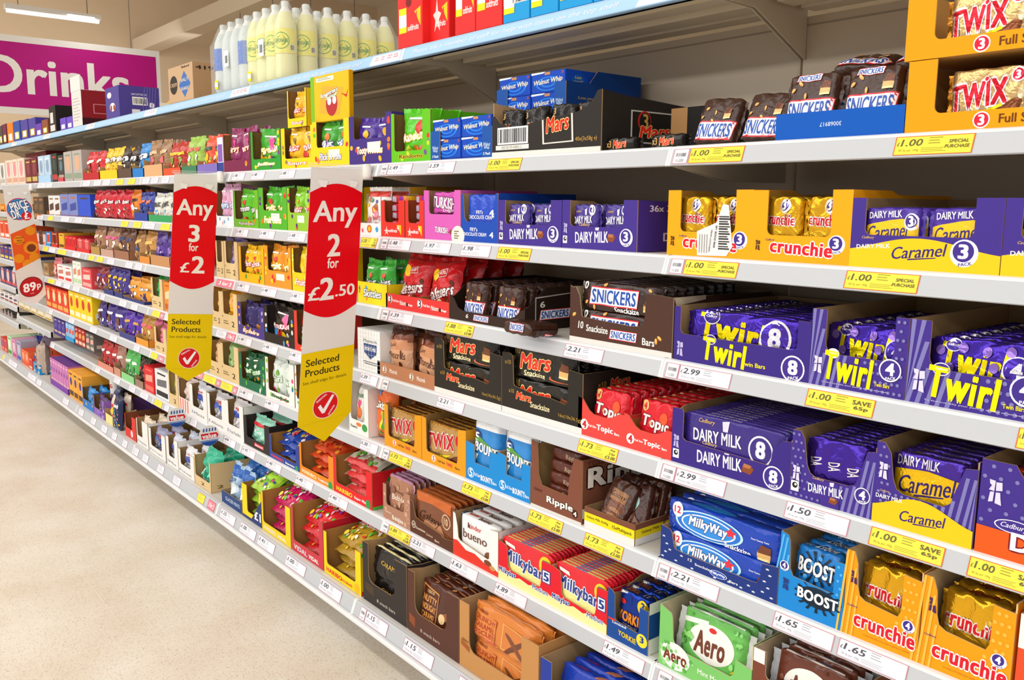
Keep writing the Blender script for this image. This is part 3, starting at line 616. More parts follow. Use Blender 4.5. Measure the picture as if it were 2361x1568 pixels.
t = tray('torn black tray of three-bar packs with a white barcode', 1, 1135, 1385, 270, '#2a2522', lambda a: barcode(.055, .28, .36, .70)+[Rc(.04, .15, .37, .26, '#e8e4dc'), T('050 00159 43832 2', .2, .205, .2, 0, '#444444', b=0), Rc(0, 0, 1, .10, '#dedad2'), T('40x(3x58g e)', .88, .28, .18, .12, '#c99a4a', b=0)]
         + [P([(.49, .92), (.505, .92), (.515, .22), (.50, .22)], '#d8d4cc'), P([(.75, .92), (.765, .92), (.775, .24), (.76, .24)], '#d8d4cc'), P([(.50, .22), (.775, .24), (.775, .27), (.50, .25)], '#d8d4cc')]+mars(.63, .68, .2, .34, .1),
         top=[(0, 1), (.03, .99), (.09, .80), (.13, .78), (.17, .68), (.25, .66), (.34, .72), (.5, .80), (.66, .84), (.80, .90), (.88, 1.0), (.93, 1.12), (.965, 1.32), (1, 1.33)], side=[(0, 1.33), (.2, 1.26), (1, 1.12)], dep=.36,
         sp=lambda a: [P([(.28, .22), (.74, .22), (.74, .95), (.28, .95)], '#c8c2b8'), P([(.295, .25), (.725, .25), (.725, .92), (.295, .92)], '#221d1a'), Rc(.78, .78, .97, .95, '#e8e6e0'), T('XW188', .875, .865, .16, .12, '#222222'), E(.42, .72, .07, '#b8281e'), E(.425, .72, .058, '#221d1a'), T('3', .43, .72, .05, 0, '#c99a4a')]+mars(.53, .5, .32, .26, .06))
mpf = brick(.105, .098, .036, '#191411', [T('3', .2, .8, .08, 0, '#d0a050')]+mars(.55, .45, .7, .3), seed=5, amp=.004)
for j in range(4):
    for i in range(3): stand(mpf, 'multipack', '%s crinkled black pack, %s from the barcode end of the torn black tray' % (('front', 'second-row', 'third-row')[i], ORDS[j]), 'chocolate pack', t.x+.058+j*.103, t.y+.03+i*.07, t.z+.026, 3+i, (-1)**j*2, (-1)**(i+j)*3, 'black packs in the torn tray')
WB = '#0d47b8'
wwp = lambda a: [E(.5, .42, .36, '#1a7fe0', .34), E(.5, .42, .30, WB, .28), E(.5, .44, .22, '#1a7fe0', .2), E(.5, .46, .17, WB, .14), T('Walnut Whip', .5, .52, .84, .30, '#f4e6c0', sh=.2, b=.02, rot=.05), P([(.0, 1), (.42, 1), (.36, .93), (.0, .90)], '#e8f0fa'), Rc(.40, .84, .56, .97, '#c48a5a'), T('3', .92, .88, .06, .13, '#b85a4a')]
for ti, (u0, u1, dy, dz, lb) in enumerate(((993, 1137, 0, 0, 'lower'), (1145, 1292, .135, .119, 'raised'))):
    t = tray('%s blue tray of dark-blue walnut cartons' % lb, 1, u0, u1, 300, '#1450a0', lambda a: [T('Walnut', .085, .42, .1, .12, '#bcd4f0', sh=.2), T('Whip', .085, .30, .08, .12, '#bcd4f0', sh=.2), T('3 Pack', .085, .12, .11, .09, '#e8f0fa', sh=.2), T('Walnut', .92, .42, .1, .12, '#bcd4f0', sh=.2), T('Whip', .92, .30, .08, .12, '#bcd4f0', sh=.2), T('3 Pack', .92, .12, .11, .09, '#e8f0fa', sh=.2)], lip=.02, wl=.16, wr=.15, hs=.085, dep=.3, dy=dy, dz=dz, side=[(0, 1), (.3, 1), (.4, 1.4), (1, 1.4)], scol='#0f3f86', rad=.003,
             w=.304 if ti == 0 else .302, sp=[T('Lose yourself', .3, .5, .3, .12, '#b89a50', sh=.2)])
    for c in range(2):
        for r_ in range(2):
            for d_ in range(2):
                me = cart_mesh(.142, .0572, .12, WB, wwp(.142/.0572), [E(.4, .5, .2, '#0a5ab0', .3), T('Lose', .4, .66, .2, .14, '#c9b060', sh=.2), T('yourself', .4, .45, .3, .16, '#c9b060', sh=.2)], [E(.5, .5, .3, '#1a6fd0', .3), E(.5, .5, .22, WB, .22)])
                tag(put('carton', me, None, (t.x+.006+c*.146, t.y+.006+d_*.125, t.z+.0025+r_*.058)), '%s dark-blue walnut carton, %s column, %s, in the %s blue tray' % (('lower', 'upper')[r_], ('first', 'second')[c], ('front', 'rear')[d_], lb), 'box', 'walnut cartons in the %s tray' % lb)
# jelly trays of the third bay, second shelf
def shortl(l):
    for k in (' with ', ' on the', ' cut ', ' of ', ' beside '): l = l.split(k)[0]
    return l
def jel(lab, s, u0, u1, vt, col, acc, pk, lip=.25, wl=.15, wr=.12, n=2, txt='', pcol=None, ptx='', inner='#7a5a34', dep=.24, white=0, dz=0, dy=0, hs=None, bl=None, ph=.92, rowc=2, cat='bag of sweets', top=None, sc=1, tcol='#ffffff', w=None):
    q = random.Random(int(u0)); bl = bl or [acc]
    pr = lambda a: [E(q.choice([.06, .94]), q.uniform(.3, .95), .035, q.choice(bl), .05, q.uniform(0, 3)) for _ in range(6)]+[E(q.uniform(.08, .92), q.uniform(.05, lip*.8), .04, q.choice(bl), .05, q.uniform(0, 3)) for _ in range(4)]+([T(txt, .5, lip*.5, .6, lip*.35, tcol, sh=.15, ol=acc)] if txt else [])+([Rc(.45, lip*.45, .75, lip*.85, '#e8eadc')] if white else [])
    t = tray(lab, s, u0, u1, vt, col, pr, lip=lip, wl=wl, wr=wr, dep=dep, inner=inner, dz=dz, dy=dy, hs=hs, top=top, w=w)
    p = pcol or col; wd = t.W*(1-.04)/n
    for v in range(2):
        me = pouch(wd*1.0, t.H*ph, .05, p, (blobs(bl, 7, .12, .06, .88, .34, .09, v+3)+([T(ptx, .5, .52, .8, .17, '#ffffff', sh=.15, b=.04, ol=acc, rot=.12), Rc(.3, .86, .75, .9, '#f0f0ea'), E(.62, .70, .10, bl[0])] if ptx else [])), seed=v*2+int(u0) % 7, amp=.006, pinch=.1)
        for i in range(n):
            if i % 2 == v or n == 1:
                for r_ in range(rowc): stand(me, 'sweet_bag', '%s, %s, %s across, %s' % (pk, 'front row' if r_ == 0 else 'second row', ORDS[i], shortl(lab)), cat, t.x+t.W*(.02+(i+.5)*(.96/n)), t.y+.044+r_*.064, t.z+.006, -2+2*((i+r_) % 2), (i % 2)*3-1.5, (-1)**i*4, pk+' in the '+' '.join(lab.split()[:4]))
        if n == 1: break
    return t
GR, YE = '#55b81e', '#f6cf12'
jel('green random-shapes tray with a white-topped corner and a 4 badge', 1, 903, 993, 264, '#62bd16', '#f4d21a', 'green random-shapes pouch', lip=.22, wl=.08, wr=.2, n=1, txt='Randoms', ptx='Randoms', pcol='#52bf1c', bl=['#d8362c', '#e8822a', '#7a4aa0', '#c8d832'], tcol='#333333', ph=.95)
jel('purple fruit-sweets tray with leaping yellow and red drops', 1, 806, 903, 271, '#402c7e', '#f2b81c', 'purple fruit pouch', lip=.52, wl=.12, wr=.12, n=2, txt='Tooty Frooties', pcol='#4a2c92', ptx='Tooty', bl=['#f2b81c', '#e8452c', '#f07a2a'], white=1, ph=.85)
jel('yellow pick-and-mix tray with a green and yellow spine', 1, 722, 806, 283, YE, '#4a2c82', 'green pick-and-mix pouch', lip=.42, wl=.12, wr=.14, n=2, txt='Pick & Mix', pcol='#3f9e2c', ptx='Mix', bl=['#f07a2a', '#62bd16', '#d8362c', '#f4d21a'], white=1, ph=.9)
t = carton('upright yellow lid card with a printed sweet bag above the pick-and-mix tray', 1, 718, 806, 190, .018, '#efb80c', lambda a: [Rc(0, 0, .1, 1, '#7ab81e'), Rc(.16, .86, .62, .95, '#eef0d8')]+lines(.2, .87, .6, .94, 2, '#8a8a5a')+[P([(.22, .20), (.74, .1), (.86, .66), (.32, .78)], '#d8a832'), E(.56, .36, .15, '#b02a2c'), E(.50, .42, .05, '#f2f2f2'), E(.63, .43, .05, '#f2f2f2'), T("Rowntree's", .5, .60, .44, .10, '#ffffff', ol='#5a3a12', rot=.15), T('Sour', .56, .53, .3, .08, '#ffffff', ol='#6aa01c', rot=.15), P([(.8, .55), (.94, .44), (.98, .62), (.93, .5)], '#c8281e')], dz=.162, hs=.165, scol='#d9a00a', dy=.015, nm='lid_card', cat='card')
jel('yellow sour-pouch tray standing on the shelf', 1, 650, 722, 298, YE, '#d8362c', 'yellow sour pouch', lip=.24, wl=.12, wr=.06, n=2, txt='Sourz', pcol='#f0b90e', ptx='Sour', bl=['#9a7a4a', '#d8362c', '#b8902a'])
jel('second yellow sour-pouch tray stacked on the lower one', 1, 664, 722, 206, YE, '#d8362c', 'yellow sour pouch hanging out', lip=.24, wl=.05, wr=.06, n=2, txt='Sour', pcol='#f2b30e', ptx='Sour', bl=['#9a7a4a', '#f07a2a'], dz=.155, hs=.14, ph=.85, w=.16, dy=.01, dep=.12, rowc=1)
jel('green fruit-jelly tray with a kraft inside wall', 1, 580, 648, 305, '#2c9a2e', '#f4d21a', 'green fruit jelly pouch', lip=.28, wl=.07, wr=.1, n=1, txt='Jellies', pcol='#37a82c', ptx='Fruit', bl=['#e8459a', '#f4d21a', '#7a3a8a'])
jel('magenta berry tray with an orange corner', 1, 517, 578, 312, '#7a1f4a', '#e88a2a', 'magenta berry pouch', lip=.30, wl=.02, wr=.04, n=2, txt='', pcol='#8a1f5a', ptx='Berry', bl=['#e8459a', '#f07a2a', '#7cc8a0', '#d8c832'], ph=1.05)
carton('narrow white and blue case end beside the magenta tray', 1, 503, 516, 318, .2, '#e8e8f2', [Rc(0, 0, 1, .28, '#2a3f8a'), Rc(.1, .3, .9, .8, '#8a5ab0')])
# third shelf
CR = '#f8a412'
crb = lambda w, h, t: brick(w, h, t, '#d9a21c', crun(.45, .64, .8, .17)+[E(.58, .86, .15, '#ffffff'), E(.57, .87, .12, PUR), T('3', .57, .87, .1, 0, '#ffffff', b=.05), P([(.02, .0), (.4, .0), (.36, .22), (.06, .2)], '#e8c090'), T('5', .2, .12, .2, .2, '#c8202c', b=.05), T('5', .62, .12, .2, .2, '#c8202c', b=.05)], [], 'foil', amp=.003, seed=6)
cb = crb(.10, .125, .03)
for q, (u0, u1, lb) in enumerate(((1537, 1731, 'nearer the purple trays, with a torn white delivery slip'), (1731, 1957, 'beside the caramel tray'))):
    t = tray('amber honeycomb-bar tray %s' % lb, 2, u0, u1, 440, CR, lambda a: crun(.52, .205, .62, .18)+cad(.20, .30, .1, '#3a2a72')+badge(.87, .27, .083, '3', a)+oly(.07, .22, .05, a, '#5a3a18'), lip=.37, wl=.16, wr=.19, dep=.4, inner='#d89a3a', side=[(0, 1), (.35, 1), (.42, .94), (1, .94)])
    file(t, cb, 'gold honeycomb pack', 5, .035, cols=((.28, ', %s tray column one' % ORDS[q]), (.73, ', %s tray column two' % ORDS[q])), where='amber tray', z=.004, group='gold honeycomb packs')
    if q == 0:
        mb = MB(); W_, H_ = .095, .112
        fn = panel(mb, (0, 0, 0), (1, 0, 0), (0, 0, 1), (0, -1, 0), [(.03, .0), (.85, .02), (1, .2), (.86, .98), (.70, 1), (.55, .65), (.0, .47)], W_, H_, '#e6e4e2', '#e6e4e2', .0005, 'paper')
        prints(mb, fn, W_, H_, [Rc(.62+.0, .14+i*.047, .92-(i % 3)*.03, .14+i*.047+(.022 if i % 2 else .03), '#3a3a3a') for i in range(14)]+[T('6506 DOOR 149', .53, .38, .5, 0, '#2a2a2a', rot=1.45), T('NORTHCOTT EXTRA', .40, .30, .5, 0, '#2a2a2a', rot=1.45)]+[Rc(.08+i*.07, .06, .1+i*.07, .42, '#9a9a9a') for i in range(4)], 'paper')
        tag(mb.build('delivery_slip', None, (t.x+.085, t.y-.0015, t.z+.002)), 'torn white delivery slip with a barcode stuck on the amber tray', 'label')
YC = '#f2c41c'
def wave(y0, am, col, n=20): return P([(0, 0)]+[(1, 0)]+[(1-i/n, y0+am*math.sin((1-i/n)*5.2-.9)) for i in range(n+1)], col)
capk = lambda w, h, t, n='3': brick(w, h, t, '#4a2f9a', [P([(0, .0), (1, .0), (1, .74), (.7, .80), (.35, .74), (0, .66)], YC)]+cara(.46, .56, .76, .26)+[T('DAIRY MILK', .40, .87, .6, .12, '#f4f2fa', rot=.05)]+[E(.88, .74, .13, '#f4f2fa'), E(.87, .75, .10, PUR), T(n, .87, .75, .08, 0, '#f4f2fa', b=.05)], [T('DAIRY MILK', .5, .5, .7, .4, '#e8e4f4', rot=math.pi)], amp=.0015, seed=5)
c3 = capk(.118, .098, .026)
for q, (u0, u1, w_) in enumerate(((1957, 2303, None), (2305, 2361, .268))):
    t = tray('purple and yellow caramel-bar tray %s' % ('beside the amber trays' if q == 0 else 'cut off by the picture edge'), 2, u0, u1, 460, PUR, lambda a: [wave(.34, .10, YC)]+cara(.49, .26, .37, .17)+[T('DAIRY MILK', .17, .31, .24, .06, '#f4f2fa', rot=.06)]+cad(.13, .43, .09)+badge(.78, .265, .088, '3', a), lip=.47, wl=.10, wr=.17, dep=.38, w=w_, hs=.127)
    file(t, c3, 'purple and yellow pack', 5, .03, cols=((.27, ', column one'), (.73, ', column two')), where='caramel tray' if q == 0 else 'edge caramel tray', z=.012)
dm3 = brick(.098, .098, .024, PUR, dmilk(.42, .62, .8, 1, )+[E(.82, .86, .13, '#f4f2fa'), E(.81, .87, .10, PUR), T('3', .81, .87, .1, 0, '#f4f2fa', b=.05), Rc(.45, .05, .65, .14, '#8a6ac8'), Rc(.12, .08, .22, .2, '#2aa0c8')], [T('DAIRY MILK 3', .5, .5, .8, .4, '#e8e4f4', rot=math.pi)], amp=.002, seed=8)
for q, (u0, u1, lb) in enumerate(((1148, 1295, 'next to the royal-blue tray'), (1294, 1467, 'showing its 36x3 side'))):
    t = tray('purple milk-chocolate tray with a 3 badge, %s' % lb, 2, u0, u1, 462, PUR, lambda a: dmilk(.42, .25, .44, a)+cube(.68, .25, .055, a)+badge(.87, .27, .082, '3', a, fg=PUR)+ftr(.055, .18, .03, a)+oly(.06, .42, .05, a, '#b8b0dc'), lip=.46, wl=.12, wr=.17, dep=.34, side=[(0, 1), (.32, .98), (.42, .86), (1, .86)],
             sp=lambda a: [T('36x 3 BARS', .36, .84, .48, .12, '#e8e4f4')]+[T('DAIRY MILK', .62, .28, .7, .16, '#d8d2ec'), T('Cadbury', .55, .44, .24, 0, '#c8c0e0', sh=.3), E(.45, .32, .3, PUR, .3)])
    file(t, dm3, 'purple milk-chocolate pack', 6, .028, cols=((.29, ', column one'), (.71, ', column two')), where='%s 3-badge purple tray' % ORDS[q], z=.012)
t = tray('royal-blue cream-bar tray beside the purple trays', 2, 1063, 1147, 447, '#1a4aae', lambda a: [T("FRY's", .36, .26, .2, .08, '#e8eefa'), T('CHOCOLATE CREAM', .38, .16, .64, .07, '#e8eefa'), T('4', .84, .16, .1, .12, '#e8eefa'), E(.84, .16, .14, '#3a6ac8')][:3], lip=.42, wl=.06, wr=.06, dep=.3, top=[(0, .98), (.05, 1), (.1, .5), (.16, .42), (.84, .42), (.9, .5), (.95, 1), (1, .98)])
fy = brick(t.W*.9, t.H*.95, .03, '#1848c0', [T("FRY's", .45, .62, .24, .08, '#eef2fc'), T('CHOCOLATE CREAM', .5, .51, .84, .08, '#eef2fc'), T('4', .86, .60, .12, .14, '#eef2fc')], amp=.003, seed=2)
file(t, fy, 'royal-blue cream pack', 5, .034, where='royal-blue tray', z=.004)
t = tray('pink turkish-delight tray with a cut-out window', 2, 978, 1062, 440, '#d25fb4', lambda a: [T('TURKISH', .48, .20, .34, .12, '#ffffff', sh=.1, rot=-.04, ol='#7a2a6a'), T('4', .72, .17, .08, .11, '#8a4a2a'), E(.93, .10, .17, '#f0ead8', .2)]+lines(.83, .02, .97, .2, 4, '#7a6a5a', .5), lip=.52, wl=.14, wr=.16, dep=.3)
td = brick(t.W*.8, t.H*.44, .05, '#c84aa8', [T('TURKISH', .5, .5, .86, .5, '#ffffff', sh=.08, b=.03, rot=-.06, ol='#7a2a6a'), T('Delight', .68, .14, .4, .16, '#f0d8ea')], amp=.003, seed=3)
file(t, td, 'pink pack', 3, .055, where='pink tray', z=.004, tiers=((0, ', lower tier'), (t.H*.5, ', upper tier')), group='pink packs')
for q, (u0, u1, lb) in enumerate(((880, 933, 'beside the white bean pouch'), (935, 979, 'beside the pink tray'))):
    t = tray('red soft-fruits tray with a star, %s' % lb, 2, u0, u1, 463, '#e63a30', lambda a: [T('softfruits', .5, .17, .36, .09, '#ffffff', sh=.1), P([(.66, .33), (.86, .33), (.86, .05)], '#f2c41c'), T('4', .72, .25, .08, .12, '#ffffff'), P([(.12, .17), (.2, .19), (.23, .29), (.26, .19), (.35, .17), (.27, .13), (.3, .04), (.23, .1), (.15, .04), (.19, .13)], '#f6d8d2')], lip=.40, wl=.15, wr=.25, dep=.28, inner='#9a4a2a')
    sf = brick(t.W*.85, .026, .07, '#c41f2a', [Rc(.1, .1, .35, .8, '#b8a8c0'), Rc(.55, .1, .8, .9, '#8a2a9a'), Rc(.8, .1, .95, .9, '#f08a2a')], amp=.002, seed=q+2, bands=lambda u, v, f: '#f0b81c' if u > .7 and v > .6 else None)
    for i in range(5): stand(sf, 'multipack', '%s red and purple sweet pack from the bottom, red tray %s' % (ORDS[i], lb), 'sweet pack', t.x+t.W*.5, t.y+.06, t.z+.003+i*.0265, 0, 0, (-1)**i*3, 'packs lying in the red trays')
carton('yellow case standing deep in the shelf behind the red trays', 2, 840, 905, 440, .16, '#e0a80c', [Rc(.1, .62, .75, .85, '#d8c8a0')], dy=.22, hs=.17, w=.2)
carton('second yellow case deep in the shelf, behind the jelly-bean flap', 2, 915, 965, 440, .16, '#d9a00a', [Rc(.1, .62, .75, .85, '#d8c8a0')], dy=.22, hs=.168, w=.2)
t = tray('white jelly-bean tray half hidden by the large offer sign', 2, 826, 879, 463, '#ece8e6', lambda a: [E(.5, .17, .10, '#d8402c', .10), E(.5, .17, .06, '#f2c41c', .07), E(.2, .12, .05, '#e86a8a'), E(.82, .16, .06, '#3a9ad0')], lip=.32, wl=.02, wr=.02, dep=.25, hs=.13, side=[(0, .34), (.3, .4), (1, .4)], sp=lambda a: [E(.3, .2, .1, '#5a2a8a')])
me = pouch(t.W*.95, .148, .05, '#eceae6', [P([(0, .86), (1, .86), (1, 1), (0, 1)], '#d8362c'), E(.55, .56, .14, '#d8402c', .09), E(.55, .56, .09, '#f2c41c', .06), T('jelly beans', .5, .36, .7, 0, '#d03a44', rot=.1)]+blobs(['#2a7ab0', '#e88aa0', '#2a8a5a', '#5a4aa0', '#f2c41c', '#b0562a'], 12, .08, .06, .92, .82, .07, 5), seed=5)
for i in range(2): stand(me, 'sweet_bag', 'white jelly-bean pouch, %s, beside the red star trays' % ('front' if i == 0 else 'rear'), 'bag of sweets', t.x+t.W*.5, t.y+.04+i*.07, t.z+.003, 3, group='jelly-bean pouches')
jel('lime tray of sour fruit pouches cut off by the large offer sign', 2, 664, 716, 434, '#8fc232', '#d8402c', 'lime and yellow pouch', lip=.42, wl=.1, wr=.1, n=2, txt='', pcol='#86c81e', ptx='Sour', bl=['#f4b81a', '#d8402c', '#5a2a7a'], white=1)
jel('green gummy tray with a yellow leaping-drop side', 2, 598, 663, 434, '#4fae2a', '#f4d21a', 'green gummy pouch', lip=.45, wl=.17, wr=.16, n=2, txt='Fruit Gums', pcol='#4cb42e', ptx='Fruit', bl=['#d8362c', '#f07a2a', '#f4d21a', '#5a2a8a'], white=1)
jel('green tray of rainbow random pouches', 2, 541, 597, 440, '#6ab82a', '#333333', 'lime random pouch', lip=.22, wl=.05, wr=.14, n=2, txt='Randoms', pcol='#5ec22a', ptx='Random', bl=['#d8362c', '#f07a2a', '#f4d21a', '#e8e8e0'], tcol='#dddddd')
jel('white marshmallow tray with pink bags beside the farther offer sign', 2, 500, 540, 440, '#ecebee', '#3a8ac8', 'pink marshmallow bag', lip=.28, wl=.02, wr=.06, n=2, txt='', pcol='#eab4d4', ptx='mallows', bl=['#e8a0b8', '#6aa8d8'], ph=1.08)
# fourth shelf
def sn10(w, h, t): return brick(w, h, t, '#33201a', snick(.45, .52, .62, .52)+[T('10', .06, .86, .10, .26, '#f2efe8', sh=.15, b=.03), T('Snacksize', .62, .12, .30, .18, '#ffffff', b=.02)]+peanuts([(.1, .28), (.2, .12), (.9, .88), (.35, .93), (.02, .6)], .025, w/h)+choc(.88, .35, .05, w/h), snick(.5, .5, .34, .5)+peanuts([(.2, .6), (.75, .5)], .02, 3), amp=.002, seed=4)
t = tray('brown torn tray of ten-bar peanut packs with white torn strips on its side', 3, 1313, 1548, 645, '#4d3229', lambda a: [Rc(0, 0, 1, .075, '#dcd8d2'), T('10', .12, .27, .055, .11, '#efece6', sh=.15), T('Snacksize', .29, .24, .22, .10, '#efece6', b=.02), T('Bars', .79, .17, .11, .1, '#efece6', b=.02)]+snick(.55, .20, .26, .12)+peanuts([(.05, .42), (.86, .2), (.89, .25)], .022, a),
         top=[(0, .86), (.03, .83), (.06, .84), (.10, .72), (.12, .5), (.13, .40), (.3, .38), (.5, .37), (.62, .36), (.72, .38), (.75, .5), (.76, .86), (1, .84)], side=[(0, .84), (1, .8)], dep=.38, hs=.166, inner='#bfa988',
         sp=lambda a: [P([(.02, .72), (.3, .78), (.3, .84), (0, .84)], '#c9b89e'), P([(.02, .55), (.25, .5), (.27, .46), (.02, .5)], '#e8e4dc'), P([(.02, .66), (.2, .60), (.22, .57), (.02, .62)], '#e8e4dc'), Rc(.5, .2, .8, .5, '#e8e4dc')])
s10 = sn10(t.W*.82, .072, .034)
file(t, s10, 'ten-bar brown pack', 8, .037, cols=((.46, ''),), where='brown torn tray', z=.012, tiers=((0, ', lower tier'), (.073, ', upper tier')), group='ten-bar brown packs')
stand(snk(.13, .10, .036, 5), 'multipack', 'brown peanut-bar pack lying flat on the shelf beside the brown torn tray', 'chocolate pack', XU(1266, YF+.05, ZD[3]), YF+.035, ZD[3]+.02, -86, 0, 0)
t = tray('dark brown tray of six-bar peanut packs with swept sides', 3, 1037, 1210, 665, '#33241d', lambda a: snick(.44, .15, .20, .14)+[T('6', .25, .16, .03, .12, '#e8e4da', sh=.2)], top=[(0, .95), (.0, .72), (.06, .62), (.12, .36), (.2, .28), (.80, .28), (.88, .36), (.94, .52), (1, .60)], side=[(0, .60), (.06, .7), (.22, 1.12), (1, 1.12)], dep=.34, hs=.105,
         sp=lambda a: [P([(.1, .15), (.52, .15), (.52, .95), (.1, .88)], '#c8c2b8'), P([(.11, .0), (.51, .0), (.51, .92), (.11, .85)], '#2c1f19')]+snick(.32, .4, .34, .22)+[T('6', .18, .68, .05, .16, '#e8e4da')], inner='#2a1c16')
sk6 = snk(.118, .105, .036, 7)
file(t, sk6, 'six-bar brown pack', 7, .04, cols=((.28, ', column nearer the red bags'), (.73, ', column by the printed side')), where='swept brown tray', z=.010, group='six-bar brown packs', lean=6)
MR = '#c8151c'
mal = lambda v: pouch(.15, .165, .06, MR, [T('Maltesers', .48, .38, .84, .22, '#fbf6f0', sh=.25, b=.03, rot=.18, ol='#7a0a10'), E(.28, .72, .13, '#f2c81c'), P([(.40, .66), (.66, .70), (.68, .84), (.42, .8)], '#e8e0d8'), P([(.41, .67), (.65, .71), (.67, .83), (.43, .79)], MR), T('FULL SIZE', .54, .755, .18, .05, '#ffffff', rot=.15), E(.72, .22, .07, '#7a3a20'), E(.52, .2, .06, '#e8c890'), E(.25, .14, .05, '#7a3a20'), E(.85, .56, .06, '#5a2614')], seed=v, amp=.008, pinch=.12, lean=.1)
m1, m2 = mal(3), mal(6)
for q, (u0, u1, lb) in enumerate(((890, 956, 'beside the yellow rainbow tray'), (956, 1035, 'beside the swept brown tray'))):
    t = tray('shallow red tray of chocolate-ball bags, %s' % lb, 3, u0, u1, 688, '#dd3a38', lambda a: [E(.16, .62, .075, '#f6e8e4'), T('3', .16, .62, .07, 0, '#4a2018'), T('Full Size', .36, .55, .2, .16, '#ffffff'), T('Maltesers', .60, .48, .22, .3, '#f6ece4', sh=.2), T('Bags', .86, .4, .14, .18, '#ffffff'), E(.75, .42, .035, '#5a2614')], lip=1, hs=.048, dep=.36, back=1, inner='#a8743c')
    for i in range(4): stand((m1, m2)[(i+q) % 2], 'chocolate_bag', '%s red chocolate-ball bag from the front, red tray %s' % (ORDS[i], lb), 'bag of chocolates', t.x+t.W*.5+(-1)**i*.006, t.y+.05+i*.08, t.z+.004, 9-i, (-1)**i*3+2, 4*(-1)**(i+q), 'red chocolate-ball bags')
jel('yellow rainbow-sweets tray with green bags beside the large offer sign', 3, 826, 893, 668, '#ecd41c', '#333333', 'green rainbow-sweets bag', lip=1, wl=.02, wr=.02, n=2, txt='Skittles', pcol='#2fa02a', ptx='Skittles', bl=['#e8452c', '#f4d21a', '#3a9ad8', '#7a3a9a', '#f07a2a'], ph=1.8, hs=.075, dep=.26, tcol='#ffffff')
def twirlp(w, h, t, n, sp=0): return brick(w, h, t, '#4227a0', twirl(.43, .64, .6, .50, w/h)+[T('Twin Bars', .78, .30, .2, .09, '#f5e000')]+[E(.82, .62, .13, '#f1eef8'), E(.815, .63, .112, '#4a2fa4'), T(n, .81, .63, .085, 0, '#f1eef8', b=.06)]+([E(x, y, .045, '#8d6cc8') for x, y in ((.12, .8), (.33, .86), (.55, .84), (.75, .88), (.62, .62), (.22, .55), (.9, .75))] if sp else []), [T('Twirl', .42, .5, .3, .6, '#f5e000', rot=math.pi), T('%s PACK' % n, .72, .5, .18, .4, '#e4dff2', rot=math.pi)], 'foil', amp=.003, seed=6)
t = tray('plain purple tray of eight-pack flaky bars', 3, 1552, 1865, 716, '#3b2a80', lambda a: twirl(.40, .27, .32, .40, a)+[T('Twin Bars', .62, .14, .17, .075, '#f5e000')]+ring(.89, .19, .078, '8', a)+oly(.055, .22, .05, a, '#b8b0dc'), lip=.50, wl=.05, wr=.09, dep=.4, hs=.122)
tp8 = twirlp(t.W*.86, .112, .03, '8')
file(t, tp8, 'eight-bar purple pack', 10, .036, cols=((.48, ''),), where='plain purple tray', z=.006, lean=3)
def spst(sx0, sx1, n=9, rev=0, ny=9, r=.016, a=1.6):    # spots on one side and stripes on the other
    d = dots(sx0 if not rev else 0, 0, 1 if not rev else sx1, 1, 8, ny, r, SPOT)
    st = [P([(max(lo, 0), 0), (max(lo+.035, 0), 0), (lo+.16+.035, 1), (lo+.16, 1)], SPOT) for lo in [(-.15+i*.075) for i in range(7)]] if not rev else [P([(lo, 0), (min(lo+.035, 1), 0), (min(lo+.145, 1), .8), (min(lo+.11, 1), .8)], SPOT) for lo in [(.56+i*.075) for i in range(6)]]
    return st+d
tp4 = twirlp(.20, .118, .034, '4', 1)
for q, (u0, u1, w_, lb) in enumerate(((1864, 2084, None, 'half empty, beside the plain purple tray'), (2086, 2361, .236, 'fuller, farther from the plain purple tray'))):
    t = tray('spotted and striped tray of four-pack flaky bars, %s' % lb, 3, u0, u1, 752 if q == 0 else 778, PUR, lambda a: spst(.55, 1)+twirl(.42, .27, .50, .36, a)+[T('Twin Bars', .78, .14, .15, .05, '#f5e000')]+ring(.85, .34, .11, '4', a)+oly(.10, .28, .09, a, '#d8d2ec')+[T('To find out why your pack is spotty or stripey', .5, .06, .7, .022, '#d8d2ec', b=0)], lip=.44, wl=.16, wr=.13, dep=.42, w=w_, hs=.150, rad=.02)
    file(t, tp4, 'spotted purple flaky pack', 8, .042, cols=((.5, ''),), where='%s spotted flaky tray' % ('half-empty', 'fuller')[q], z=.004, y0=.05 if q == 0 else .02, lean=5)
# fifth shelf
t = tray('plain purple eight-pack milk-chocolate tray with a torn corner', 4, 1547, 1819, 946, '#3b2a80', lambda a: dmilk(.43, .25, .38, a)+cube(.67, .24, .05, a)+ring(.875, .215, .08, '8', a, fg='#f1eef8')+ftr(.045, .17, .028, a)+oly(.045, .40, .05, a, '#b8b0dc'), top=[(0, 1), (.09, 1), (.10, .94), (.10, .48), (.13, .44), (.83, .40), (.85, .5), (.86, .7), (.93, .86), (1, .88)], dep=.44, side=[(0, .9), (.1, 1), (1, 1)], hs=.128)
d8 = brick(t.W*.88, .118, .017, '#37267e', dmilk(.36, .62, .5, 2.0)+[E(.80, .58, .12, '#f1eef8'), E(.80, .58, .105, '#37267e'), T('8', .80, .60, .08, 0, '#f1eef8', b=.05)], [T('DAIRY MILK 8 BARS', .40, .5, .36, .55, '#cfc9e4', rot=math.pi)], amp=.0008, seed=3)
file(t, d8, 'eight-bar milk-chocolate pack', 20, .0195, cols=((.5, ''),), where='torn-corner purple tray', z=.006)
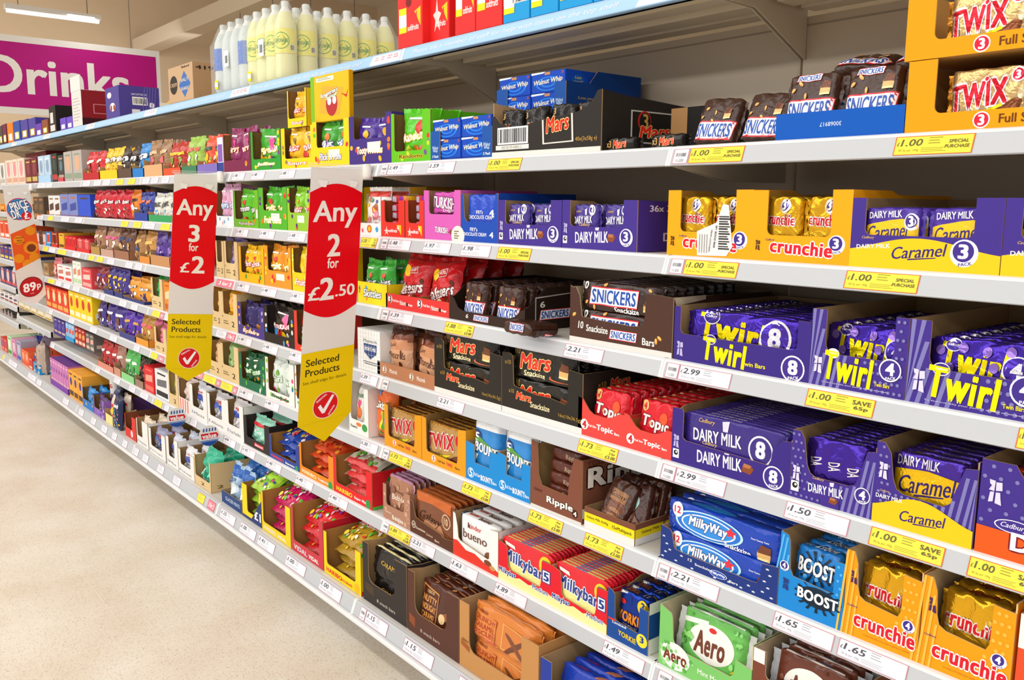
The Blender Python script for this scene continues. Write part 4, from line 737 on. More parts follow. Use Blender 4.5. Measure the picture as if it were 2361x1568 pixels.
t = tray('spotted and striped four-pack milk-chocolate tray', 4, 1820, 2010, 1008, PUR, lambda a: spst(.5, .55, rev=1)+[P([(.42, .0), (.62, .0), (.60, .42), (.30, .42)], PUR)]+dmilk(.45, .23, .42, a)+ring(.88, .30, .09, '4', a)+ftr(.07, .18, .05, a)+oly(.08, .38, .09, a, '#d8d2ec')+cube(.55, .11, .055, a), top=[(0, 1), (.10, 1), (.15, .9), (.20, .52), (.24, .42), (.30, .38), (.70, .38), (.78, .42), (.82, .55), (.90, .92), (1, .94)], dep=.42, hs=.140)
d4 = brick(t.W*.80, .125, .023, '#44289a', [T('DA', .16, .6, .12, .22, '#f1eef8', rot=-1.45), T('DA', .48, .58, .12, .22, '#f1eef8', rot=-1.45), T('DA', .80, .56, .12, .22, '#f1eef8', rot=-1.45), Rc(.62, .12, .76, .30, '#2a98b8'), P([(0, .0), (1, .0), (1, .3), (.5, .36), (0, .34)], '#6a34a4')]+[E(x, y, .05, '#9455c4') for x, y in ((.1, .2), (.3, .12), (.5, .22), (.9, .15))], [T('DAIRY MILK 4 PACK', .5, .5, .8, .5, '#d8d2ec', rot=math.pi)], 'foil', amp=.003, seed=4)
file(t, d4, 'four-bar milk-chocolate pack', 14, .026, cols=((.5, ''),), where='spotted purple tray', z=.006, lean=3, y0=.02)
t = tray('spotted four-pack caramel tray with a yellow wave', 4, 2010, 2240, 1068, PUR, lambda a: spst(.5, .5, rev=1)+[wave(.30, .10, YC)]+cara(.52, .19, .46, .13)+[T('DAIRY MILK', .17, .34, .28, .05, '#f4f2fa')]+cad(.12, .41, .1)+oly(.09, .66, .09, a, '#d8d2ec'), top=[(0, 1), (.08, 1), (.15, .88), (.19, .58), (.23, .46), (.30, .42), (.70, .40), (.77, .46), (.80, .6), (.88, .9), (1, .92)], dep=.42, hs=.155)
c4 = brick(t.W*.80, .135, .027, '#4a2f9a', [P([(0, .0), (1, .0), (1, .74), (.5, .80), (0, .76)], YC)]+cara(.5, .60, .8, .24)+[T('DAIRY MILK', .35, .89, .6, .13, '#e8e4f4')], [T('Caramel', .36, .5, .24, .6, '#f2c41c', rot=math.pi, sh=.2), T('DAIRY MILK 4 PACK', .74, .5, .4, .5, '#d8d2ec', rot=math.pi)], 'foil', amp=.002, seed=8)
file(t, c4, 'four-bar caramel pack', 12, .031, cols=((.5, ''),), where='wavy caramel tray', z=.006, lean=3, y0=.016)
t = tray('purple and orange double-layer bar tray cut off by the picture edge', 4, 2246, 2361, 1105, PUR, lambda a: dots(0, .3, .6, 1, 5, 6, .016, SPOT)+[P([(0, 0), (1, 0), (1, .26), (0, .30)], '#ee5a1c')]+[T('double', .66, .36, .36, .1, '#f6eef0'), T('Decker', .62, .21, .7, .18, '#f6eef0', b=.05, ol='#7a1f2a'), E(.28, .36, .15, '#e8e4f4', .07), E(.28, .36, .14, PUR, .06)]+cad(.28, .36, .2, '#e8e4f4')+oly(.12, .68, .1, a, '#d8d2ec'), top=[(0, 1), (.25, 1), (.32, .86), (.34, .58), (.4, .5), (.9, .5), (.93, .95), (1, 1)], dep=.42, w=.215, hs=.165)
dd = brick(t.W*.84, .14, .03, '#5a2f9a', [P([(0, .0), (1, .0), (1, .36), (0, .42)], '#f0501c'), T('Decker', .5, .5, .86, .3, '#f6eef0', b=.05, ol='#5a1f4a'), T('double', .3, .75, .4, .16, '#f6eef0')], [], 'foil', amp=.003, seed=5, tcol='#e0401c')
file(t, dd, 'red-topped layered-bar pack', 10, .036, cols=((.5, ''),), where='purple and orange tray', z=.006, lean=4)
# torn black trays and neighbours
m10 = lambda w, h, t: brick(w, h, t, '#16130f', [T('x10', .08, .84, .13, .22, '#a8883a', b=.0)]+mars(.40, .58, .50, .46)+[T('Snacksize', .40, .2, .34, .16, '#f2e2b0', b=.03), E(.84, .2, .20, '#e0622a', .10), E(.85, .22, .19, '#16130f', .10)]+choc(.86, .45, .07, w/h), amp=.003, seed=5)
for q, (u0, u1, lb) in enumerate(((1002, 1156, 'beside the round-sweet bags'), (1157, 1341, 'beside the red nut-bar trays'))):
    t = tray('black torn tray of ten-bar packs with red lettering, %s' % lb, 4, u0, u1, 820 if q == 0 else 845, '#2b2723', lambda a: [Rc(0, 0, 1, .09, '#e2dfda'), T('x10', .08, .84, .08, .07, '#b8923a', b=0), T('x10', .13, .38, .07, .07, '#b8923a', b=0)]+mars(.29, .33, .19, .12, .0)+[T('Snacksize', .50, .24, .24, .09, '#ecdcae'), T('16x(10x36.5g)', .86, .19, .26, .07, '#b8923a', b=0)], top=[(0, .98), (.10, .99), (.14, .95), (.155, .50), (.17, .47), (.35, .43), (.45, .41), (.62, .42), (.80, .38), (.83, .40), (.84, .92), (1, .90)], side=[(0, .9), (1, .86)], dep=.38, hs=.175, sp=lambda a: [T('x10', .18, .7, .08, .08, '#b8923a', b=0)]+mars(.36, .7, .2, .14))
    me = m10(t.W*.80, .092, .036)
    file(t, me, 'ten-bar black pack', 8, .040, cols=((.48, ''),), where='black tray %s' % ('by the round-sweet bags' if q == 0 else 'by the nut bars'), z=.014, tiers=((0, ', lower tier'), (.093, ', upper tier')), group='ten-bar black packs')
t = tray('shallow copper tray of chocolate-button bags', 4, 870, 1002, 845, '#b57a58', lambda a: [E(.14, .5, .035, '#f2e4d8'), T('3', .14, .5, .03, 0, '#6a3420'), T('Minstrels', .30, .5, .14, .3, '#f2e4d8', sh=.2), E(.62, .5, .035, '#f2e4d8'), T('3', .62, .5, .03, 0, '#6a3420'), T('Minstrels', .78, .5, .14, .3, '#f2e4d8', sh=.2)], lip=1, hs=.048, dep=.34, inner='#9a6a44')
gm = lambda v: pouch(.128, .155, .06, '#4a2418', [T('Galaxy', .34, .66, .36, .10, '#4a2418', sh=.35, b=0, rot=.2), T('Minstrels', .5, .44, .8, .15, '#4a2418', sh=.05, b=.005, rot=-.05), E(.74, .46, .03, '#5a2a1a', .10), E(.68, .24, .07, '#6a2f1c'), E(.3, .2, .06, '#7a3a22', .03), E(.45, .14, .06, '#7a3a22', .03), E(.26, .85, .09, '#7a1f1c'), T('3', .26, .85, .06, 0, '#f2d8c0')], seed=v, amp=.006, pinch=.1, bands=lambda u, v_: ('#d9a27c' if v_ < .55 else '#cf8f66') if v_ < .80-.25*(u-.5)**2 else ('#8a4a30' if v_ < .9 else None))
gms = [gm(2), gm(5), gm(7)]
for q in range(2):
    for i in range(3): stand(gms[q if i == 0 else 2], 'chocolate_bag', '%s peach and brown button-sweet bag, %s' % (('front', 'middle', 'rear')[i], 'beside the white sports box' if q == 0 else 'beside the torn black tray'), 'bag of chocolates', t.x+t.W*(.26+.48*q), t.y+.048+i*.08, t.z+.006, 4, 2-4*q, 8*q-4, 'peach button-sweet bags')
TP = '#d81828'
for q, (u0, u1, lb) in enumerate(((1332, 1437, 'beside the black trays'), (1437, 1547, 'beside the purple tray'))):
    t = tray('scalloped red tray of nut-bar packs, %s' % lb, 4, u0, u1, 945, '#dc4640', lambda a: [E(.15, .30, .085, '#f8ece8'), T('4', .15, .30, .08, 0, '#c8202c', b=.04), T('Full Size', .33, .30, .17, .06, '#ffffff'), T('Topic', .60, .29, .34, .19, '#ffffff', b=.04), T('Bars', .86, .26, .1, .07, '#ffffff')], top=[(0, 1), (.10, .97), (.25, .70), (.35, .62), (.60, .60), (.75, .66), (.90, .80), (1, .80)], hs=.098 if q == 0 else .085, dep=.42, side=[(0, .8), (.1, .75), (1, .75)], inner='#b0703c')
    tpk = brick(t.W*.80, .115, .030, TP, [T('4', .14, .86, .12, .18, '#d8b060', b=.02), E(.14, .86, .11, '#e8b870'), T('4', .14, .86, .1, .15, TP, b=.04), T('Topic', .50, .50, .78, .30, '#fbf4ee', b=.04, rot=-.08, ol='#7a0a14', ow=.035), E(.72, .66, .12, '#e8582c'), E(.34, .52, .045, '#d8b090')], [T('Topic', .5, .5, .4, .5, '#f2d890', rot=math.pi), Rc(.1, .2, .2, .8, '#e8b860'), Rc(.75, .2, .85, .8, '#e8b860')], amp=.003, seed=4+q)
    file(t, tpk, 'red nut-bar pack', 12, .033, cols=((.54, ''),), where='scalloped tray %s' % lb, z=.008, lean=8, y0=.03)
t = carton('white net-patterned sports sweet box with a shield', 4, 826, 877, 755, .24, '#ecebe8', lambda a: [P([(.28, .66), (.86, .66), (.84, .44), (.57, .30), (.30, .44)], '#24407e'), T('SPORTS MIX', .57, .54, .5, .08, '#ffffff'), T('Maynards', .57, .72, .6, .10, '#8a8a90', sh=.15), Rc(.25, .22, .9, .24, '#55555c'), Rc(.3, .17, .85, .19, '#55555c')]+[Rc(i/8, 0, i/8+.008, 1, '#cfcdc9') for i in range(9)]+[Rc(0, i/10, 1, i/10+.006, '#cfcdc9') for i in range(11)])
# sixth shelf
t = tray('starry navy tray of twelve-bar star packs', 5, 1522, 1790, 1180, '#22377e', lambda a: [P([(x, y+.03), (x+.006, y+.01), (x+.016, y+.01), (x+.008, y-.01), (x+.011, y-.03), (x, y-.015), (x-.011, y-.03), (x-.008, y-.01), (x-.016, y+.01), (x-.006, y+.01)], '#e8ecf6') for x, y in ((.03, .7), (.06, .5), (.05, .25), (.09, .35), (.15, .1), (.2, .30), (.9, .5), (.94, .7), (.93, .35), (.89, .2), (.96, .12), (.72, .08), (.82, .1), (.3, .06), (.5, .06), (.62, .1), (.78, .22), (.025, .1), (.92, .85))]+[E(.28, .28, .035, '#e8ecf6'), E(.28, .28, .031, '#22377e'), T('12', .28, .28, .035, .08, '#e8ecf6'), T('Snacksize', .40, .22, .15, .07, '#e8ecf6'), E(.53, .18, .075, '#e8ecf6', .1), E(.53, .18, .07, '#2a4fae', .09), T('MilkyWay', .53, .18, .12, .09, '#ffffff', sh=.15), T('Bars', .66, .13, .07, .07, '#e8ecf6')], top=[(0, 1), (.08, .96), (.10, .9), (.125, .5), (.14, .42), (.2, .40), (.80, .36), (.84, .38), (.86, .5), (.875, .95), (1, 1)], dep=.36, hs=.082)
mw = brick(t.W*1.0, .072, .04, '#1440b0', [E(.40, .46, .30, '#bfe8fa', .44), E(.40, .46, .28, '#1a6fd0', .40), E(.40, .46, .24, '#e8f6fe', .34), E(.40, .46, .225, '#2a8ae0', .30), T('MilkyWay', .40, .46, .34, .40, '#ffffff', sh=.2, b=.04, ol='#14307a', rot=-.02), P([(.58, .6), (.60, .72), (.615, .6), (.65, .58), (.62, .5), (.63, .38), (.6, .46), (.57, .4), (.58, .5), (.555, .56)], '#e0283a'), E(.12, .74, .055, '#f6f6fa'), E(.12, .74, .047, '#f6f6fa'), T('12', .12, .74, .06, .22, '#e0283a', b=.04), T('Snacksize', .66, .13, .22, .16, '#ffffff', b=.02), T('Some Yummy Taste', .84, .62, .14, .07, '#e8f0fc')]+choc(.87, .25, .05, t.W/.072)+blobs(['#6ab0f0'], 10, .02, .05, .3, .95, .006, 4), [E(.4, .5, .2, '#2a8ae0', .3)], amp=.0018, seed=2, fin=.004)
file(t, mw, 'star twelve-pack', 7, .044, cols=((.5, ''),), where='starry navy tray', z=.004, tiers=((0, ', lower tier'), (.0725, ', upper tier')), group='star twelve-packs')
BL = '#1d84d0'
t = tray('bright blue spotted tray of energy bars with a black starburst', 5, 1792, 1940, 1230, BL, lambda a: dots(.6, .3, 1, 1, 5, 8, .02, '#5ab0ea')+[P([(lo, .5), (lo+.03, .5), (lo+.12, 1), (lo+.09, 1)], '#5ab0ea') for lo in (-.05, .02, .09)]+[E(.62, .29, .30, '#1a2a3a', .13)]+[P([(.62, .29), (.62+.36*math.cos(q*.42), .29+.19*math.sin(q*.42)), (.62+.36*math.cos(q*.42+.13), .29+.19*math.sin(q*.42+.13))], '#1a2a3a') for q in range(15)]+[T('BOOST', .62, .29, .60, .13, '#f4f6f8', b=.06, rot=-.03, ol='#1a2a3a', ow=.04)]+badge(.085, .56, .075, '4', a, fg='#3a2f80')+oly(.12, .33, .09, a, '#2a3a7a'), top=[(0, 1), (.12, .97), (.15, .9), (.17, .54), (.22, .46), (.80, .42), (.84, .46), (.85, .84), (1, .84)], dep=.4, hs=.165)
bo = brick(t.W*.78, .135, .034, '#1a78c8', [P([(.5, .70), (.5+.46*math.cos(q*.42), .70+.26*math.sin(q*.42)), (.5+.46*math.cos(q*.42+.15), .70+.26*math.sin(q*.42+.15))], '#152535') for q in range(15)]+[T('BOOST', .5, .70, .84, .22, '#f4f6f8', b=.06, ol='#1a2a3a', ow=.035, rot=-.05)]+blobs(['#4aa2e4'], 10, .05, .05, .95, .95, .05, 3), [T('BOOST', .6, .5, .44, .6, '#eef2f6', b=.04, rot=math.pi), T('4 PACK', .2, .5, .18, .4, '#cfe4f4', rot=math.pi)], amp=.003, seed=5)
file(t, bo, 'bright blue pack', 9, .042, cols=((.5, ''),), where='bright blue tray', z=.004, lean=5)
for q, (u0, u1, vt, lb) in enumerate(((1942, 2112, 1290, 'beside the bright blue tray'), (2116, 2324, 1350, 'beside the cut-off red tray'))):
    t = tray('amber spotted tray of four-pack honeycomb bars, %s' % lb, 5, u0, u1, vt, '#f59a14', lambda a: dots(.7, .1, 1, 1, 4, 9, .022, '#f8b848')+[P([(lo, 0), (lo+.03, 0), (lo+.13, 1), (lo+.1, 1)], '#f8b848') for lo in (-.1, -.03, .04, .11)]+crun(.56, .22, .80, .17)+badge(.87, .36, .085, '4', a)+cad(.12, .36, .14, '#3a2a72')+oly(.12, .70, .09, a, '#4a2a5a')+[T('To find out why your pack is spotty or stripey', .6, .07, .62, .02, '#7a3a18', b=0)], top=[(0, 1), (.10, 1), (.13, .92), (.15, .86), (.17, .60), (.20, .50), (.28, .46), (.72, .42), (.76, .5), (.77, .92), (1, .9)], dep=.42, hs=.172, inner='#e0c090')
    cr4 = brick(t.W*.80, .145, .038, '#e0a81e', crun(.5, .64, .9, .2)+blobs(['#f2c84a'], 14, .05, .05, .95, .95, .05, 4)+[E(.93, .66, .10, PUR)], [T('crunchie', .55, .5, .46, .6, '#c8202c', b=.04, rot=math.pi)], 'foil', amp=.004, seed=3)
    file(t, cr4, 'gold spotted pack', 9, .044, cols=((.5, ''),), where='amber spotted tray %s' % ('one' if q == 0 else 'two'), z=.005, lean=5)
t = tray('white and red tray of crisp red packs cut off by the picture edge', 5, 2334, 2361, 1385, '#e8502c', lambda a: [Rc(0, .62, 1, 1, '#ece8e4')], lip=.62, wl=.2, wr=.1, dep=.4, w=.2, hs=.16)
file(t, brick(.16, .16, .034, '#d8242c', [], seed=3), 'glossy red pack', 6, .04, where='white and red tray', z=.004)
t = tray('brown ripple-bar tray with a torn corner and large side lettering', 5, 1224, 1340, 1010, '#7d4a38', lambda a: [T('Ripple', .58, .17, .5, .12, '#f6efe6', b=.04, ol='#3a1c12'), T('4', .88, .12, .06, .07, '#f6efe6'), E(.88, .12, .055, '#3a1c12'), T('4', .88, .12, .05, .06, '#f6efe6'), T('Galaxy', .15, .27, .18, .06, '#3a1c12', sh=.4, b=0), Rc(0, 0, 1, .03, '#d8d2ca')], top=[(0, 1), (.12, .97), (.15, .5), (.19, .42), (.22, .36), (.72, .34), (.74, .36), (.76, .62), (.84, .9), (.88, .92), (1, .92)], side=[(0, .92), (1, .9)], dep=.38, hs=.188, inner='#a88658', sp=lambda a: [T('Ripple', .46, .60, .8, .36, '#efe6dc', b=.05, ol='#2a1410', ow=.05), Rc(.0, .08, .35, .22, '#ece8e2'), T('TGSS', .12, .85, .16, .07, '#5a3020')])
rp = brick(t.W*.74, .034, .12, '#5a2a1e', [T('Ripple', .7, .4, .3, .5, '#b89a84', sh=.1)], [T('Ripple', .6, .4, .5, .5, '#efe4d6', sh=.1)], amp=.002, seed=3, tcol='#6a3324')
for i in range(5): tag(put('multipack', rp, None, (t.x+t.W*.5, t.y+.075+i*.004, t.z+.004+i*.0345)), '%s brown ripple pack from the bottom of the stack in the torn brown tray' % ORDS[i], 'chocolate pack', 'ripple packs')
t = tray('low brown and yellow tray of rippled chocolate packs', 5, 1347, 1462, 1213, '#7a4a38', lambda a: [Rc(0, 0, 1, .32, '#e4e0da'), Rc(0, .32, 1, .74, '#f2d81c'), T('Galaxy Milk 4x46g', .27, .54, .44, .15, '#5a4a12'), T('15xMultipack', .76, .5, .38, .2, '#4a3c10')], lip=1, hs=.055, dep=.15, sp=lambda a: [Rc(0, 0, 1, .32, '#e4e0da'), Rc(0, .32, 1, .74, '#f2d81c'), T('Galaxy Milk 4x46g', .5, .54, .7, .17, '#5a4a12')], inner='#a08058')
gx = brick(.105, .13, .034, '#4a2618', [T('Galaxy', .5, .66, .6, .14, '#2a120a', sh=.35, b=.0), P([(.1, .0), (.9, .0), (.85, .5), (.6, .62), (.3, .56)], '#7a4428'), P([(.2, .78), (.8, .78), (.8, .56), (.2, .56)], '#a8744a'), T('Galaxy', .5, .66, .6, .14, '#2a120a', sh=.35, b=.0), E(.55, .38, .22, '#b07a50', .04), E(.58, .26, .24, '#b07a50', .04)], amp=.004, seed=6)
gx2 = brick(.105, .13, .034, '#45221a', [E(.5, .6, .2, '#bfe0d8'), E(.5, .6, .15, '#4a9a8a'), P([(.1, 0), (.9, 0), (.6, .4), (.2, .3)], '#7a4a38')], amp=.006, seed=9)
for i, (m_, fx, dy_, ln, rz, lb) in enumerate(((gx, .32, .035, 24, 10, 'leaning front pack'), (gx2, .72, .05, 30, -14, 'front pack with a pale round seal'), (gx2, .35, .085, 20, 4, 'rear pack behind the leaning one'), (gx, .75, .095, 22, -6, 'rear pack behind the sealed one'))):
    stand(m_, 'multipack', 'glossy brown chocolate %s in the brown and yellow tray' % lb, 'chocolate pack', t.x+t.W*fx, t.y+dy_, t.z+.004, ln, 0, rz, 'packs in the brown and yellow tray')
for q, (u0, u1, lb) in enumerate(((1075, 1147, 'next to the gold trays'), (1147, 1222, 'next to the torn brown tray'))):
    t = tray('cyan-blue coconut-bar tray with a notched front, %s' % lb, 5, u0, u1, 1066 if q == 0 else 1100, '#1b88d2', lambda a: [E(.16, .2, .10, '#e8f2fa'), E(.16, .2, .085, '#1b88d2'), T('5', .16, .2, .08, 0, '#e8f2fa', b=.03), T('Full Size', .36, .20, .2, .08, '#e8f2fa'), T('BOUNTY', .66, .17, .36, .14, '#f6f8fa', b=.05), T('Bars', .91, .15, .12, .08, '#e8f2fa')], top=[(0, 1), (.26, .96), (.28, .5), (.74, .48), (.76, .92), (1, .92)], dep=.36, hs=.118)
    bt = brick(t.W*.93, .190, .06, '#2a86d0', [E(.20, .70, .16, '#1a2f6e'), T('5', .20, .70, .12, .13, '#fbfbfa', b=.04), P([(.02, .66), (.9, .50), (.9, .54), (.3, .7)], '#5a9a3a'), P([(.0, .45), (.25, .42), (.1, .2), (0, .2)], '#f4f6f6'), T('BOUNTY', .62, .52, .95, .15, '#fbfbfa', b=.06, rot=-.08, ol='#1a4a7a', ow=.03)], [E(.2, .5, .05, '#1f6ab0'), T('5', .2, .5, .03, 0, '#fbfbfa'), T('Full Size BOUNTY Bars', .6, .5, .6, .35, '#5a8ab8')], amp=.003, seed=3+q, tcol='#eef1f4', bands=lambda u, v, f: '#eef1f4' if v > .84 else None, fcol='#eef1f4')
    file(t, bt, 'blue and white pack', 4, .066, cols=((.5, ''),), where='coconut tray %s' % lb, z=.004, lean=2)
    tag(put('multipack', brick(t.W*.9, .05, .10, '#eef1f4', [E(.16, .5, .06, '#1f6ab0'), T('5', .16, .5, .04, 0, '#fbfbfa'), T('Full Size BOUNTY Bars', .6, .5, .6, .3, '#7a9cc0')], amp=.003, seed=9), None, (t.x+t.W*.55, t.y+.07, t.z+.198)), 'white-topped coconut pack lying over the tray %s' % lb, 'chocolate pack', 'coconut packs on top')
for q, (u0, u1, lb) in enumerate(((887, 972, 'beside the orange bag'), (973, 1074, 'beside the coconut trays'))):
    t = tray('amber tray of gold five-bar finger packs, %s' % lb, 5, u0, u1, 948 if q == 0 else 976, '#e79a1c', lambda a: [E(.28, .14, .045, '#f8ece8'), T('5', .28, .14, .035, 0, '#d8203a', b=.04), T('Full Size', .46, .13, .16, .05, '#7a3a10'), T('TWIX', .64, .13, .14, .07, '#d8404a', b=.04), T('Bars', .82, .12, .1, .05, '#7a3a10')], top=[(0, 1), (.10, .98), (.11, .30), (.14, .25), (.80, .22), (.82, .3), (.83, .96), (1, 1)], dep=.42, hs=.148, inner='#b98a50')
    tw5 = brick(t.W*.86, .135, .024, '#c8a060', twix(.40, .58, .76, .34)+[E(.92, .72, .09, '#d8203a'), P([(.02, .14), (.5, .28), (.72, .34), (.5, .18), (.1, .05)], '#f2e21c'), E(.74, .18, .2, '#6b3a20', .10, .5), E(.90, .28, .17, '#7a4426', .09, .5)], [T('TWIX BARS', .4, .5, .5, .4, '#b85a5a', rot=math.pi)], 'foil', seed=4, amp=.0012, tcol='#b98436')
    file(t, tw5, 'gold five-bar pack', 15, .0265, cols=((.48, ''),), where='amber tray %s' % lb, z=.004)
me = lambda v: pouch(.12, .20, .06, '#e0641c', [P([(.1, .82), (.45, .78), (.4, .92), (.2, .93)], '#2a8ad8'), T('Skittles', .62, .62, .74, .13, '#fbf6ee', b=.05, sh=.1, ol='#5a2a12'), P([(.45, .2), (.55, .2), (.6, .52), (.5, .52)], '#f4d21a'), P([(.57, .18), (.67, .2), (.7, .52), (.61, .52)], '#3aa83a'), P([(.69, .2), (.76, .24), (.78, .52), (.71, .52)], '#2a7ad8'), E(.3, .2, .06, '#f4d21a'), E(.45, .12, .06, '#3aa83a'), E(.25, .09, .05, '#e84a2c'), E(.65, .1, .05, '#f07ab0')], seed=v, amp=.006)
mo = me(4)
x0, W, y, z, H = spot(5, 851, 893, 910)
for i in range(4): stand(mo, 'sweet_bag', '%s orange rainbow-sweet bag from the front, beside the amber trays' % ORDS[i], 'bag of sweets', x0+.06+i*.004, y+.04+i*.078, z+.006, 3, 0, 3*(-1)**i, 'orange rainbow-sweet bags')
# seventh shelf
t = tray('bubble-patterned copper tray of bubbly chocolate bars', 6, 884, 946, 1168, '#b08068', lambda a: [E(x, y, r, '#d0a68e') for x, y, r in ((.1, .5, .05), (.9, .62, .06), (.85, .4, .05), (.93, .25, .06), (.1, .3, .04), (.82, .1, .05), (.6, .08, .04), (.06, .7, .04), (.95, .8, .04))]+[E(x, y, r, '#b08068') for x, y, r in ((.9, .62, .045), (.93, .25, .045), (.1, .5, .035))]+[T('Galaxy', .2, .22, .26, .09, '#f0ddcc', sh=.3, b=0), T('Bubbles', .55, .14, .4, .12, '#f6e8da', b=.03)], lip=.42, wl=.12, wr=.22, dep=.38, hs=.125, inner='#8a5a44')
gb = brick(t.W*.92, .158, .017, '#a87458', [T('Galaxy', .45, .66, .5, .09, '#5a2a1a', sh=.3, b=0), T('Bubbles', .5, .52, .6, .12, '#f2ddcc', b=.03)]+blobs(['#c89a80', '#8a5a40'], 12, .1, .15, .9, .85, .08, 2), [], amp=.003, seed=2, tcol='#b07a98', fcol='#d09ab0')
file(t, gb, 'bubbly bar pack with a pink edge', 16, .0215, where='copper tray', z=.004, lean=2)
t = tray('brown ten-bar smooth-chocolate tray with a torn corner', 6, 946, 1045, 1178, '#5a3526', lambda a: [E(.09, .26, .05, '#e8d4c0'), E(.09, .26, .04, '#5a3526'), T('10', .09, .26, .05, .09, '#e8d4c0'), T('Snacksize', .26, .21, .22, .07, '#e8d4c0'), T('Galaxy', .47, .16, .16, .09, '#e8c8a8', sh=.3, b=0), T('Bars', .64, .11, .1, .06, '#e8d4c0')], top=[(0, .95), (.06, .92), (.11, .6), (.14, .5), (.3, .44), (.72, .36), (.76, .30), (.85, .30), (.98, .34), (1, .5)], dep=.4, hs=.118, side=[(0, .5), (.05, .6), (1, .8)])
g10 = brick(t.W*.94, .148, .022, '#7a4326', [T('Galaxy', .42, .44, .56, .26, '#3a180c', sh=.35, b=.0, rot=-.06), E(.83, .56, .11, '#e8c8a0'), E(.83, .56, .095, '#7a4326'), T('10', .83, .56, .1, .16, '#e8c8a0'), P([(.05, .98), (.95, .98), (.95, .74), (.5, .82), (.05, .78)], '#c8601c'), P([(.1, .0), (.9, .0), (.7, .4), (.3, .42)], '#b8805a'), T('Galaxy', .42, .44, .56, .26, '#3a180c', sh=.35, b=.0, rot=-.06)], [], amp=.002, seed=5, tcol='#b0591f')
file(t, g10, 'ten-bar smooth-chocolate pack', 14, .0245, where='brown ten-bar tray', z=.004)
t = tray('white and red tray of hazelnut wafer bars', 6, 1045, 1148, 1188, '#eeecea', lambda a: [P([(0, 0), (1, 0), (1, .10), (.85, .20), (.7, .16), (.5, .26), (.3, .24), (.1, .38), (0, .36)], '#e03a2c'), E(.78, .2, .08, '#7a4a30', .06), E(.88, .13, .06, '#c89a5a', .05)], top=[(0, 1), (.05, .98), (.10, .7), (.12, .45), (.16, .4), (.78, .28), (.81, .32), (.83, .98), (1, 1)], dep=.36, hs=.14)
kb = brick(t.W*.92, .138, .036, '#f0efee', [T('kinder', .44, .80, .34, .12, '#d8302c', b=.01), T('k', .29, .80, .06, .12, '#2a2a2a', b=.03), T('bueno', .44, .58, .62, .2, '#6a3a28', b=.01), Rc(.84, .66, .98, .80, '#3a9ad0'), P([(0, 0), (1, 0), (1, .2), (.6, .12), (.3, .28), (0, .3)], '#e03a2c'), E(.84, .28, .14, '#7a4a34', .12), P([(0, 0), (.07, 0), (.07, 1), (0, 1)], '#1f3a5a')], [T('kinder', .30, .6, .24, .4, '#d8302c'), T('bueno', .62, .45, .3, .5, '#6a3a28'), Rc(0, 0, .10, 1, '#1f3a5a')], amp=.001, seed=2)
file(t, kb, 'white wafer-bar pack', 8, .041, where='white and red tray', z=.004)
MB_ = '#dd2230'
for q, (u0, u1, vt, lb) in enumerate(((1149, 1271, 1247, 'beside the white wafer tray'), (1271, 1398, 1293, 'beside the navy biscuit tray'))):
    t = tray('red and cream white-chocolate tray, %s' % lb, 6, u0, u1, vt, MB_, lambda a: [P([(0, 0), (1, 0), (1, .22)]+[(1-i/12, .24+.03*math.sin(i*2.1)) for i in range(1, 13)], '#f4e8a0'), T('Milkybar', .18, .25, .32, .17, '#24408e', b=.05, ol='#ffffff'), T('Medium', .80, .24, .28, .11, '#24408e', b=.02, ol='#ffffff'), E(.88, .62, .055, '#ffffff'), Rc(.83, .48, .98, .80, '#24408e'), Rc(.845, .5, .965, .78, '#f2f2f2'), T('5', .905, .64, .08, .2, '#24408e', b=.05)], top=[(0, 1), (.15, .94), (.17, .86), (.19, .44), (.23, .36), (.74, .30), (.79, .32), (.81, .46), (.82, .98), (1, 1)], dep=.42, hs=.118)
    mk = brick(t.W*.96, .132, .0125, MB_, [P([(.03, .0), (.97, .0), (.97, .36), (.7, .42), (.3, .46), (.03, .62)], '#f4e690'), T('Milkybar', .45, .52, .78, .34, '#24408e', b=.05, rot=-.08, ol='#ffffff', ow=.05), P([(.04, .90), (.26, .86), (.28, .78), (.06, .82)], '#f0ece8'), E(.90, .72, .13, '#f2d020'), T('5', .90, .70, .12, .28, '#24408e', b=.05), P([(.65, .05), (.9, .08), (.85, .22), (.7, .18)], '#e8d8a8')], [Rc(.08, .2, .92, .8, '#ecd87a'), Rc(.34, .15, .62, .85, '#7a86b8')], amp=.0006, seed=3)
    file(t, mk, 'red and cream pack', 26, .0145, where='white-chocolate tray %s' % lb, z=.004)
t = tray('navy biscuit-bar tray with yellow 3 badges and white base', 6, 1400, 1492, 1380, '#1d4a94', lambda a: [T('YORKIE', .50, .17, .44, .10, '#f2c81c', b=.03, rot=-.06), E(.86, .24, .13, '#f4dc3a'), T('3', .86, .26, .08, .12, '#24408e', b=.05), Rc(.02, .40, .2, .36, '#e03a2c'), T('Limited', .3, .34, .34, .05, '#e8eef8')], top=[(0, .98), (.10, .95), (.16, .9), (.18, .42), (.22, .38), (.74, .34), (.78, .4), (.79, .86), (1, .86)], dep=.4, hs=.135, side=[(0, .86), (.1, .8), (.3, .98), (1, .96)], sp=lambda a: [Rc(0, 0, 1, .30, '#e6e4e0'), Rc(0, .78, 1, 1, '#e6e4e0'), E(.22, .55, .09, '#d8242c', .08), T('16 x YORKIE 3 PACK', .6, .86, .6, .07, '#1d3a74')], scol='#1d4a94')
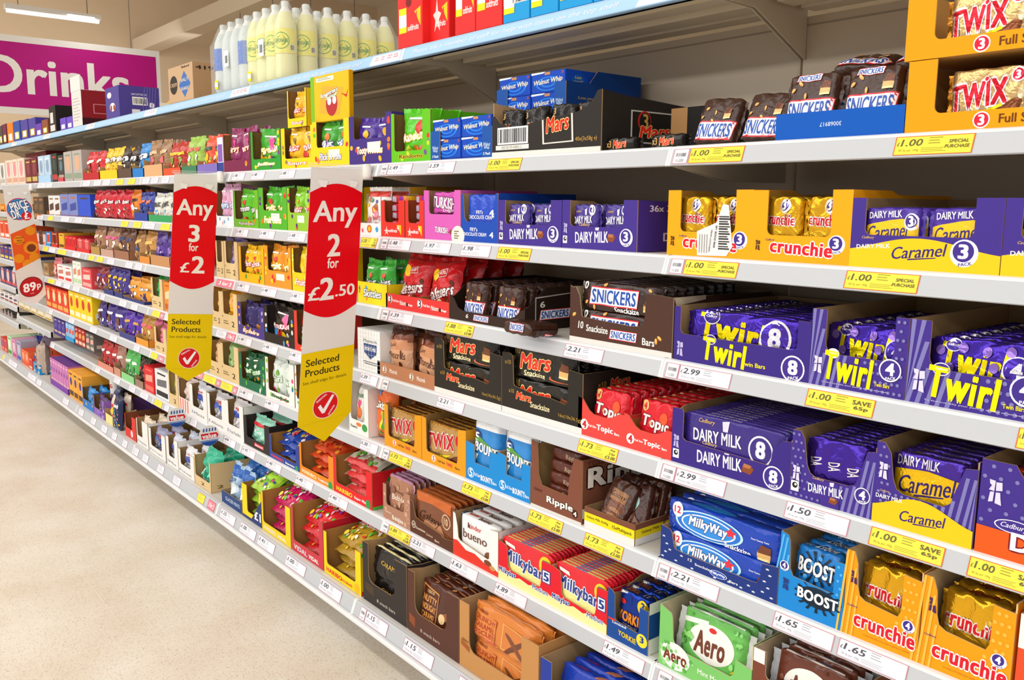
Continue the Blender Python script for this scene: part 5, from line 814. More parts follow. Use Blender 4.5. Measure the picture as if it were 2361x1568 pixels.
yk = brick(t.W*.86, .128, .036, '#16389a', [T('YORKIE', .45, .48, .78, .2, '#f09a2c', b=.04, rot=-.02, ol='#7a1f1c', ow=.03), T('ORIGINAL', .46, .30, .5, .08, '#f2f2f2'), E(.82, .80, .16, '#f4dc3a'), T('3', .82, .82, .1, .16, '#24408e', b=.05), E(.2, .78, .09, '#d8242c', .05), Rc(.35, .06, .85, .2, '#8a5a34'), P([(.02, .92), (.3, .96), (.3, 1), (.02, .98)], '#f2f2f2')], [T('YORKIE', .36, .5, .4, .6, '#e0862c', b=.04, rot=math.pi), T('X 3', .8, .5, .14, .5, '#f0f0f0', rot=math.pi)], 'foil', amp=.002, seed=3)
file(t, yk, 'blue biscuit-bar pack', 9, .042, where='navy biscuit tray', z=.004, lean=4)
t = tray('white and green tray of bubbly mint bars', 6, 1518, 1728, 1420, '#7cc46a', lambda a: [Rc(0, .68, .16, 1, '#eef0ea'), Rc(.84, .62, 1, 1, '#eef0ea'), E(.19, .24, .17, '#eef0ea', .22), T('Aero', .19, .24, .26, .20, '#7a3a24', b=.06), T('Mint Medium', .62, .20, .34, .08, '#e4f2dc'), E(.19, .40, .04, '#d8242c', .04)]+blobs(['#5aae4a', '#9ad888'], 26, .02, .04, .5, .6, .02, 6), top=[(0, 1), (.13, .92), (.145, .85), (.16, .50), (.19, .42), (.26, .38), (.78, .36), (.82, .42), (.84, .66), (1, .62)], dep=.46, hs=.152, inner='#d0c0a0')
ae = brick(t.W*.82, .150, .024, '#6fc05c', [E(.5, .56, .36, '#f2f0e8', .30), T('Aero', .48, .54, .46, .34, '#6e3420', b=.06), E(.5, .78, .06, '#d8242c', .04), P([(.02, .76), (.42, .82), (.42, .9), (.02, .84)], '#eef0ea'), E(.92, .2, .10, '#f4dc3a'), T('4', .94, .2, .06, .2, '#24408e', b=.05)]+blobs(['#8fdc78', '#58a848'], 30, .03, .05, .2, .95, .03, 4)+blobs(['#8fdc78', '#58a848'], 14, .82, .1, .97, .95, .03, 5), [T('Aero', .42, .5, .16, .55, '#f2ece4', b=.06), Rc(.10, .1, .94, .25, '#e8ece4'), T('4 pack', .64, .5, .2, .5, '#24408e')], amp=.002, seed=5, fcol='#d8dcd8', fin=.018)
file(t, ae, 'green bubbly mint pack', 14, .029, where='white and green tray', z=.005, lean=10, y0=.02)
t = tray('white and brown tray of bubbly milk bars cut off by the bottom edge', 6, 1731, 1960, 1508, '#7a4432', lambda a: [Rc(0, .8, .12, 1, '#ecebe8')], lip=.6, wl=.13, wr=.14, dep=.46, hs=.152, inner='#c8b090')
ab = brick(t.W*.84, .150, .024, '#6a3626', [E(.5, .56, .36, '#f2f0e8', .30), T('Aero', .48, .54, .46, .34, '#6e3420', b=.06)]+blobs(['#8a5240', '#55281a'], 34, .03, .1, .97, .95, .03, 4), [T('Aero', .42, .5, .16, .55, '#d8c8bc', b=.06), Rc(.10, .1, .94, .25, '#d4c8c0'), T('4 pack', .64, .5, .2, .5, '#4a5a9e')], amp=.002, seed=6, fcol='#c8ccd0', fin=.018)
file(t, ab, 'brown bubbly pack', 14, .029, where='white and brown tray', z=.005, lean=10, y0=.02)
# bottom shelf
t = tray('matt black tray of gold-lined snack bars', 7, 838, 938, 1290, '#332d2a', lambda a: [T('8 snack bars', .54, .12, .42, .055, '#cfc8be', b=0), P([(.06, .34), (.26, .30), (.26, .14), (.06, .2)], '#4a3a28')], lip=.36, wl=.13, wr=.26, dep=.4, hs=.21, rad=.03, side=[(0, 1), (.15, .96), (1, .96)])
bk = brick(t.W*.86, .095, .024, '#1a1512', [T('CARAMEL', .5, .5, .5, .16, '#c8a040', b=.02), E(.8, .3, .1, '#8a4a2a')], [Rc(.02, .1, .98, .5, '#e8dfa8')], amp=.004, seed=4)
file(t, bk, 'black and cream snack pack', 10, .033, where='matt black tray', z=.006, tiers=((0, ', lower tier'), (.098, ', upper tier')), lean=8, group='black and cream snack packs', y0=.03)
stand(brick(.16, .10, .032, '#15120f', [T('CARAMEL', .6, .6, .4, .2, '#a88a3a'), P([(.3, .3), (.5, .3), (.45, .6), (.3, .55)], '#b0643c')], amp=.006, seed=8), 'multipack', 'crumpled black snack pack lying over the black tray edge', 'chocolate pack', t.x+t.W*.95, t.y+.12, t.z+.165, 74, 6, -20)
t = tray('dark brown tray of nutty nougat bars', 7, 941, 1058, 1338, '#57352a', lambda a: [T('8 snack bars', .45, .12, .38, .055, '#cfc0b4', b=0), P([(.03, .3), (.15, .26), (.15, .1), (.03, .16)], '#8a4a2a')], lip=.36, wl=.14, wr=.23, dep=.4, hs=.205, rad=.03, side=[(0, 1), (.15, .94), (1, .94)])
nn = brick(t.W*.84, .15, .032, '#4e2418', [P([(.06, .12), (.46, .02), (.46, .82), (.06, .92)], '#d08a4a'), P([(.075, .15), (.445, .06), (.445, .79), (.075, .88)], '#4e2418'), T('TESCO', .26, .78, .16, .06, '#e8c080', b=.03), T('NUTTY', .26, .62, .32, .13, '#e09a54', b=.04, rot=-.04), T('NOUGAT', .26, .44, .32, .13, '#e09a54', b=.04, rot=-.04), T('CARAMEL', .26, .26, .32, .13, '#e09a54', b=.04, rot=-.04), P([(.55, .3), (.8, .42), (.95, .62), (.9, .72), (.7, .55), (.52, .42)], '#9a5a34'), E(.58, .36, .07, '#e8c890'), E(.88, .08, .07, '#e8e8ee', .06)], [Rc(.02, .75, .98, .9, '#c88a50'), E(.3, .4, .03, '#d89a60'), E(.7, .5, .03, '#d89a60')], amp=.003, seed=3)
file(t, nn, 'nutty nougat pack', 9, .040, where='dark brown tray', z=.03, lean=9, y0=.03)
t = tray('light brown tray of orange caramel biscuit bars', 7, 1060, 1240, 1412, '#c08a52', lambda a: [P([(.02, .5), (.14, .46), (.14, .28), (.02, .34)], '#a05a2a'), T('CRUNCHY', .08, .43, .09, .04, '#7a3a1a', rot=-.1)], lip=.30, wl=.13, wr=.20, dep=.42, hs=.205, rad=.03)
cc_ = brick(t.W*.84, .103, .036, '#d27c34', [P([(.03, .1), (.40, .02), (.40, .72), (.03, .82)], '#c0502c'), P([(.04, .13), (.39, .05), (.39, .70), (.04, .79)], '#d8843c'), T('TESCO', .18, .80, .14, .08, '#7a2a1a', b=.02), T('CRUNCHY', .215, .60, .32, .15, '#b03a24', b=.03, rot=-.05), T('CARAMEL', .215, .40, .32, .15, '#b03a24', b=.03, rot=-.05), T('BISCUIT', .215, .20, .32, .15, '#b03a24', b=.03, rot=-.05), P([(.5, .1), (.92, .04), (.92, .72), (.5, .80)], '#e0a05a'), P([(.515, .13), (.905, .07), (.905, .69), (.515, .77)], '#cf7a38'), E(.7, .3, .2, '#6e3a22', .08, .6), E(.72, .3, .2, '#7a4426', .08, -.5)], [P([(.1, .5), (.9, .4), (.9, .6), (.1, .7)], '#dc9048')], amp=.004, seed=4)
file(t, cc_, 'orange caramel biscuit pack', 9, .042, where='light brown tray', z=.005, lean=9, y0=.03, tiers=((0, ', lower tier'), (.104, ', upper tier')), group='orange biscuit packs')
t = tray('blue tray of royal-blue biscuit packs cut off by the bottom edge', 7, 1245, 1450, 1505, '#2a3f9a', [], lip=.5, wl=.13, wr=.16, dep=.44, hs=.18, rad=.03)
rb = brick(t.W*.84, .165, .034, '#1a3aa8', [T('CARAMEL', .5, .5, .6, .2, '#f2c81c')], [P([(.45, .1), (.58, .2), (.62, .8), (.5, .9)], '#c87a5a'), T('wafer', .25, .5, .2, .4, '#8a2a5a', sh=.3)], 'gloss', amp=.002, seed=5)
file(t, rb, 'royal-blue biscuit pack', 10, .04, where='blue bottom tray', z=.005, lean=12, y0=.03)
# ---------------- top shelf stock ----------------
RS = '#e62a28'
for i, (u0, u1, vt, dy, lb) in enumerate(((918, 975, 27, 0, 'first from the lemonade bottles'), (984, 1036, 18, .03, 'second from the lemonade bottles'), (1049, 1096, -20, 0, 'third from the lemonade bottles'), (1097, 1158, -22, 0, 'last, touching the cyan cases'))):
    carton('tall red soft-fruits case on the top shelf, %s' % lb, 0, u0, u1, vt, .2, RS, [T('softfruits', .62, .20, .44, .06, '#f6e8e4', sh=.1), P([(.68, .36), (.92, .40), (.92, .2)], '#f2c41c'), T('4', .74, .31, .09, .1, '#e62a28')]+([Rc(.06, .16, .36, .42, '#f4f2ee'), Rc(.06, .16, .36, .22, '#f6e01c'), Rc(.06, .35, .36, .42, '#f6e01c')] if i != 1 else [P([(.3, .3), (.42, .33), (.47, .46), (.52, .33), (.66, .3), (.56, .24), (.6, .12), (.47, .2), (.36, .12), (.4, .24)], '#f6d8d2')])+([Rc(.28, .5, .62, .95, '#d0204a'), T('18x4', .45, .86, .2, .05, '#5a1020'), E(.45, .47, .11, '#7a1414', .05)] if i != 1 else [Rc(.38, .55, .62, .98, '#d82038')]), dy=dy, hs=.30 if i < 2 else .34, sp=[P([(.35, .3), (.8, .55), (.8, .9), (.35, .9)], '#f2c41c')] if i == 0 else ())
for i, (u0, u1) in enumerate(((1160, 1221), (1223, 1287), (1289, 1366), (1368, 1450), (1452, 1540))):
    carton('cyan-blue case with a large barcode on the top shelf, %s from the red cases' % ORDS[i], 0, u0, u1, -40, .22, '#1a96d4', [Rc(.02, .16, .98, .60, '#f2f2f0')]+barcode(.06, .22, .94, .58, '#2a3038', '#f2f2f0', 24)+[T('0 398449', .62, .18, .5, .03, '#444444'), Rc(.04, .08, .44, .32, '#f6f4ee'), Rc(.04, .08, .44, .13, '#f6e01c'), Rc(.04, .26, .44, .32, '#f6e01c')], hs=.31)
def bottle(liq, cap, lab, seed=0):
    return liq, cap, lab
def bottle_pack(lab, xs, ys, liq, lcol, txt, z, cap='#d8dcd8', mid=None):
    o = thing('bottle_pack', lab, 'drinks pack', (xs[0]-.05, ys[0]-.05, z))
    prof = [(0, 0), (.034, .0), (.045, .012), (.046, .05), (.0445, .09), (.0465, .13), (.0465, .20), (.042, .235), (.026, .275), (.015, .292), (.015, .30)]
    m = MB(); m.lathe(prof[:9], liq, 'plast', 14); m.lathe(prof[8:], '#e9eae4', 'plast', 14); bm_ = m.mesh('bottle')
    m = MB(); m.lathe([(.0155, .297), (.0155, .318), (.013, .320), (0, .320)], cap, 'plast', 12); cm = m.mesh('cap')
    m = MB(); n = 14; R_ = .0472
    vs_ = [(R_*math.cos(a), R_*math.sin(a), zz) for zz in (.105, .205) for a in [-2.4+i*2.9/n for i in range(n+1)]]
    m.add(vs_, [(i, i+1, n+2+i, n+1+i) for i in range(n)], lcol, 'gloss', True)
    fn = lambda u, v, o_: ((R_+.0004+o_)*math.cos(-2.4+u*2.9), (R_+.0004+o_)*math.sin(-2.4+u*2.9), .105+v*.1)
    prints(m, fn, .137, .10, ([E(.52, .5, .26, '#3f9a3a', .34), E(.52, .5, .24, lcol, .31), T(txt, .52, .5, .44, .16, '#3f8a34')]+lines(.08, .15, .24, .9, 9, '#a8a04a', .4)+barcode(.80, .1, .95, .36, '#444444', '#f2f0d8', 7)) if txt else lines(.1, .2, .9, .8, 4, '#dfe8f4', .3)); lm = m.mesh('label')
    for iy, y in enumerate(ys):
        for ix, x in enumerate(xs):
            b = put('bottle', bm_, o, (x-o.location.x, y-o.location.y, .001)); put('cap', cm, b)
            if not mid or (ix, iy) in mid: put('bottle_label', lm, b)
    # clear wrap that follows the shoulders of the bottles
    def hgt(x, y): 
        d = min(math.hypot(x-a, y-b) for a in xs for b in ys); return .322 if d < .018 else .318-.075*min(1, (d-.018)/.035)
    m = MB(); x0, x1, y0, y1 = xs[0]-.05, xs[-1]+.05, ys[0]-.05, ys[-1]+.05; nx_, ny_ = 8*len(xs), 8*len(ys)
    g = [(x0+(x1-x0)*i/nx_, y0+(y1-y0)*j/ny_) for i in range(nx_+1) for j in range(ny_+1)]
    vs_ = [(x-o.location.x, y-o.location.y, hgt(min(max(x, x0+.012), x1-.012), min(max(y, y0+.012), y1-.012)) if x0 < x < x1 and y0 < y < y1 else .225) for x, y in g]
    m.add(vs_, [(i*(ny_+1)+j, (i+1)*(ny_+1)+j, (i+1)*(ny_+1)+j+1, i*(ny_+1)+j+1) for i in range(nx_) for j in range(ny_)], '#f2f4f2', 'film', True)
    a, b = (x0-o.location.x, y0-o.location.y, 0), (x1-o.location.x, y1-o.location.y, .225)
    m.add([(a[0], a[1], .003), (b[0], a[1], .003), (b[0], a[1], b[2]), (a[0], a[1], b[2]), (a[0], b[1], .003), (b[0], b[1], .003), (b[0], b[1], b[2]), (a[0], b[1], b[2])], [(0, 1, 2, 3), (1, 5, 6, 2), (5, 4, 7, 6), (4, 0, 3, 7)], '#f2f4f2', 'film')
    m.build('shrink_wrap', o)
    m = MB(); fx = (xs[0]+xs[-1])/2-.02-o.location.x
    m.box((fx, -.0015, .11), (fx+.05, -.0005, .18), '#f4f4f4', 'paper'); prints(m, lambda u, v, o_: (fx+u*.05, -.0016-o_, .11+v*.07), .05, .07, barcode(.2, .15, .85, .75), 'paper')
    m.build('barcode_sticker', o)
    m = MB(); m.box((a[0]+.05, -.0015, .02), (a[0]+.085, -.0005, .06), '#f2e01c', 'paper'); prints(m, lambda u, v, o_: (a[0]+.05+u*.035, -.0016-o_, .02+v*.04), .035, .04, [Rc(0, .25, 1, .75, '#f6f4ee')], 'paper'); m.build('yellow_sticker', o)
    return o
ZT = ZD[0]
bottle_pack('shrink-wrapped clear water bottles with blue labels at the far end of the bottle row', [-4.245, -4.150, -4.055, -3.960], [1.70, 1.795], '#ccd4d2', '#1f62c0', '', ZT, '#c8ccc8', {(0, 0), (3, 0), (3, 1)})
bottle_pack('shrink-wrapped lemonade bottles four across the front, beside the clear water', [-3.860, -3.765, -3.670, -3.575], [1.70, 1.795], '#e8e6ae', '#ece46a', 'LEMONADE', ZT)
bottle_pack('shrink-wrapped lemonade bottles set behind, four deep, nearer the red cases', [-3.670, -3.575], [1.895, 1.99, 2.085, 2.18], '#e8e6ae', '#ece46a', 'LEMONADE', ZT)
carton('kraft crisp case printed 41980 with black ovals, beside the water bottles', 0, 391, 447, 160, .26, '#c2a07c', [E(.22, .5, .16, '#2a2622', .26), T('CRISPS', .22, .5, .3, .1, '#c2a07c'), P([(.66, .82), (.9, .45), (.66, .1), (.44, .45)], '#3a6ab0'), T('SALT', .67, .58, .3, .09, '#d8c8b4'), T('SHAKE', .67, .34, .3, .09, '#d8c8b4'), T('Baked', .72, .93, .3, .06, '#2a2622')], sp=[T('41980', .36, .86, .6, .10, '#2a2622'), E(.75, .4, .28, '#2a2622', .24), T('W', .75, .42, .3, .2, '#c2a07c')], scol='#b08c66')
t_ = thing('crisp_bag', 'yellow crisp bag lying on a white tray between the purple and kraft cases', 'bag', (XU(300, 1.85, ZT), 1.80, ZT+.001))
mb = MB(); mb.box((0, 0, 0), (.5, .24, .10), '#ece6d8'); mb.build('white_tray', t_)
put('bag_body', pouch(.5, .22, .07, '#f2c014', [P([(.02, .1), (.2, .1), (.15, .9), (.02, .9)], '#d8242c')], seed=4), t_, (.25, .23, .115), (math.radians(-78), 0, 0))
carton('purple dotted case with a barcode panel on the top shelf', 0, 246, 277, 206, .24, '#4a3f8e', [E(.5, .35, .2, '#e8e4ee', .14), E(.4, .32, .07, '#9a4a2a', .1), E(.62, .32, .07, '#9a4a2a', .1), E(.3, .75, .16, '#e8d8e0', .1)], sp=[Rc(.32, .40, .70, .66, '#e8e6e4')]+barcode(.34, .42, .68, .64, '#3a3a44', '#e8e6e4', 14)+[T('GIANT BUTTONS EGGS', .5, .74, .4, .06, '#d0cce4'), E(.80, .42, .07, '#e8e4ee', .09), Rc(.3, .08, .5, .26, '#e6e2ea')]+[P([(.55+i*.07, 0), (.57+i*.07, 0), (.65+i*.07, 1), (.63+i*.07, 1)], '#6a60aa') for i in range(5)])
t = carton('dark red wafer case with a torn white flap standing up', 0, 169, 191, 214, .3, '#dedad6', lines(.1, .1, .9, .8, 8, '#b8b4b0', .3), sp=[Rc(.0, .0, 1, .22, '#3a0f18'), T('Premium', .72, .16, .4, .1, '#e0c8c8'), Rc(.25, .35, .6, .62, '#c8808a'), Rc(.27, .37, .58, .60, '#861824'), T('The', .80, .55, .2, .14, '#f0d8d8', sh=.3)], scol='#861824')
mb = MB(); fx0, fw, fy, fz, fh = spot(0, 169, 191, 214); mb.box((fx0, fy-.002, fz+fh), (fx0+fw, fy+.004, fz+fh+.10), '#e2dfdb'); tag(mb.build('carton_flap'), 'white cardboard flap standing above the dark red wafer case', 'flap')
carton('matt black carton with a white label on the top shelf', 0, 116, 131, 247, .2, '#221e1c', [Rc(.15, .35, .6, .75, '#d8d4d0'), Rc(.1, .05, .8, .28, '#d8d4d0')], sp=[T('XL', .3, .3, .3, .2, '#c8c4c0')])
for i, (u0, u1, vt, c, c2, lb) in enumerate(((0, 7, 292, '#4a4644', '#d8c81c', 'charcoal carton at the far end'), (8, 17, 288, '#6a2444', '#e8d85a', 'maroon carton at the far end'), (19, 32, 286, '#f0801c', '#e8e0d0', 'bright orange carton at the far end'), (33, 48, 282, '#2a4aa0', '#e8d85a', 'mid-blue carton at the far end'), (50, 66, 279, '#4a3f9a', '#e8c81c', 'first purple yellow-labelled carton'), (68, 84, 275, '#4a3f9a', '#e8c81c', 'second purple yellow-labelled carton'), (84, 97, 287, '#6a3aa8', '#f0eef4', 'violet carton with a white label'), (98, 112, 278, '#8a4a34', '#e8c81c', 'small brown carton'), (140, 153, 274, '#6a4ac0', '#f0eef4', 'first violet white-labelled carton by the dark red case'), (155, 168, 271, '#6a4ac0', '#f0eef4', 'second violet white-labelled carton by the dark red case'))):
    carton('%s on the top shelf' % lb, 0, u0, u1, vt, .2, c, [Rc(.2, .1, .8, .45, c2), Rc(.3, .15, .7, .4, '#f0eee8')])
# ---------------- far bays: rows of pouches and cartons ----------------
def tint(h, k):
    return '#'+''.join('%02x' % max(0, min(255, int(int(h[i:i+2], 16)*k))) for i in (1, 3, 5))
def row(kd, s, u0, u1, vt, n, col, acc, lab, lip=0, lcol=None, txt='', rows=2, zb=None, lean=5, ltx='', tk=.045, top=None, dep=None, cat=None, dy=0, txc=None):
    """n pouches ('p') or cartons ('c') side by side, with an optional shallow board tray in front."""
    y = YS[s]+SET[s]+dy; z = (CAMZ+zb+.043) if zb is not None else ZD[s]
    x0 = XU(u0, y, z); x1 = XU(u1, y, z); H = min(ZV(vt, x0, y)-z, {-.199: .22, -.39: .18, -.585: .145, -.825: .185, -.99: .112, -1.145: .102, -1.07: .14}.get(zb, (ZB[s-1]-ZB[s]-.055 if s < 7 else .205) if s > 1 else .31)); wd = (x1-x0)/n; q = random.Random(int(u0*7+s)); pl = lab
    if kd == 'p': mes = [pouch(wd*.97, H*(.97 if not lip else .98), tk, col, blobs(acc, 12, .12, .06, .88, .42, .06, v+int(u0))+([T(txt, .5, .62, .78, .15, txc or '#ffffff', sh=.12, b=.04, rot=.1, ol=tint(col, .45))] if txt else [P([(.12, .58), (.88, .66), (.86, .76), (.14, .70)], acc[0]), E(.5, .44, .16, acc[1])]), seed=v+int(u0) % 9, amp=.006, pinch=.1, nx=8, ny=10) for v in range(2)]
    else: mes = [cart_mesh(wd*.97, H*.98, dep or min(.18, wd*1.6), col, [Rc(.08, .08, .92, .26, acc[0]), [E(.5, .60, .24, acc[-1])] if s % 2 else [P([(.15, .40), (.85, .46), (.85, .72), (.15, .64)], acc[-1])], Rc(.2, .84, .8, .90, acc[0])]+([T(txt, .5, .5, .76, .14, txc or '#ffffff', b=.03, ol=tint(col, .45))] if txt else []), [Rc(.1, .2, .9, .4, acc[0])], tcol=top)]*2
    nm = '_'.join(lab.split()[-2:]).replace('-', '_')
    for r_ in range(rows):
        for i in range(n):
            o_ = ORDS[i] if n > 1 else ''
            where = '%s, %s shelf%s' % (('%s from the far end of its row' % o_) if n > 1 else 'standing alone', SN[s], '' if s in (0, 7) or r_ else ' down')
            l = '%s, %s' % (lab, where) if r_ == 0 else '%s behind the front row, %s' % (lab, where)
            if len(l.split()) > 14: l = l.replace('from the far end of its row', 'from the far end')
            if kd == 'p': stand(mes[(i+r_) % 2], nm, l, cat or 'bag of sweets', x0+wd*(i+.5), y+.018+tk/2+r_*(tk+.024), z+.007, lean+q.uniform(-2, 2), q.uniform(-3, 3), q.uniform(-4, 4), lab+' row')
            else:
                o = put(nm, mes[0], None, (x0+wd*i+.001, y+.006+r_*((dep or min(.18, wd*1.6))+.006), z+.001), (0, 0, math.radians(q.uniform(-.8, .8)))); tag(o, l, cat or 'box', lab+' row')
    if lip:
        t = Tr(); mb = MB(); lc = lcol or K; h = H*lip; o = thing('shelf_tray', 'shallow board tray holding the %s%s, %s shelf' % (lab, 'es' if lab.endswith('ch') else 's', SN[s]), 'display tray', (x0, y, z+.0008))
        panel(mb, (0, 0, 0), (1, 0, 0), (0, 0, 1), (0, -1, 0), [(0, 0), (1, 0), (1, 1), (0, 1)], x1-x0, h, lc, K); fn = lambda u, v, o2: (u*(x1-x0), -o2, v*h)
        if ltx: prints(mb, fn, x1-x0, h, [T(ltx, (i+.5)/n, .5, .6/n, .5, '#f4ece0', b=.03) for i in range(n)])
        mb.build('front_panel', o)
        for xx, sg in ((0, -1), (x1-x0, 1)):
            mb = MB(); panel(mb, (xx, 0 if sg > 0 else .14, 0), (0, sg, 0), (0, 0, 1), (sg, 0, 0), [(0, 0), (1, 0), (1, 1.5), (0, 1)], .14, h, lc, K); mb.build('side_panel', o)
KR = '#c9a878'
def kbox(s, u0, u1, vt, bag, lab, dep=.22, tx='2', cut=.42, zb=None):    # plain kraft value box with a bag inside
    t = tray('kraft box of %s, %s shelf' % (lab, SN[s]), s, u0, u1, vt, '#dcbf8c', [T(tx, .72, .18, .16, .14, '#4a3a22')]+lines(.12, .12, .5, .24, 2, '#8a7448', .5)+[Rc(.05, .32, .1, .36, '#8a7448')], lip=cut, wl=.14, wr=.24, dep=dep, inner='#b8935c')
    me = pouch(t.W*.8, t.H*.98, .06, bag, blobs([tint(bag, 1.2), tint(bag, .7)], 8, .1, .1, .9, .8, .1, 3), seed=int(u0) % 9, amp=.012, pinch=.16)
    for i in range(2): stand(me, 'sweet_bag', '%s bag of %s, kraft box' % (('front', 'rear')[i], lab), 'bag of sweets', t.x+t.W*.46, t.y+.046+i*.078, t.z+.006, 0, 3, 6, lab+' bags')
# third bay, fourth shelf down
kbox(3, 500, 518, 555, '#8a76b8', 'lilac wrapped sweets beside the farther offer sign')
kbox(3, 519, 550, 556, '#7a6cb0', 'violet wrapped sweets next to the yellow baby-sweet tray')
jel('yellow baby-sweets tray with red name panels', 3, 553, 610, 568, '#f2b80e', '#c8282c', 'yellow baby-sweets bag', lip=.26, wl=.08, wr=.08, n=3, txt='', pcol='#f6c41a', ptx='Babies', bl=['#d8362c', '#e84a2c', '#3a8a3a'])
jel('orange soft-sweets tray with a white notice', 3, 611, 673, 566, '#e8942a', '#f6d21a', 'orange soft-sweets bag', lip=.40, wl=.14, wr=.1, n=2, txt='', pcol='#f09a22', ptx='Fruit', bl=['#d8362c', '#5a2a8a', '#f6d21a'], white=1)
jel('yellow fruit-chew tray cut off by the large offer sign', 3, 675, 712, 573, '#f4cc14', '#e8501c', 'yellow fruit-chew bag', lip=.44, wl=.1, wr=.1, n=1, txt='Fruit', pcol='#f0c81c', ptx='', bl=['#e8501c', '#f6e87a'])
# fifth shelf down
kbox(4, 491, 512, 668, '#e0a83a', 'pale gold wrapped sweets beside the farther offer sign')
kbox(4, 512, 549, 672, '#e8a21c', 'amber wrapped sweets next to the purple eclair tray')
jel('purple eclair tray with a cut window', 4, 550, 610, 697, '#46388a', '#e8922a', 'purple and gold eclair bag', lip=.30, wl=.13, wr=.14, n=2, txt='Eclairs', pcol='#2f2568', ptx='', bl=['#f2c41c', '#e8922a', '#b8b0c8'])
jel('black liquorice tray with pink and blue sweets', 4, 611, 679, 704, '#26201f', '#c8282c', 'black liquorice bag', lip=.26, wl=.1, wr=.16, n=1, txt='', pcol='#1c1818', ptx='Bassett', bl=['#e86aa0', '#f2c41c', '#4a9ae0', '#d8362c', '#f6f2ea'], inner='#3a3230')
jel('red soft-sweets tray cut off by the large offer sign', 4, 680, 712, 716, '#d83a34', '#ffffff', 'red and white soft-sweets bag', lip=.16, wl=.2, wr=.1, n=1, txt='', pcol='#c82a2c', ptx='gums', bl=['#f2c41c', '#4aa83a', '#e8922a'])
# sixth shelf down
kbox(5, 484, 511, 785, '#c89a6a', 'tan wrapped toffees beside the farther offer sign')
kbox(5, 511, 552, 790, '#8aae6a', 'pale green wrapped sweets next to the dark green tray')
jel('dark green pastille tray', 5, 553, 613, 812, '#186a4a', '#5ab83a', 'dark green pastille bag', lip=.26, wl=.10, wr=.18, n=3, txt='', pcol='#0f5a34', ptx='Gums', bl=['#f2f2ea', '#e8922a', '#5ab83a'])
jel('white natural-sweets tray with green leaves', 5, 614, 680, 822, '#eceae4', '#5a9a4a', 'white and green natural-sweets bag', lip=.20, wl=.1, wr=.16, n=2, txt='Snakes', pcol='#dfe8e0', ptx='Natural', bl=['#6ab03a', '#8ac84a', '#2a7a8a', '#e84a7a'], tcol='#3a3a3a')
jel('white natural-sweets tray cut off by the large offer sign', 5, 682, 716, 842, '#eceae4', '#5a9a4a', 'white natural-sweets bag', lip=.24, wl=.1, wr=.1, n=1, txt='', pcol='#e6e8e2', bl=['#6ab03a', '#e8922a'])
t = tray('white natural-sweets tray with an orange swirl beside the orange bags', 5, 806, 850, 880, '#efece8', lambda a: [E(.80, .17, .14, '#3f9a4a', .08), E(.5, .2, .14, '#e8783a', .04), T('Flowers', .25, .13, .35, .06, '#4a5a4a')], lip=.28, wl=.08, wr=.2, dep=.28, hs=.175, inner='#d8d0c4')
nf = pouch(t.W*.45, .17, .05, '#ebe7e2', [E(.5, .4, .3, '#e8783a', .14), E(.5, .6, .2, '#e84a7a', .08), T('fruit', .5, .78, .6, .1, '#5a8a6a')], seed=3)
for i in range(2): stand(nf, 'sweet_bag', 'white flower-sweets bag, %s across, beside the orange bags' % ORDS[i], 'bag of sweets', t.x+t.W*(.28+.42*i), t.y+.04, t.z+.003, 4)
# seventh shelf down: white value boxes, black mint box, sweet trays
WV = '#e9e7e4'
def vbox(lab, s, u0, u1, vt, bag, band, tx, dep=.24, lip=.34, wl=.14, wr=.22, clear=0, zz=0):
    t = tray(lab, s, u0, u1, vt, WV, [T(tx, .5, .14, .62, .09, '#6a6a70', b=0), Rc(.06, .10, .12, .2, '#8a9ac0')], lip=lip, wl=wl, wr=wr, dep=dep, inner='#9a7c54')
    me = pouch(t.W*.82, t.H*.95, .06, bag, [Rc(.0, .55, 1, .74, band), T('value', .5, .82, .5, .08, '#d0202c')]+blobs([tint(bag, .85), '#f2f0f4', tint(bag, .7)], 10, .1, .06, .9, .5, .09, 5), seed=int(u0) % 9, amp=.010, pinch=.14)
    for i in range(2): stand(me, 'sweet_bag', '%s bag with a blue band in the %s' % (('front', 'rear')[i], ' '.join(lab.split()[:6])), 'bag of sweets', t.x+t.W*.47, t.y+.046+i*.08, t.z+.006, 0, 2, 4)
    return t
t = tray('kraft-sided box of lime jelly shapes beneath the farther offer sign', 6, 391, 413, 850, '#dcbf8c', [T('2', .6, .14, .2, .12, '#4a3a22')], lip=.32, wl=.08, wr=.25, dep=.22)
stand(pouch(t.W*.8, t.H, .05, '#a8b81e', [Rc(.1, .3, .9, .5, '#6a6a4a')], seed=3, amp=.008), 'sweet_bag', 'lime green jelly bag in the kraft-sided box', 'bag of sweets', t.x+t.W*.45, t.y+.04, t.z+.003, 4)
t = tray('red and white striped box of pink-white sweets next to the white value boxes', 6, 414, 441, 873, '#e8e2de', [Rc(.1+i*.2, 0, .18+i*.2, .45, '#e8604a') for i in range(4)], lip=.42, wl=.05, wr=.05, dep=.24, side=[(0, 1), (1, 1)], inner='#8a6a44')
stand(pouch(t.W*.9, t.H*.95, .06, '#dcc8c0', [Rc(.1, .1, .9, .3, '#c88a80')], seed=5, amp=.012), 'sweet_bag', 'clear bag of pink-white sweets in the striped box', 'bag of sweets', t.x+t.W*.5, t.y+.04, t.z+.003, 5)
vbox('white value box of white mints with a royal-blue top bag', 6, 441, 479, 885, '#dfe0e6', '#2a3f9a', 'Mints')
vbox('white value box of liquorice sweets with blue-banded bags', 6, 480, 523, 905, '#cfccd0', '#2a4ab0', 'Allsorts')
vbox('white value box of fruit pastilles next to the black mint box', 6, 523, 563, 922, '#d8d4d4', '#2a4ab0', 'Fruit Pastilles')
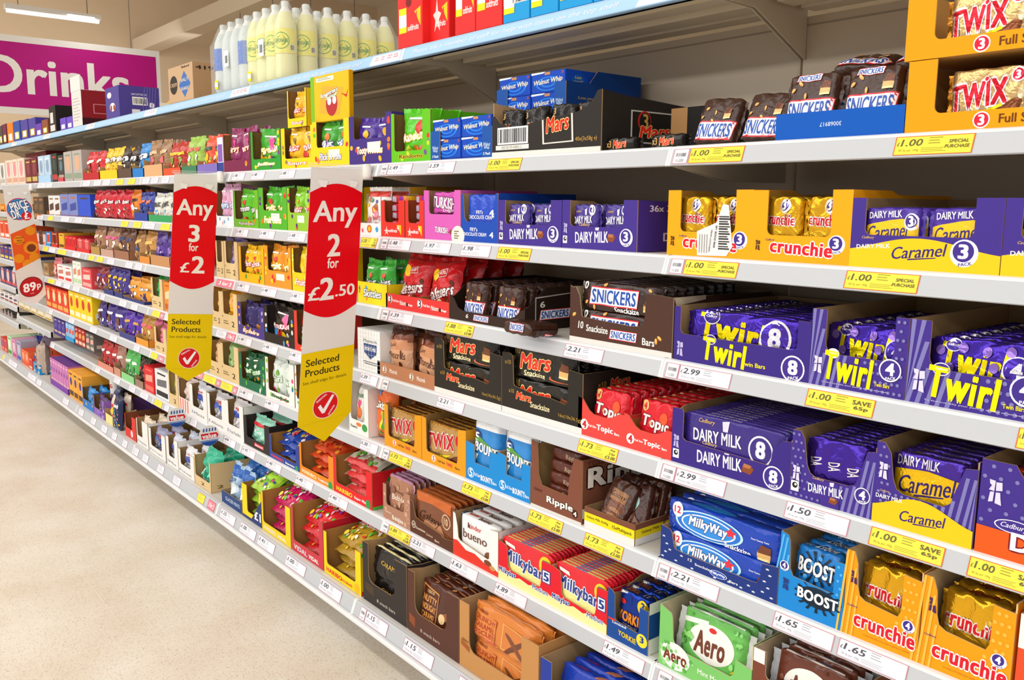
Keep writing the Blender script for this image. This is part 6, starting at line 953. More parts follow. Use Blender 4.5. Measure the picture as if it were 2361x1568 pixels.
t = tray('black mint-creams box with a red name panel', 6, 563, 622, 958, '#2a2524', [Rc(.42, .10, .78, .22, '#d8303c'), T('Bassett', .6, .16, .3, .08, '#f6eeee', sh=.15)], lip=.30, wl=.12, wr=.18, dep=.34, inner='#3a3230', sp=lambda a: [Rc(.3, .55, .8, .7, '#b8283a')])
mcb = pouch(t.W*.72, t.H*.95, .06, '#8fd0b8', [Rc(.05, .74, .95, .86, '#d8303c'), T('MINT', .3, .62, .4, .08, '#eef8f4', b=.03), T('CREAMS', .36, .52, .55, .08, '#eef8f4', b=.03)]+blobs(['#d8f0e6', '#a8dcc8'], 12, .1, .08, .9, .45, .1, 4), seed=6, amp=.008)
for i in range(2): stand(mcb, 'sweet_bag', '%s mint-green cream-sweets bag in the black box' % ('front', 'rear')[i], 'bag of sweets', t.x+t.W*.45, t.y+.045+i*.08, t.z+.003, 5)
def hbox(lab, s, u0, u1, vt, col, bagc, acc, tx, tcol, n, pk, lip=.30, wl=.1, wr=.12, dep=.32, hs=None, inner='#a8773f', bl=(), scol=None, sp=(), tilt=8, pw=.82, extra=(), tx2=''):
    t = tray(lab, s, u0, u1, vt, col, [T(tx, .28, lip*.45, .42, lip*.42, tcol, b=.04, rot=-.02)]+([T(tx2, .70, lip*.40, .3, lip*.34, '#f2efe6', b=.04)] if tx2 else [])+list(extra), lip=lip, wl=wl, wr=wr, dep=dep, inner=inner, hs=hs, scol=scol, sp=sp)
    ph = .2; me = [pouch(t.W*pw, ph, .035, bagc, blobs(list(acc), 54, .10, .08, .90, .92, .045, 3+v)+([T(bl[0], .5, .55, .7, .16, bl[1], b=.05, ol='#ffffff', rot=.1)] if bl else []), seed=v+3, amp=.006, pinch=.05, bands=lambda u, v_: tint(bagc, .85) if u < .1 or u > .9 else ((acc[0] if 'clear' in pk else tint(bagc, .92)) if v_ < .1 or v_ > .9 else None)) for v in range(2)]
    pt = min(.036, t.H*.95/n)
    for i in range(n):
        o = put(kn(pk), me[i % 2], None, (t.x+t.W*.5+(-1)**i*.006, t.y+.03+(i % 2)*.012, t.z+.02+i*pt), (math.radians(-84+tilt*(.3+.7*i/n)), 0, math.radians((-1)**i*3))); tag(o, '%s lying %s, %s' % (pk, 'at the bottom' if i == 0 else 'on top' if i == n-1 else '%s from the bottom' % ORDS[i], shortl(lab)), 'bag of sweets', pk+' stack')
    return t
hbox('royal-blue tray of blue sweet bags with gold dots', 6, 622, 690, 1000, '#27439a', '#2148b0', ('#e8c83a', '#d83a3a', '#f0f0f0', '#3a6ae0'), 'HARIBO', '#e0484a', 4, 'blue starry sweet bag', lip=.26, wl=.06, wr=.10, tx2='Starmix', extra=[E(.92, .07, .05, '#2a9a5a')])
hbox('orange tray of red-orange sweet bags', 6, 692, 770, 1020, '#f08a24', '#e0481c', ('#f0701c', '#c82a14', '#f6a03a', '#8a2a14'), 'HARIBO', '#f6e6b8', 4, 'red-orange sweet bag', lip=.26, wl=.05, wr=.14, scol='#e8481c', tx2='Tangfastics', extra=[E(.90, .08, .06, '#2a9a4a')])
hbox('red tray of clear sweet bags with a green leaf badge and torn grey corner', 6, 771, 858, 1052, '#e0242c', '#cfc4b0', ('#d83a3a', '#5ab83a', '#f2efe6', '#c8282c', '#8a6a4a'), 'HARIBO', '#f4dc2a', 5, 'clear and red sweet bag', lip=.28, wl=.06, wr=.14, scol='#d8202a', tx2='Super Mix', sp=lambda a: [Rc(0, 0, 1, .08, '#5ab84a'), P([(.18, .68), (.40, .75), (.38, .85), (.2, .8)], '#2a8a3a'), Rc(.5, .6, .9, .92, '#b0aca8'), E(.93, .62, .08, '#f0c41c')], extra=[E(.90, .11, .06, '#2a9a4a')], tilt=18)
# bottom shelf
t = tray('low navy tray of pale-blue mint bags', 7, 512, 558, 1134, '#24427c', [T('GLACIER MINTS', .55, .5, .7, .3, '#b8c8e0')], lip=1, hs=.055, dep=.42)
gl = pouch(t.W*.5, .17, .06, '#a8c4de', [P([(0, .72), (1, .78), (1, 1), (0, 1)], '#2a62b4'), E(.6, .45, .28, '#dfeaf4', .18), T('GLACIER', .42, .66, .6, .08, '#24427c'), T('MINTS', .36, .57, .4, .08, '#24427c'), P([(.4, .2), (.8, .35), (.7, .5), (.3, .3)], '#f4f8fa')], seed=4, amp=.012, pinch=.14)
gl2 = pouch(t.W*.5, .17, .06, '#3a78c8', blobs(['#1f58b4', '#7ab0e4'], 8, .1, .1, .9, .9, .1, 2), seed=7, amp=.012, pinch=.14)
for i in range(4):
    for j in range(2): stand(gl if i == 0 else gl2, 'mint_bag', 'pale-blue mint bag, %s from the front, %s of two across, in the navy tray' % (ORDS[i], ORDS[j]), 'bag of sweets', t.x+t.W*(.27+.47*j), t.y+.05+i*.085, t.z+.004, 5, 2-4*j, 8*(-1)**i, 'pale-blue mint bags')
hbox('yellow tray with a navy pound-price triangle and lime sweet bags', 7, 560, 604, 1135, '#f2d31c', '#a8d83a', ('#d83a6a', '#f2f0e0', '#5ab83a', '#e8a82a', '#3a4a9a'), '', '#24386e', 5, 'lime and pink sweet bag', lip=.22, wl=.26, wr=.10, hs=.15, extra=[P([(.42, .0), (1, .0), (1, .78), (.45, .05)], '#2a3a72'), T('£1', .80, .26, .3, .24, '#f4f2ea', b=.05), Rc(0, 0, 1, .08, '#2a3a72')], tilt=20, bl=('Hi', '#24386e'))
hbox('yellow and white tray of magenta sweet bags', 7, 605, 671, 1150, '#f4cc1c', '#c8185a', ('#e8d83a', '#5ab83a', '#f2e8ec', '#3a2a8a', '#e84a8a'), 'HARIBO', '#e8e2cc', 4, 'magenta sweet bag', lip=.22, wl=.05, wr=.16, tilt=22, bl=('OMIX', '#e8d81c'), tx2='VIDAL', hs=.165)
hbox('crimson tray of red and yellow sweet bags', 7, 674, 746, 1178, '#c8384a', '#d8202a', ('#f2c41c', '#5ab83a', '#e8a0b8', '#f2efe6', '#8a4ac0'), 'VIDAL', '#d8d2d4', 4, 'red and yellow sweet bag', lip=.24, wl=.05, wr=.12, tilt=22, bl=('STRIPZ', '#f2c41c'), tx2='VIDAL', hs=.185, scol='#c02030')
hbox('bright yellow tray of gold sweet bags with red lettering', 7, 748, 833, 1240, '#f6d114', '#b8902a', ('#f2d83a', '#e8c23a', '#5ab83a', '#d83a2c', '#f0ead8'), 'HARIBO', '#d8242c', 4, 'gold foil sweet bag', lip=.24, wl=.08, wr=.14, tilt=16, hs=.16, bl=('HARIBO', '#d8242c'), tx2='', scol='#f2c814', extra=[T('GOLDBEARS', .62, .09, .3, .06, '#d8242c'), E(.89, .12, .07, '#e8b81c')], sp=lambda a: [Rc(0, .88, 1, .97, '#2a9a3a'), Rc(0, 0, 1, .10, '#d8242c'), E(.5, .4, .2, '#e8c01c', .15)])
t = tray('low kraft box of teal wrapped sweets with a tall side', 7, 450, 487, 1075, '#dcbf8c', [T('2', .5, .14, .18, .1, '#4a3a22')], lip=.3, wl=.05, wr=.06, dep=.36, hs=.148, side=[(0, .95), (1, .9)], sp=lambda a: [T('2', .12, .16, .08, .1, '#6a5228')]+[Rc(.3+i*.17, .06, .42+i*.17, .22, '#a88a58') for i in range(4)]+[E(.36+i*.17, .14, .04, '#dcbf8c', .05) for i in range(4)])
tl = pouch(t.W*.85, .17, .07, '#2fae8a', blobs(['#1f8a6a', '#6ad0b0', '#e8f4ee'], 9, .1, .05, .9, .5, .1, 6), seed=5, amp=.016, pinch=.2)
for i in range(3): stand(tl, 'sweet_bag', '%s teal wrapped-sweet bag from the front of the tall-sided kraft box' % ORDS[i], 'bag of sweets', t.x+t.W*.46, t.y+.05+i*.1, t.z+.003, 6, 3, 8)
vbox('white value box of torn-fronted boiled sweets beneath the farther disc', 7, 386, 412, 1004, '#c8ccdc', '#2a4ab0', 'Mix', wl=.2, wr=.3)
vbox('white value box with blue and white bags next to the tall kraft box', 7, 413, 449, 1033, '#dcdce0', '#24409a', 'Fruit sweets', lip=.40)
vbox('white value box of fruit gums with a navy band', 7, 345, 383, 985, '#8a8aa8', '#24409a', 'Drops', lip=.32)
vbox('white value box of pale boiled sweets beside the red box', 7, 317, 343, 963, '#e0d0b8', '#3a4a9a', 'Sweets', wl=.06, wr=.5)
t = tray('red open box of red-wrapped sweets next to the white value boxes', 7, 290, 315, 952, '#d8342e', [E(.6, .22, .1, '#e8d8d8')], lip=.4, wl=.05, wr=.35, dep=.36, side=[(0, 1), (1, 1)], inner='#7a4a30')
stand(pouch(t.W*.7, t.H*.75, .06, '#d81f24', blobs(['#f2c41c', '#a8141a'], 5, .2, .2, .8, .7, .1, 3), seed=3, amp=.012), 'sweet_bag', 'crumpled red bag in the red open box', 'bag of sweets', t.x+t.W*.4, t.y+.05, t.z+.003, 8)
stand(pouch(.13, .19, .05, '#16204a', blobs(['#e84a3a', '#f2c41c', '#4ab0e0', '#6ab83a', '#e86ab0'], 16, .3, .06, .92, .62, .05, 4)+[T('minis', .6, .75, .5, .12, '#ffffff', b=.04)], seed=6), 'sweet_bag', 'navy bag of coloured candy shells leaning beside the red box', 'bag of sweets', XU(271, YS[7]+.05, ZD[7]), YS[7]+.055, ZD[7]+.002, 6, 4)
stand(pouch(.10, .19, .05, '#1a2a5a', [Rc(.2, .1, .6, .5, '#3a9ad0')], seed=7), 'sweet_bag', 'navy bag with a sky-blue panel behind the candy-shell bag', 'bag of sweets', XU(262, YS[7]+.1, ZD[7]), YS[7]+.12, ZD[7]+.002, 6, -3)
o = thing('snack_tube', 'tall white and green snack tube on the bottom shelf behind the navy bag', 'tube', (XU(268, YS[7]+.18, ZD[7]), YS[7]+.19, ZD[7]+.001))
mb = MB(); mb.lathe([(0, 0), (.038, 0), (.038, .09)], '#8aaa3a', 'card', 16); mb.lathe([(.038, .09), (.040, .24)], '#eceae4', 'card', 16); prints(mb, lambda u, v, o_: ((.040+o_)*math.cos(-2.6+u*2.2), (.040+o_)*math.sin(-2.6+u*2.2), .02+v*.2), .085, .2, [T('BIG', .5, .75, .5, .12, '#d8443a', b=.05), E(.5, .34, .2, '#c88a5a', .08), E(.5, .40, .2, '#f2ece0', .05)]); mb.build('tube_body', o)
mb = MB(); mb.lathe([(.040, .238), (.042, .24), (.042, .254), (.038, .256), (0, .256)], '#f0efec', 'plast', 16); mb.build('lid', o)
# second shelf, far bays
row('c', 1, 0, 13, 376, 1, '#e4e0da', ['#b8b4ae', '#8a8680'], 'white gift card-box')
row('c', 1, 14, 58, 370, 3, '#e8d2c2', ['#d8a08a', '#e8909a'], 'cream and pink carton')
row('c', 1, 59, 87, 367, 2, '#6e2230', ['#c8b060', '#8a3a44'], 'maroon tall carton')
row('c', 1, 62, 110, 350, 3, '#7a2434', ['#8a3a44', '#6a1c28'], 'maroon rear carton', rows=1, dy=.3)
row('c', 1, 89, 118, 360, 2, '#b8d0e4', ['#e8eef4', '#8aa0b8'], 'sky-blue printed carton', lip=.26, lcol='#a8ccec', rows=1)
row('c', 1, 119, 133, 354, 1, '#26332e', ['#b83a3a', '#3a4a44'], 'dark green gift carton')
row('c', 1, 134, 147, 358, 1, '#3a3a38', ['#b89a8a', '#5a7a8a'], 'charcoal windowed carton', lip=.15, lcol='#c8485a', rows=1)
row('c', 1, 148, 189, 350, 2, '#b4aca6', ['#8a9a84', '#d8a888'], 'grey clear-fronted carton')
row('p', 1, 192, 229, 357, 2, '#cc1c24', ['#f2efe6', '#8a1418', '#e8c83a'], 'crimson sharing pouch', lip=.28, lcol='#b82028', txt='')
row('p', 1, 231, 271, 349, 3, '#f4c21a', ['#3a2a1c', '#f6e8b0', '#e8922a'], 'yellow peanut pouch', lip=.30, lcol='#f2c61c', txt='m')
row('p', 1, 272, 304, 346, 2, '#3a241a', ['#e8e0d4', '#5a3a2a', '#f2c41c'], 'dark brown sharing pouch', lip=.32, lcol='#5a4438', txt='m')
row('p', 1, 306, 331, 338, 1, '#1a8ad8', ['#f2f2f2', '#0f5aa8', '#e8c83a'], 'bright blue sharing pouch', lip=.28, lcol='#1a7ac8', txt='m')
row('p', 1, 333, 375, 331, 2, '#9a7048', ['#d8b890', '#c83a3a', '#6a4a2c'], 'brown paper pouch', lip=.34, lcol='#d8a878')
row('p', 1, 377, 417, 337, 2, '#b8281c', ['#e8c02a', '#7a9a2a', '#f2ece0', '#2a4a2a'], 'red and green jelly pouch', lip=.24, lcol='#e0502c')
row('p', 1, 419, 454, 324, 2, '#9ac04a', ['#e86a5a', '#f2efe0', '#4a7a2a', '#f0a02a'], 'pale green fruity pouch', lip=.24, lcol='#3a7a58')
row('p', 1, 455, 502, 321, 2, '#e0502c', ['#2a4a2c', '#f2c41c', '#8ac04a', '#f2ece4'], 'orange-red jungle pouch', lip=.26, lcol='#7c6cb8', txt='')
# third shelf
Z2 = -.199
row('c', 2, 78, 101, 453, 2, '#5a4a3c', ['#c87a3a', '#7a5a3a'], 'dark truffle carton', zb=Z2)
row('c', 2, 113, 139, 450, 2, '#e2dcda', ['#8a6a4a', '#5a3a2c'], 'white arched carton', zb=Z2, lip=.16, lcol='#8a6a3a', rows=1)
row('c', 2, 140, 179, 447, 2, '#7a86c0', ['#b86a4a', '#3a4a9a'], 'periwinkle blue carton', zb=Z2, lip=.24, lcol='#3a489a', rows=1)
row('c', 2, 181, 209, 448, 1, '#2a50c8', ['#5a3a2a', '#2a50c8'], 'royal-blue tall carton', zb=Z2)
row('p', 2, 210, 290, 444, 5, '#cc1a30', ['#8a2a20', '#f2efe6', '#a8141c'], 'red chocolate-ball pouch', txt='Maltesers', lean=2)
row('p', 2, 291, 309, 443, 1, '#e8801c', ['#3a1c12', '#f2efe6', '#c85a1c'], 'orange and black pouch', txt='', lean=2)
row('p', 2, 310, 341, 449, 2, '#2a3f9a', ['#e86a4a', '#1a2a6a'], 'navy-blue pouch', lip=.30, lcol='#2a409a')
row('p', 2, 343, 402, 452, 3, '#dfdccf', ['#2a98d8', '#f4f2ea', '#e8c890'], 'white and sky-blue bag', lip=.26, lcol='#2f9a5a', txt='MILK', txc='#3a3a3a')
# fourth shelf
row('c', 3, 84, 104, 538, 1, '#e8cfc8', ['#d84a4a', '#5a2a1c'], 'pink and white carton')
row('c', 3, 106, 117, 534, 1, '#2a86d0', ['#e8eef4', '#d84a3a'], 'cyan-blue carton', lip=.2, lcol='#2a9ad8', rows=1)
row('c', 3, 118, 133, 534, 1, '#9a3a2a', ['#d8a890', '#6a1c14'], 'rust-red carton', lip=.2, lcol='#c8382c', rows=1)
row('c', 3, 135, 147, 537, 1, '#e0b030', ['#6a3a1c', '#e0b030'], 'golden yellow carton')
row('c', 3, 149, 175, 543, 3, '#d8242c', ['#e87a7a', '#b81a20'], 'bright red carton', lip=.28, lcol='#d8242c', rows=1)
row('c', 3, 176, 207, 549, 2, '#c8343c', ['#e8a8a0', '#d86a6a'], 'red ribboned carton', lip=.26, lcol='#d8242c', rows=1)
row('p', 3, 210, 231, 527, 2, '#a8785a', ['#e8d0b8', '#5a3424', '#e8c83a'], 'tan wafer pouch', lip=.30, lcol='#b08a4a')
row('p', 3, 233, 262, 530, 2, '#b08468', ['#e84a8a', '#f2e8e0', '#5a3424'], 'pink-lettered brown pouch', lip=.27, lcol='#c09a8a')
row('p', 3, 264, 298, 532, 2, '#6e4632', ['#2a3f7a', '#d8a870', '#f0e4d4'], 'copper brown pouch', lip=.30, lcol='#9a6a50')
row('p', 3, 300, 319, 537, 1, '#a8763c', ['#e8c070', '#2a3a6a', '#f2e4c8'], 'caramel brown pouch', txt='')
row('p', 3, 322, 346, 539, 1, '#c8904a', ['#f0c46a', '#7a4a20'], 'golden caramel pouch', lip=.24, lcol='#d88a3a')
row('p', 3, 348, 392, 541, 2, '#5a3a9a', ['#3a2470', '#8a6ac0', '#c8c0e0'], 'violet twist-wrapped bag', lip=.34, lcol='#c08a5a')
# fifth shelf
row('c', 4, 100, 111, 605, 1, '#a8845a', ['#c8a878', '#8a6a44'], 'plain brown carton')
row('p', 4, 113, 131, 597, 1, '#d87a84', ['#c8382c', '#e8b8a8', '#7a4a2a'], 'pink-red sweet pouch')
row('c', 4, 132, 165, 608, 2, '#ecebe8', ['#d8403a', '#c87a6a'], 'white and red picture carton')
row('c', 4, 168, 187, 600, 2, '#e4e6dc', ['#b8d0a8', '#d88a6a'], 'pale green fruit carton')
row('c', 4, 188, 212, 616, 1, '#d84a50', ['#e8a8a0', '#f0c8c0'], 'red heart card-carton')
row('p', 4, 213, 239, 617, 2, '#8a2430', ['#5a3aa0', '#e8e0e8', '#2a1c20'], 'dark red and violet pouch')
row('p', 4, 240, 262, 620, 2, '#3a2f86', ['#f2c41c', '#f6d84a', '#e8e0f0'], 'purple and yellow pouch', lip=.2, lcol='#2f3a7a')
row('p', 4, 264, 283, 626, 2, '#463a92', ['#f2c41c', '#e8b81c'], 'violet and gold pouch', lip=.2, lcol='#2f3a7a')
row('p', 4, 284, 334, 643, 2, '#e89a2a', ['#4a2a8a', '#3a2068', '#f2efe8'], 'orange and purple bag', txt='Bars', lip=.14, lcol='#2f3a7a')
row('p', 4, 336, 350, 655, 1, '#d88a24', ['#3a2f7a', '#e8c83a'], 'amber sweet bag')
kbox(4, 351, 377, 640, '#2f9a4a', 'emerald wrapped sweets')
row('c', 4, 378, 392, 648, 1, '#f08a2a', ['#c85a14', '#e8d0a0'], 'orange upright carton')
# sixth shelf
row('c', 5, 106, 158, 656, 4, '#dc3a24', ['#f0a850', '#f4d8a0'], 'red orange-picture carton')
row('c', 5, 159, 213, 668, 4, '#f4cc1a', ['#e8e8c0', '#c83a2c'], 'lemon yellow carton')
row('p', 5, 214, 233, 697, 1, '#40307e', ['#e8e4ee', '#5a2a1c', '#8a7ab8'], 'purple button bag', txt='')
row('p', 5, 235, 274, 701, 2, '#3d2c8a', ['#e8e4ee', '#6a3420', '#7a5ac0'], 'purple giant-button bag', txt='')
row('p', 5, 276, 312, 722, 2, '#5a30b0', ['#d8a83a', '#2f2470', '#8a5ad0'], 'shiny violet bag', lip=.24, lcol='#3a3f80')
row('p', 5, 314, 343, 730, 2, '#c08a3a', ['#e85a6a', '#f2d8a0', '#7a4a20'], 'gold and pink bag', lip=.24, lcol='#e0942a')
row('p', 5, 345, 357, 737, 1, '#d05a82', ['#e890a8', '#b03a64'], 'rose pink wrapped bag')
kbox(5, 358, 385, 752, '#d86a8a', 'rose wrapped sweets')
# seventh shelf
Z6 = -1.07
row('c', 6, 124, 150, 730, 3, '#3a2f8a', ['#d8b8b0', '#5a4aa0'], 'indigo slim carton', zb=Z6, lip=.16, lcol='#3a3080', rows=1)
row('c', 6, 151, 171, 742, 3, '#8ac0ea', ['#e8f0f6', '#d85a4a'], 'pale cyan slim carton', zb=Z6, lip=.25, lcol='#2a9ada', rows=1)
row('c', 6, 172, 196, 752, 3, '#b02a24', ['#e8c8b0', '#e8a05a'], 'deep red slim carton', zb=Z6)
row('c', 6, 197, 216, 765, 2, '#6a6662', ['#c8b8a8', '#e8a89a'], 'grey slim carton', zb=Z6)
row('c', 6, 219, 236, 766, 1, '#2e2c2a', ['#e8c81c', '#8a98a8'], 'black yellow-striped carton', dy=.16, rows=1)
row('p', 6, 226, 262, 789, 3, '#b8242c', ['#e8e8e8', '#7a1418', '#e8a83a'], 'red gloss pouch', lip=.24, lcol='#d88a78', lean=2)
row('p', 6, 263, 279, 803, 1, '#a87a6a', ['#e8d8d0', '#6a3a2a'], 'dusty pink pouch', lip=.3, lcol='#c89078', lean=2)
row('p', 6, 280, 310, 810, 2, '#4fb858', ['#e8f4e4', '#2a7a3a', '#d8e8c8'], 'fresh green pouch', lip=.26, lcol='#8ad08a', lean=2)
row('p', 6, 312, 331, 830, 2, '#3a2622', ['#d83a3a', '#8a6a5a', '#c8b0a0'], 'dark cola pouch', lip=.28, lcol='#9a7a6a', lean=2)
row('c', 6, 332, 355, 840, 1, '#d8242c', ['#e86a5a', '#f2a08a'], 'scarlet leaning carton')
row('c', 6, 357, 388, 848, 1, '#e4e4e4', ['#2a2a2c', '#6a6a70'], 'black and white printed carton')
# bottom shelf
row('c', 7, 2, 16, 775, 2, '#d8463c', ['#e88a7a', '#8a5a9a'], 'salmon red carton')
row('c', 7, 18, 27, 772, 1, '#c4dcb4', ['#2f9a4a', '#e8f0e0'], 'pale green stacked carton')
row('c', 7, 28, 38, 779, 1, '#d898b8', ['#c83a8a', '#e8c8d8'], 'pink stacked carton')
row('c', 7, 39, 49, 783, 1, '#a8a4b8', ['#3a5ab8', '#c8c4d4'], 'lavender grey carton')
row('c', 7, 50, 65, 803, 2, '#ec7a4a', ['#e84a24', '#f2b08a'], 'soft orange carton', top='#e0502c')
row('c', 7, 66, 74, 823, 1, '#e0483a', ['#f2d0b0', '#c8302c'], 'tomato red carton')
row('c', 7, 76, 91, 833, 1, '#2a9ad8', ['#e8d8b8', '#1a7ab8'], 'cyan tub carton')
o = thing('gift_bag', 'clear bag of wrapped sweets tied with a blue bow on the bottom shelf', 'bag of sweets', (XU(103, YS[7]+.1, ZD[7]), YS[7]+.10, ZD[7]+.002))
put('bag_body', pouch(.17, .24, .10, '#b8a498', blobs(['#c83a2c', '#e8c03a', '#2a4a9a', '#e8822a', '#d8d0c8'], 34, .08, .05, .92, .8, .07, 3), seed=4, amp=.012, pinch=.2, nx=8, ny=10), o)
mb = MB()
for a in range(7): mb.add([(0, -.02, .235), (.09*math.cos(a*.9), -.03+.03*math.sin(a*2), .25+.06*abs(math.sin(a*.9+.3))), (.07*math.cos(a*.9+.5), -.04, .24+.07*abs(math.sin(a*.9+.8)))], [(0, 1, 2), (2, 1, 0)], '#2a3fa0', 'gloss')
mb.build('bow', o)
row('c', 7, 117, 158, 820, 7, '#c87ab4', ['#e8b8d4', '#8a4a9a'], 'pink and purple slab carton', lip=.20, lcol='#7a3aa8', top='#6a3a8a', rows=2)
row('c', 7, 159, 191, 850, 3, '#f0a83a', ['#5a3a2a', '#4a2f86'], 'apricot bunny-window carton', top='#f0a83a', rows=2)
jel('sky-blue tray of blue sweet packs on the bottom shelf', 7, 192, 216, 893, '#1f78c8', '#8ac8f0', 'blue sweet pack', lip=.42, wl=.06, wr=.16, n=1, pcol='#1f8ad0', bl=['#e8c83a', '#8ac8f0', '#0f4a9a'], dep=.36, rowc=2)
jel('lilac tray of dark purple sweet packs on the bottom shelf', 7, 217, 242, 911, '#8a62b8', '#e8e0f0', 'dark purple sweet pack', lip=.38, wl=.08, wr=.2, n=1, pcol='#4a2a6a', bl=['#c8a8e0', '#e8e0f0', '#2a1440'], dep=.34, rowc=2)
row('p', 7, 244, 261, 915, 1, '#e8d8c8', ['#d8242c', '#f2c41c', '#2a4a9a', '#e8502c'], 'red and yellow sweet packet', lip=.36, lcol='#f0e090')
# farthest bay, own shelf heights
G = [-.39, -.585, -.825, -.99, -1.145]
row('c', 2, 0, 9, 470, 1, '#f08a24', ['#3a2a20', '#f0b04a'], 'orange far-bay carton')
row('c', 3, 0, 21, 508, 2, '#e8603a', ['#e8e0d8', '#c83a24'], 'coral far-bay carton', zb=G[0])
row('c', 4, 0, 29, 563, 3, '#4a3f86', ['#f2c83a', '#8a3a4a'], 'plum far-bay carton', zb=G[1])
row('c', 5, 0, 38, 614, 3, '#3a3f74', ['#c84a4a', '#e8b8b0'], 'slate blue far-bay carton', zb=G[2])
row('c', 6, 0, 40, 668, 4, '#e2ddd8', ['#8a3a44', '#5a4a6a'], 'white-framed far-bay carton', zb=G[3], dep=.2)
row('c', 6, 42, 118, 690, 5, '#e4d8b8', ['#b8923a', '#f2ead4'], 'cream and gold far-bay carton', zb=G[3], dep=.2)
row('c', 7, 0, 30, 712, 4, '#5a5654', ['#c83a5a', '#a8a4a0'], 'charcoal far-bay carton', zb=G[4], dep=.2, dy=.14)
row('c', 7, 33, 50, 735, 1, '#dfe2d4', ['#3a7a3a', '#e8ece0'], 'white green-topped far-bay carton', zb=G[4], dep=.2, dy=.14, top='#5a9a4a')
row('c', 7, 57, 68, 740, 1, '#a888b8', ['#6ac03a', '#e8e0f0'], 'mauve and green far-bay carton', zb=G[4], dep=.2, dy=.14)
row('c', 7, 70, 103, 748, 3, '#d0cfc6', ['#3a3a3a', '#e4e2da'], 'stone grey far-bay carton', zb=G[4], dep=.2, dy=.14)
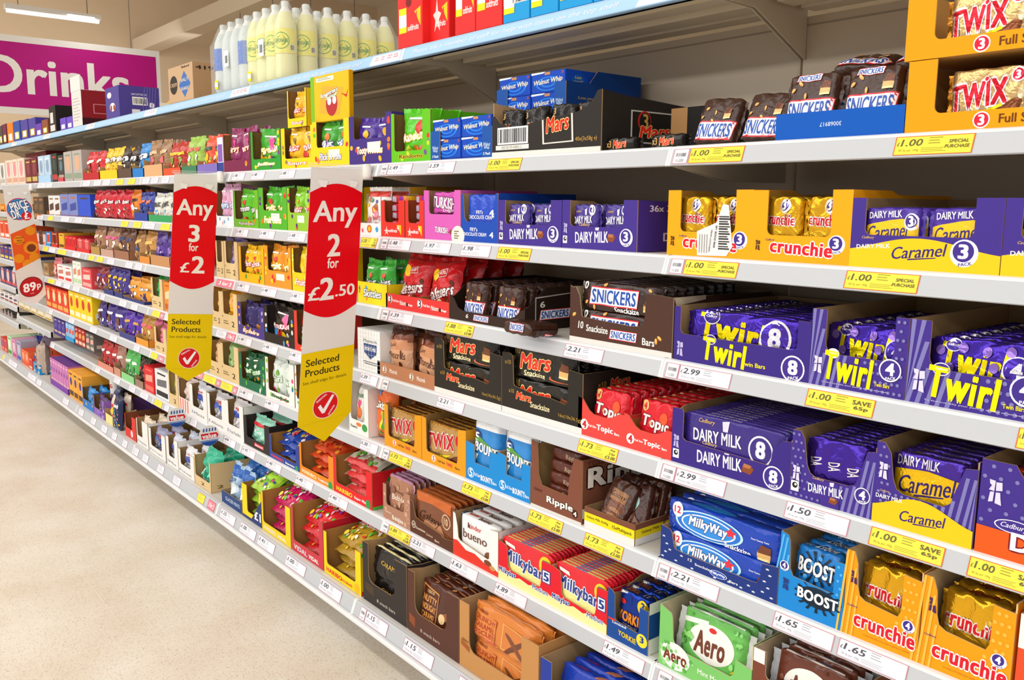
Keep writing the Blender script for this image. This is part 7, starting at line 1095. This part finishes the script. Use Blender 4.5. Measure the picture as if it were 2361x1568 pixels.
# ---------------- price labels ----------------
NEAR = {1: [(1550, 1585, 'b', '', 'leaning brown packs'), (1587, 1712, 'y', '1.00', 'second leaning brown pack', 'S'), (2060, 2243, 'y', '1.00', 'orange stacked cases', 'S'), (1122, 1199, 'y', '1.00', 'torn black tray', 'S'), (984, 1046, 'w', '1.59', 'blue walnut-carton tray'), (892, 947, 'w', '1.49', 'green random-shapes tray'), (876, 891, 'b', '', 'purple fruit-sweets tray')],
 2: [(1543, 1573, 'b', '', 'first amber tray edge'), (1575, 1698, 'y', '1.00', 'first amber tray', 'S'), (1946, 2116, 'y', '1.00', 'caramel tray', 'S'), (877, 891, 'b', '', 'white jelly-bean tray'), (893, 944, 'w', '1.48', 'red soft-fruits trays'), (974, 1036, 'w', '1.97', 'pink turkish tray'), (1061, 1128, 'w', '1.98', 'royal-blue tray'), (1145, 1221, 'y', '1.00', 'first 3-badge purple tray', 'S'), (830, 866, 'y', '1.50', 'jelly-bean tray', '2')],
 3: [(1533, 1562, 'b', '', 'eight-pack flaky tray corner'), (1563, 1682, 'w', '2.99', 'plain purple flaky tray'), (1857, 2013, 'y', '1.00', 'half-empty spotted tray', '65'), (2343, 2480, 'y', '1.00', 'fuller spotted tray', '65'), (878, 893, 'b', '', 'red chocolate-ball tray corner'), (895, 949, 'w', '1.39', 'red chocolate-ball trays'), (1024, 1089, 'y', '1.88', 'swept brown tray', '2'), (1299, 1388, 'w', '2.21', 'brown torn tray')],
 4: [(1523, 1554, 'b', '', 'plain purple milk-chocolate tray corner'), (1555, 1670, 'w', '2.99', 'plain purple milk-chocolate tray'), (1808, 1954, 'w', '1.50', 'spotted milk-chocolate tray'), (2003, 2174, 'y', '1.00', 'wavy caramel tray', '65'), (2230, 2400, 'y', '1.00', 'purple and orange tray', '65'), (879, 893, 'b', '', 'copper button-bag tray'), (1006, 1067, 'w', '2.21', 'first torn black tray'), (1331, 1421, 'y', '1.73', 'scalloped nut-bar trays', '2'), (828, 868, 'w', '1.39', 'white sports box')],
 5: [(1515, 1540, 'b', '', 'starry navy tray corner'), (1541, 1654, 'w', '2.21', 'starry navy tray'), (1781, 1919, 'w', '1.65', 'bright blue spotted tray'), (1930, 2089, 'w', '1.65', 'first amber spotted tray'), (881, 894, 'b', '', 'first gold five-bar tray corner'), (896, 946, 'y', '1.73', 'gold five-bar trays', '2'), (1063, 1128, 'y', '1.73', 'coconut-bar trays', '2'), (1217, 1294, 'y', '1.73', 'torn brown ripple tray', '2'), (1345, 1433, 'y', '1.73', 'low brown-yellow tray', '2'), (829, 868, 'w', '1.30', 'white flower-sweets tray')],
 6: [(1514, 1545, 'b', '', 'white and green mint tray'), (880, 893, 'b', '', 'bubbly copper tray corner'), (895, 943, 'y', '1.89', 'bubbly copper tray', '2'), (945, 1000, 'w', '2.21', 'brown ten-bar tray'), (1036, 1098, 'w', '1.63', 'white wafer tray'), (1139, 1211, 'w', '1.89', 'first white-chocolate tray'), (1388, 1482, 'w', '1.49', 'navy biscuit tray'), (514, 541, 'w', '49', 'fruit-pastilles value box'), (557, 586, 'w', '1.42', 'black mint box'), (612, 646, 'w', '1.40', 'royal-blue sweet tray'), (680, 719, 'w', '1.40', 'orange sweet tray'), (756, 799, 'w', '1.40', 'red clear-bag tray')],
 7: [(500, 533, 'w', '1.25', 'navy mint tray'), (545, 580, 'w', '1.00', 'yellow pound-price tray'), (586, 623, 'w', '1.41', 'magenta-bag tray'), (650, 694, 'w', '1.00', 'crimson tray'), (727, 776, 'w', '1.00', 'gold-bag tray'), (820, 832, 'b', '', 'black snack-bar tray corner'), (833, 882, 'w', '1.15', 'matt black snack tray'), (920, 987, 'w', '1.15', 'nutty nougat tray'), (1045, 1120, 'w', '1.15', 'orange biscuit tray'), (448, 463, 'y', '', 'tall-sided kraft box'), (471, 487, 'p', '', 'bare deck beside the kraft box')]}
for s, l in NEAR.items():
    for e in l: price(s, *e)
FAR = {1: 'w86-104 w105-119 w190-206 w215-231 w236-252 y267-283 y294-310 w327-343 w347-363 w371-388 w534-562 w578-608 w643-678',
 2: 'w84-98 y110-121 w140-158 w172-188 y278-294 y306-324 w331-355 y369-390 w543-570 w597-631 w662-702',
 3: 'y98-109 w112-126 y132-151 w166-184 y203-216 y222-236 w246-262 w288-304 w310-326 p497-538 w545-573 w601-635 w668-702',
 4: 'y110-124 w128-140 w146-160 w167-182 w213-227 w231-240 w274-290 w301-316 y350-367 p368-376 w379-387 w497-520 p521-540 w547-578 w604-638 w665-698',
 5: 'w112-120 w158-170 w208-222 w252-268 w307-320 y347-361 p364-376 p452-466 y469-496 p498-506 y508-534 p536-545 w551-581 w609-641',
 6: 'w116-124 w218-229 w262-275 w296-310 w322-340 y355-372 w378-388 w438-452',
 7: 'w16-34 w60-76 y1-5 w80-90 w140-152 w176-186 w204-214 w228-240 w252-262 w276-286 w302-312 w322-334 w356-370 w392-408'}
for s, t in FAR.items():
    for i, c in enumerate(t.split()):
        u0, u1 = map(float, c[1:].split('-'))
        cn = {'y': 'yellow price label', 'w': 'white price label', 'p': 'pink offer ticket'}[c[0]]
        o = price(s, u0, u1, c[0], '1.48' if u0 > 530 and c[0] == 'w' and s < 6 else '', '')
        o['label'] = '%s on the %s shelf edge, %s of its far bays from the end' % (cn, SN[s], ORDS[i])
bpy.data.objects.remove(_to); bpy.data.curves.remove(_cu)
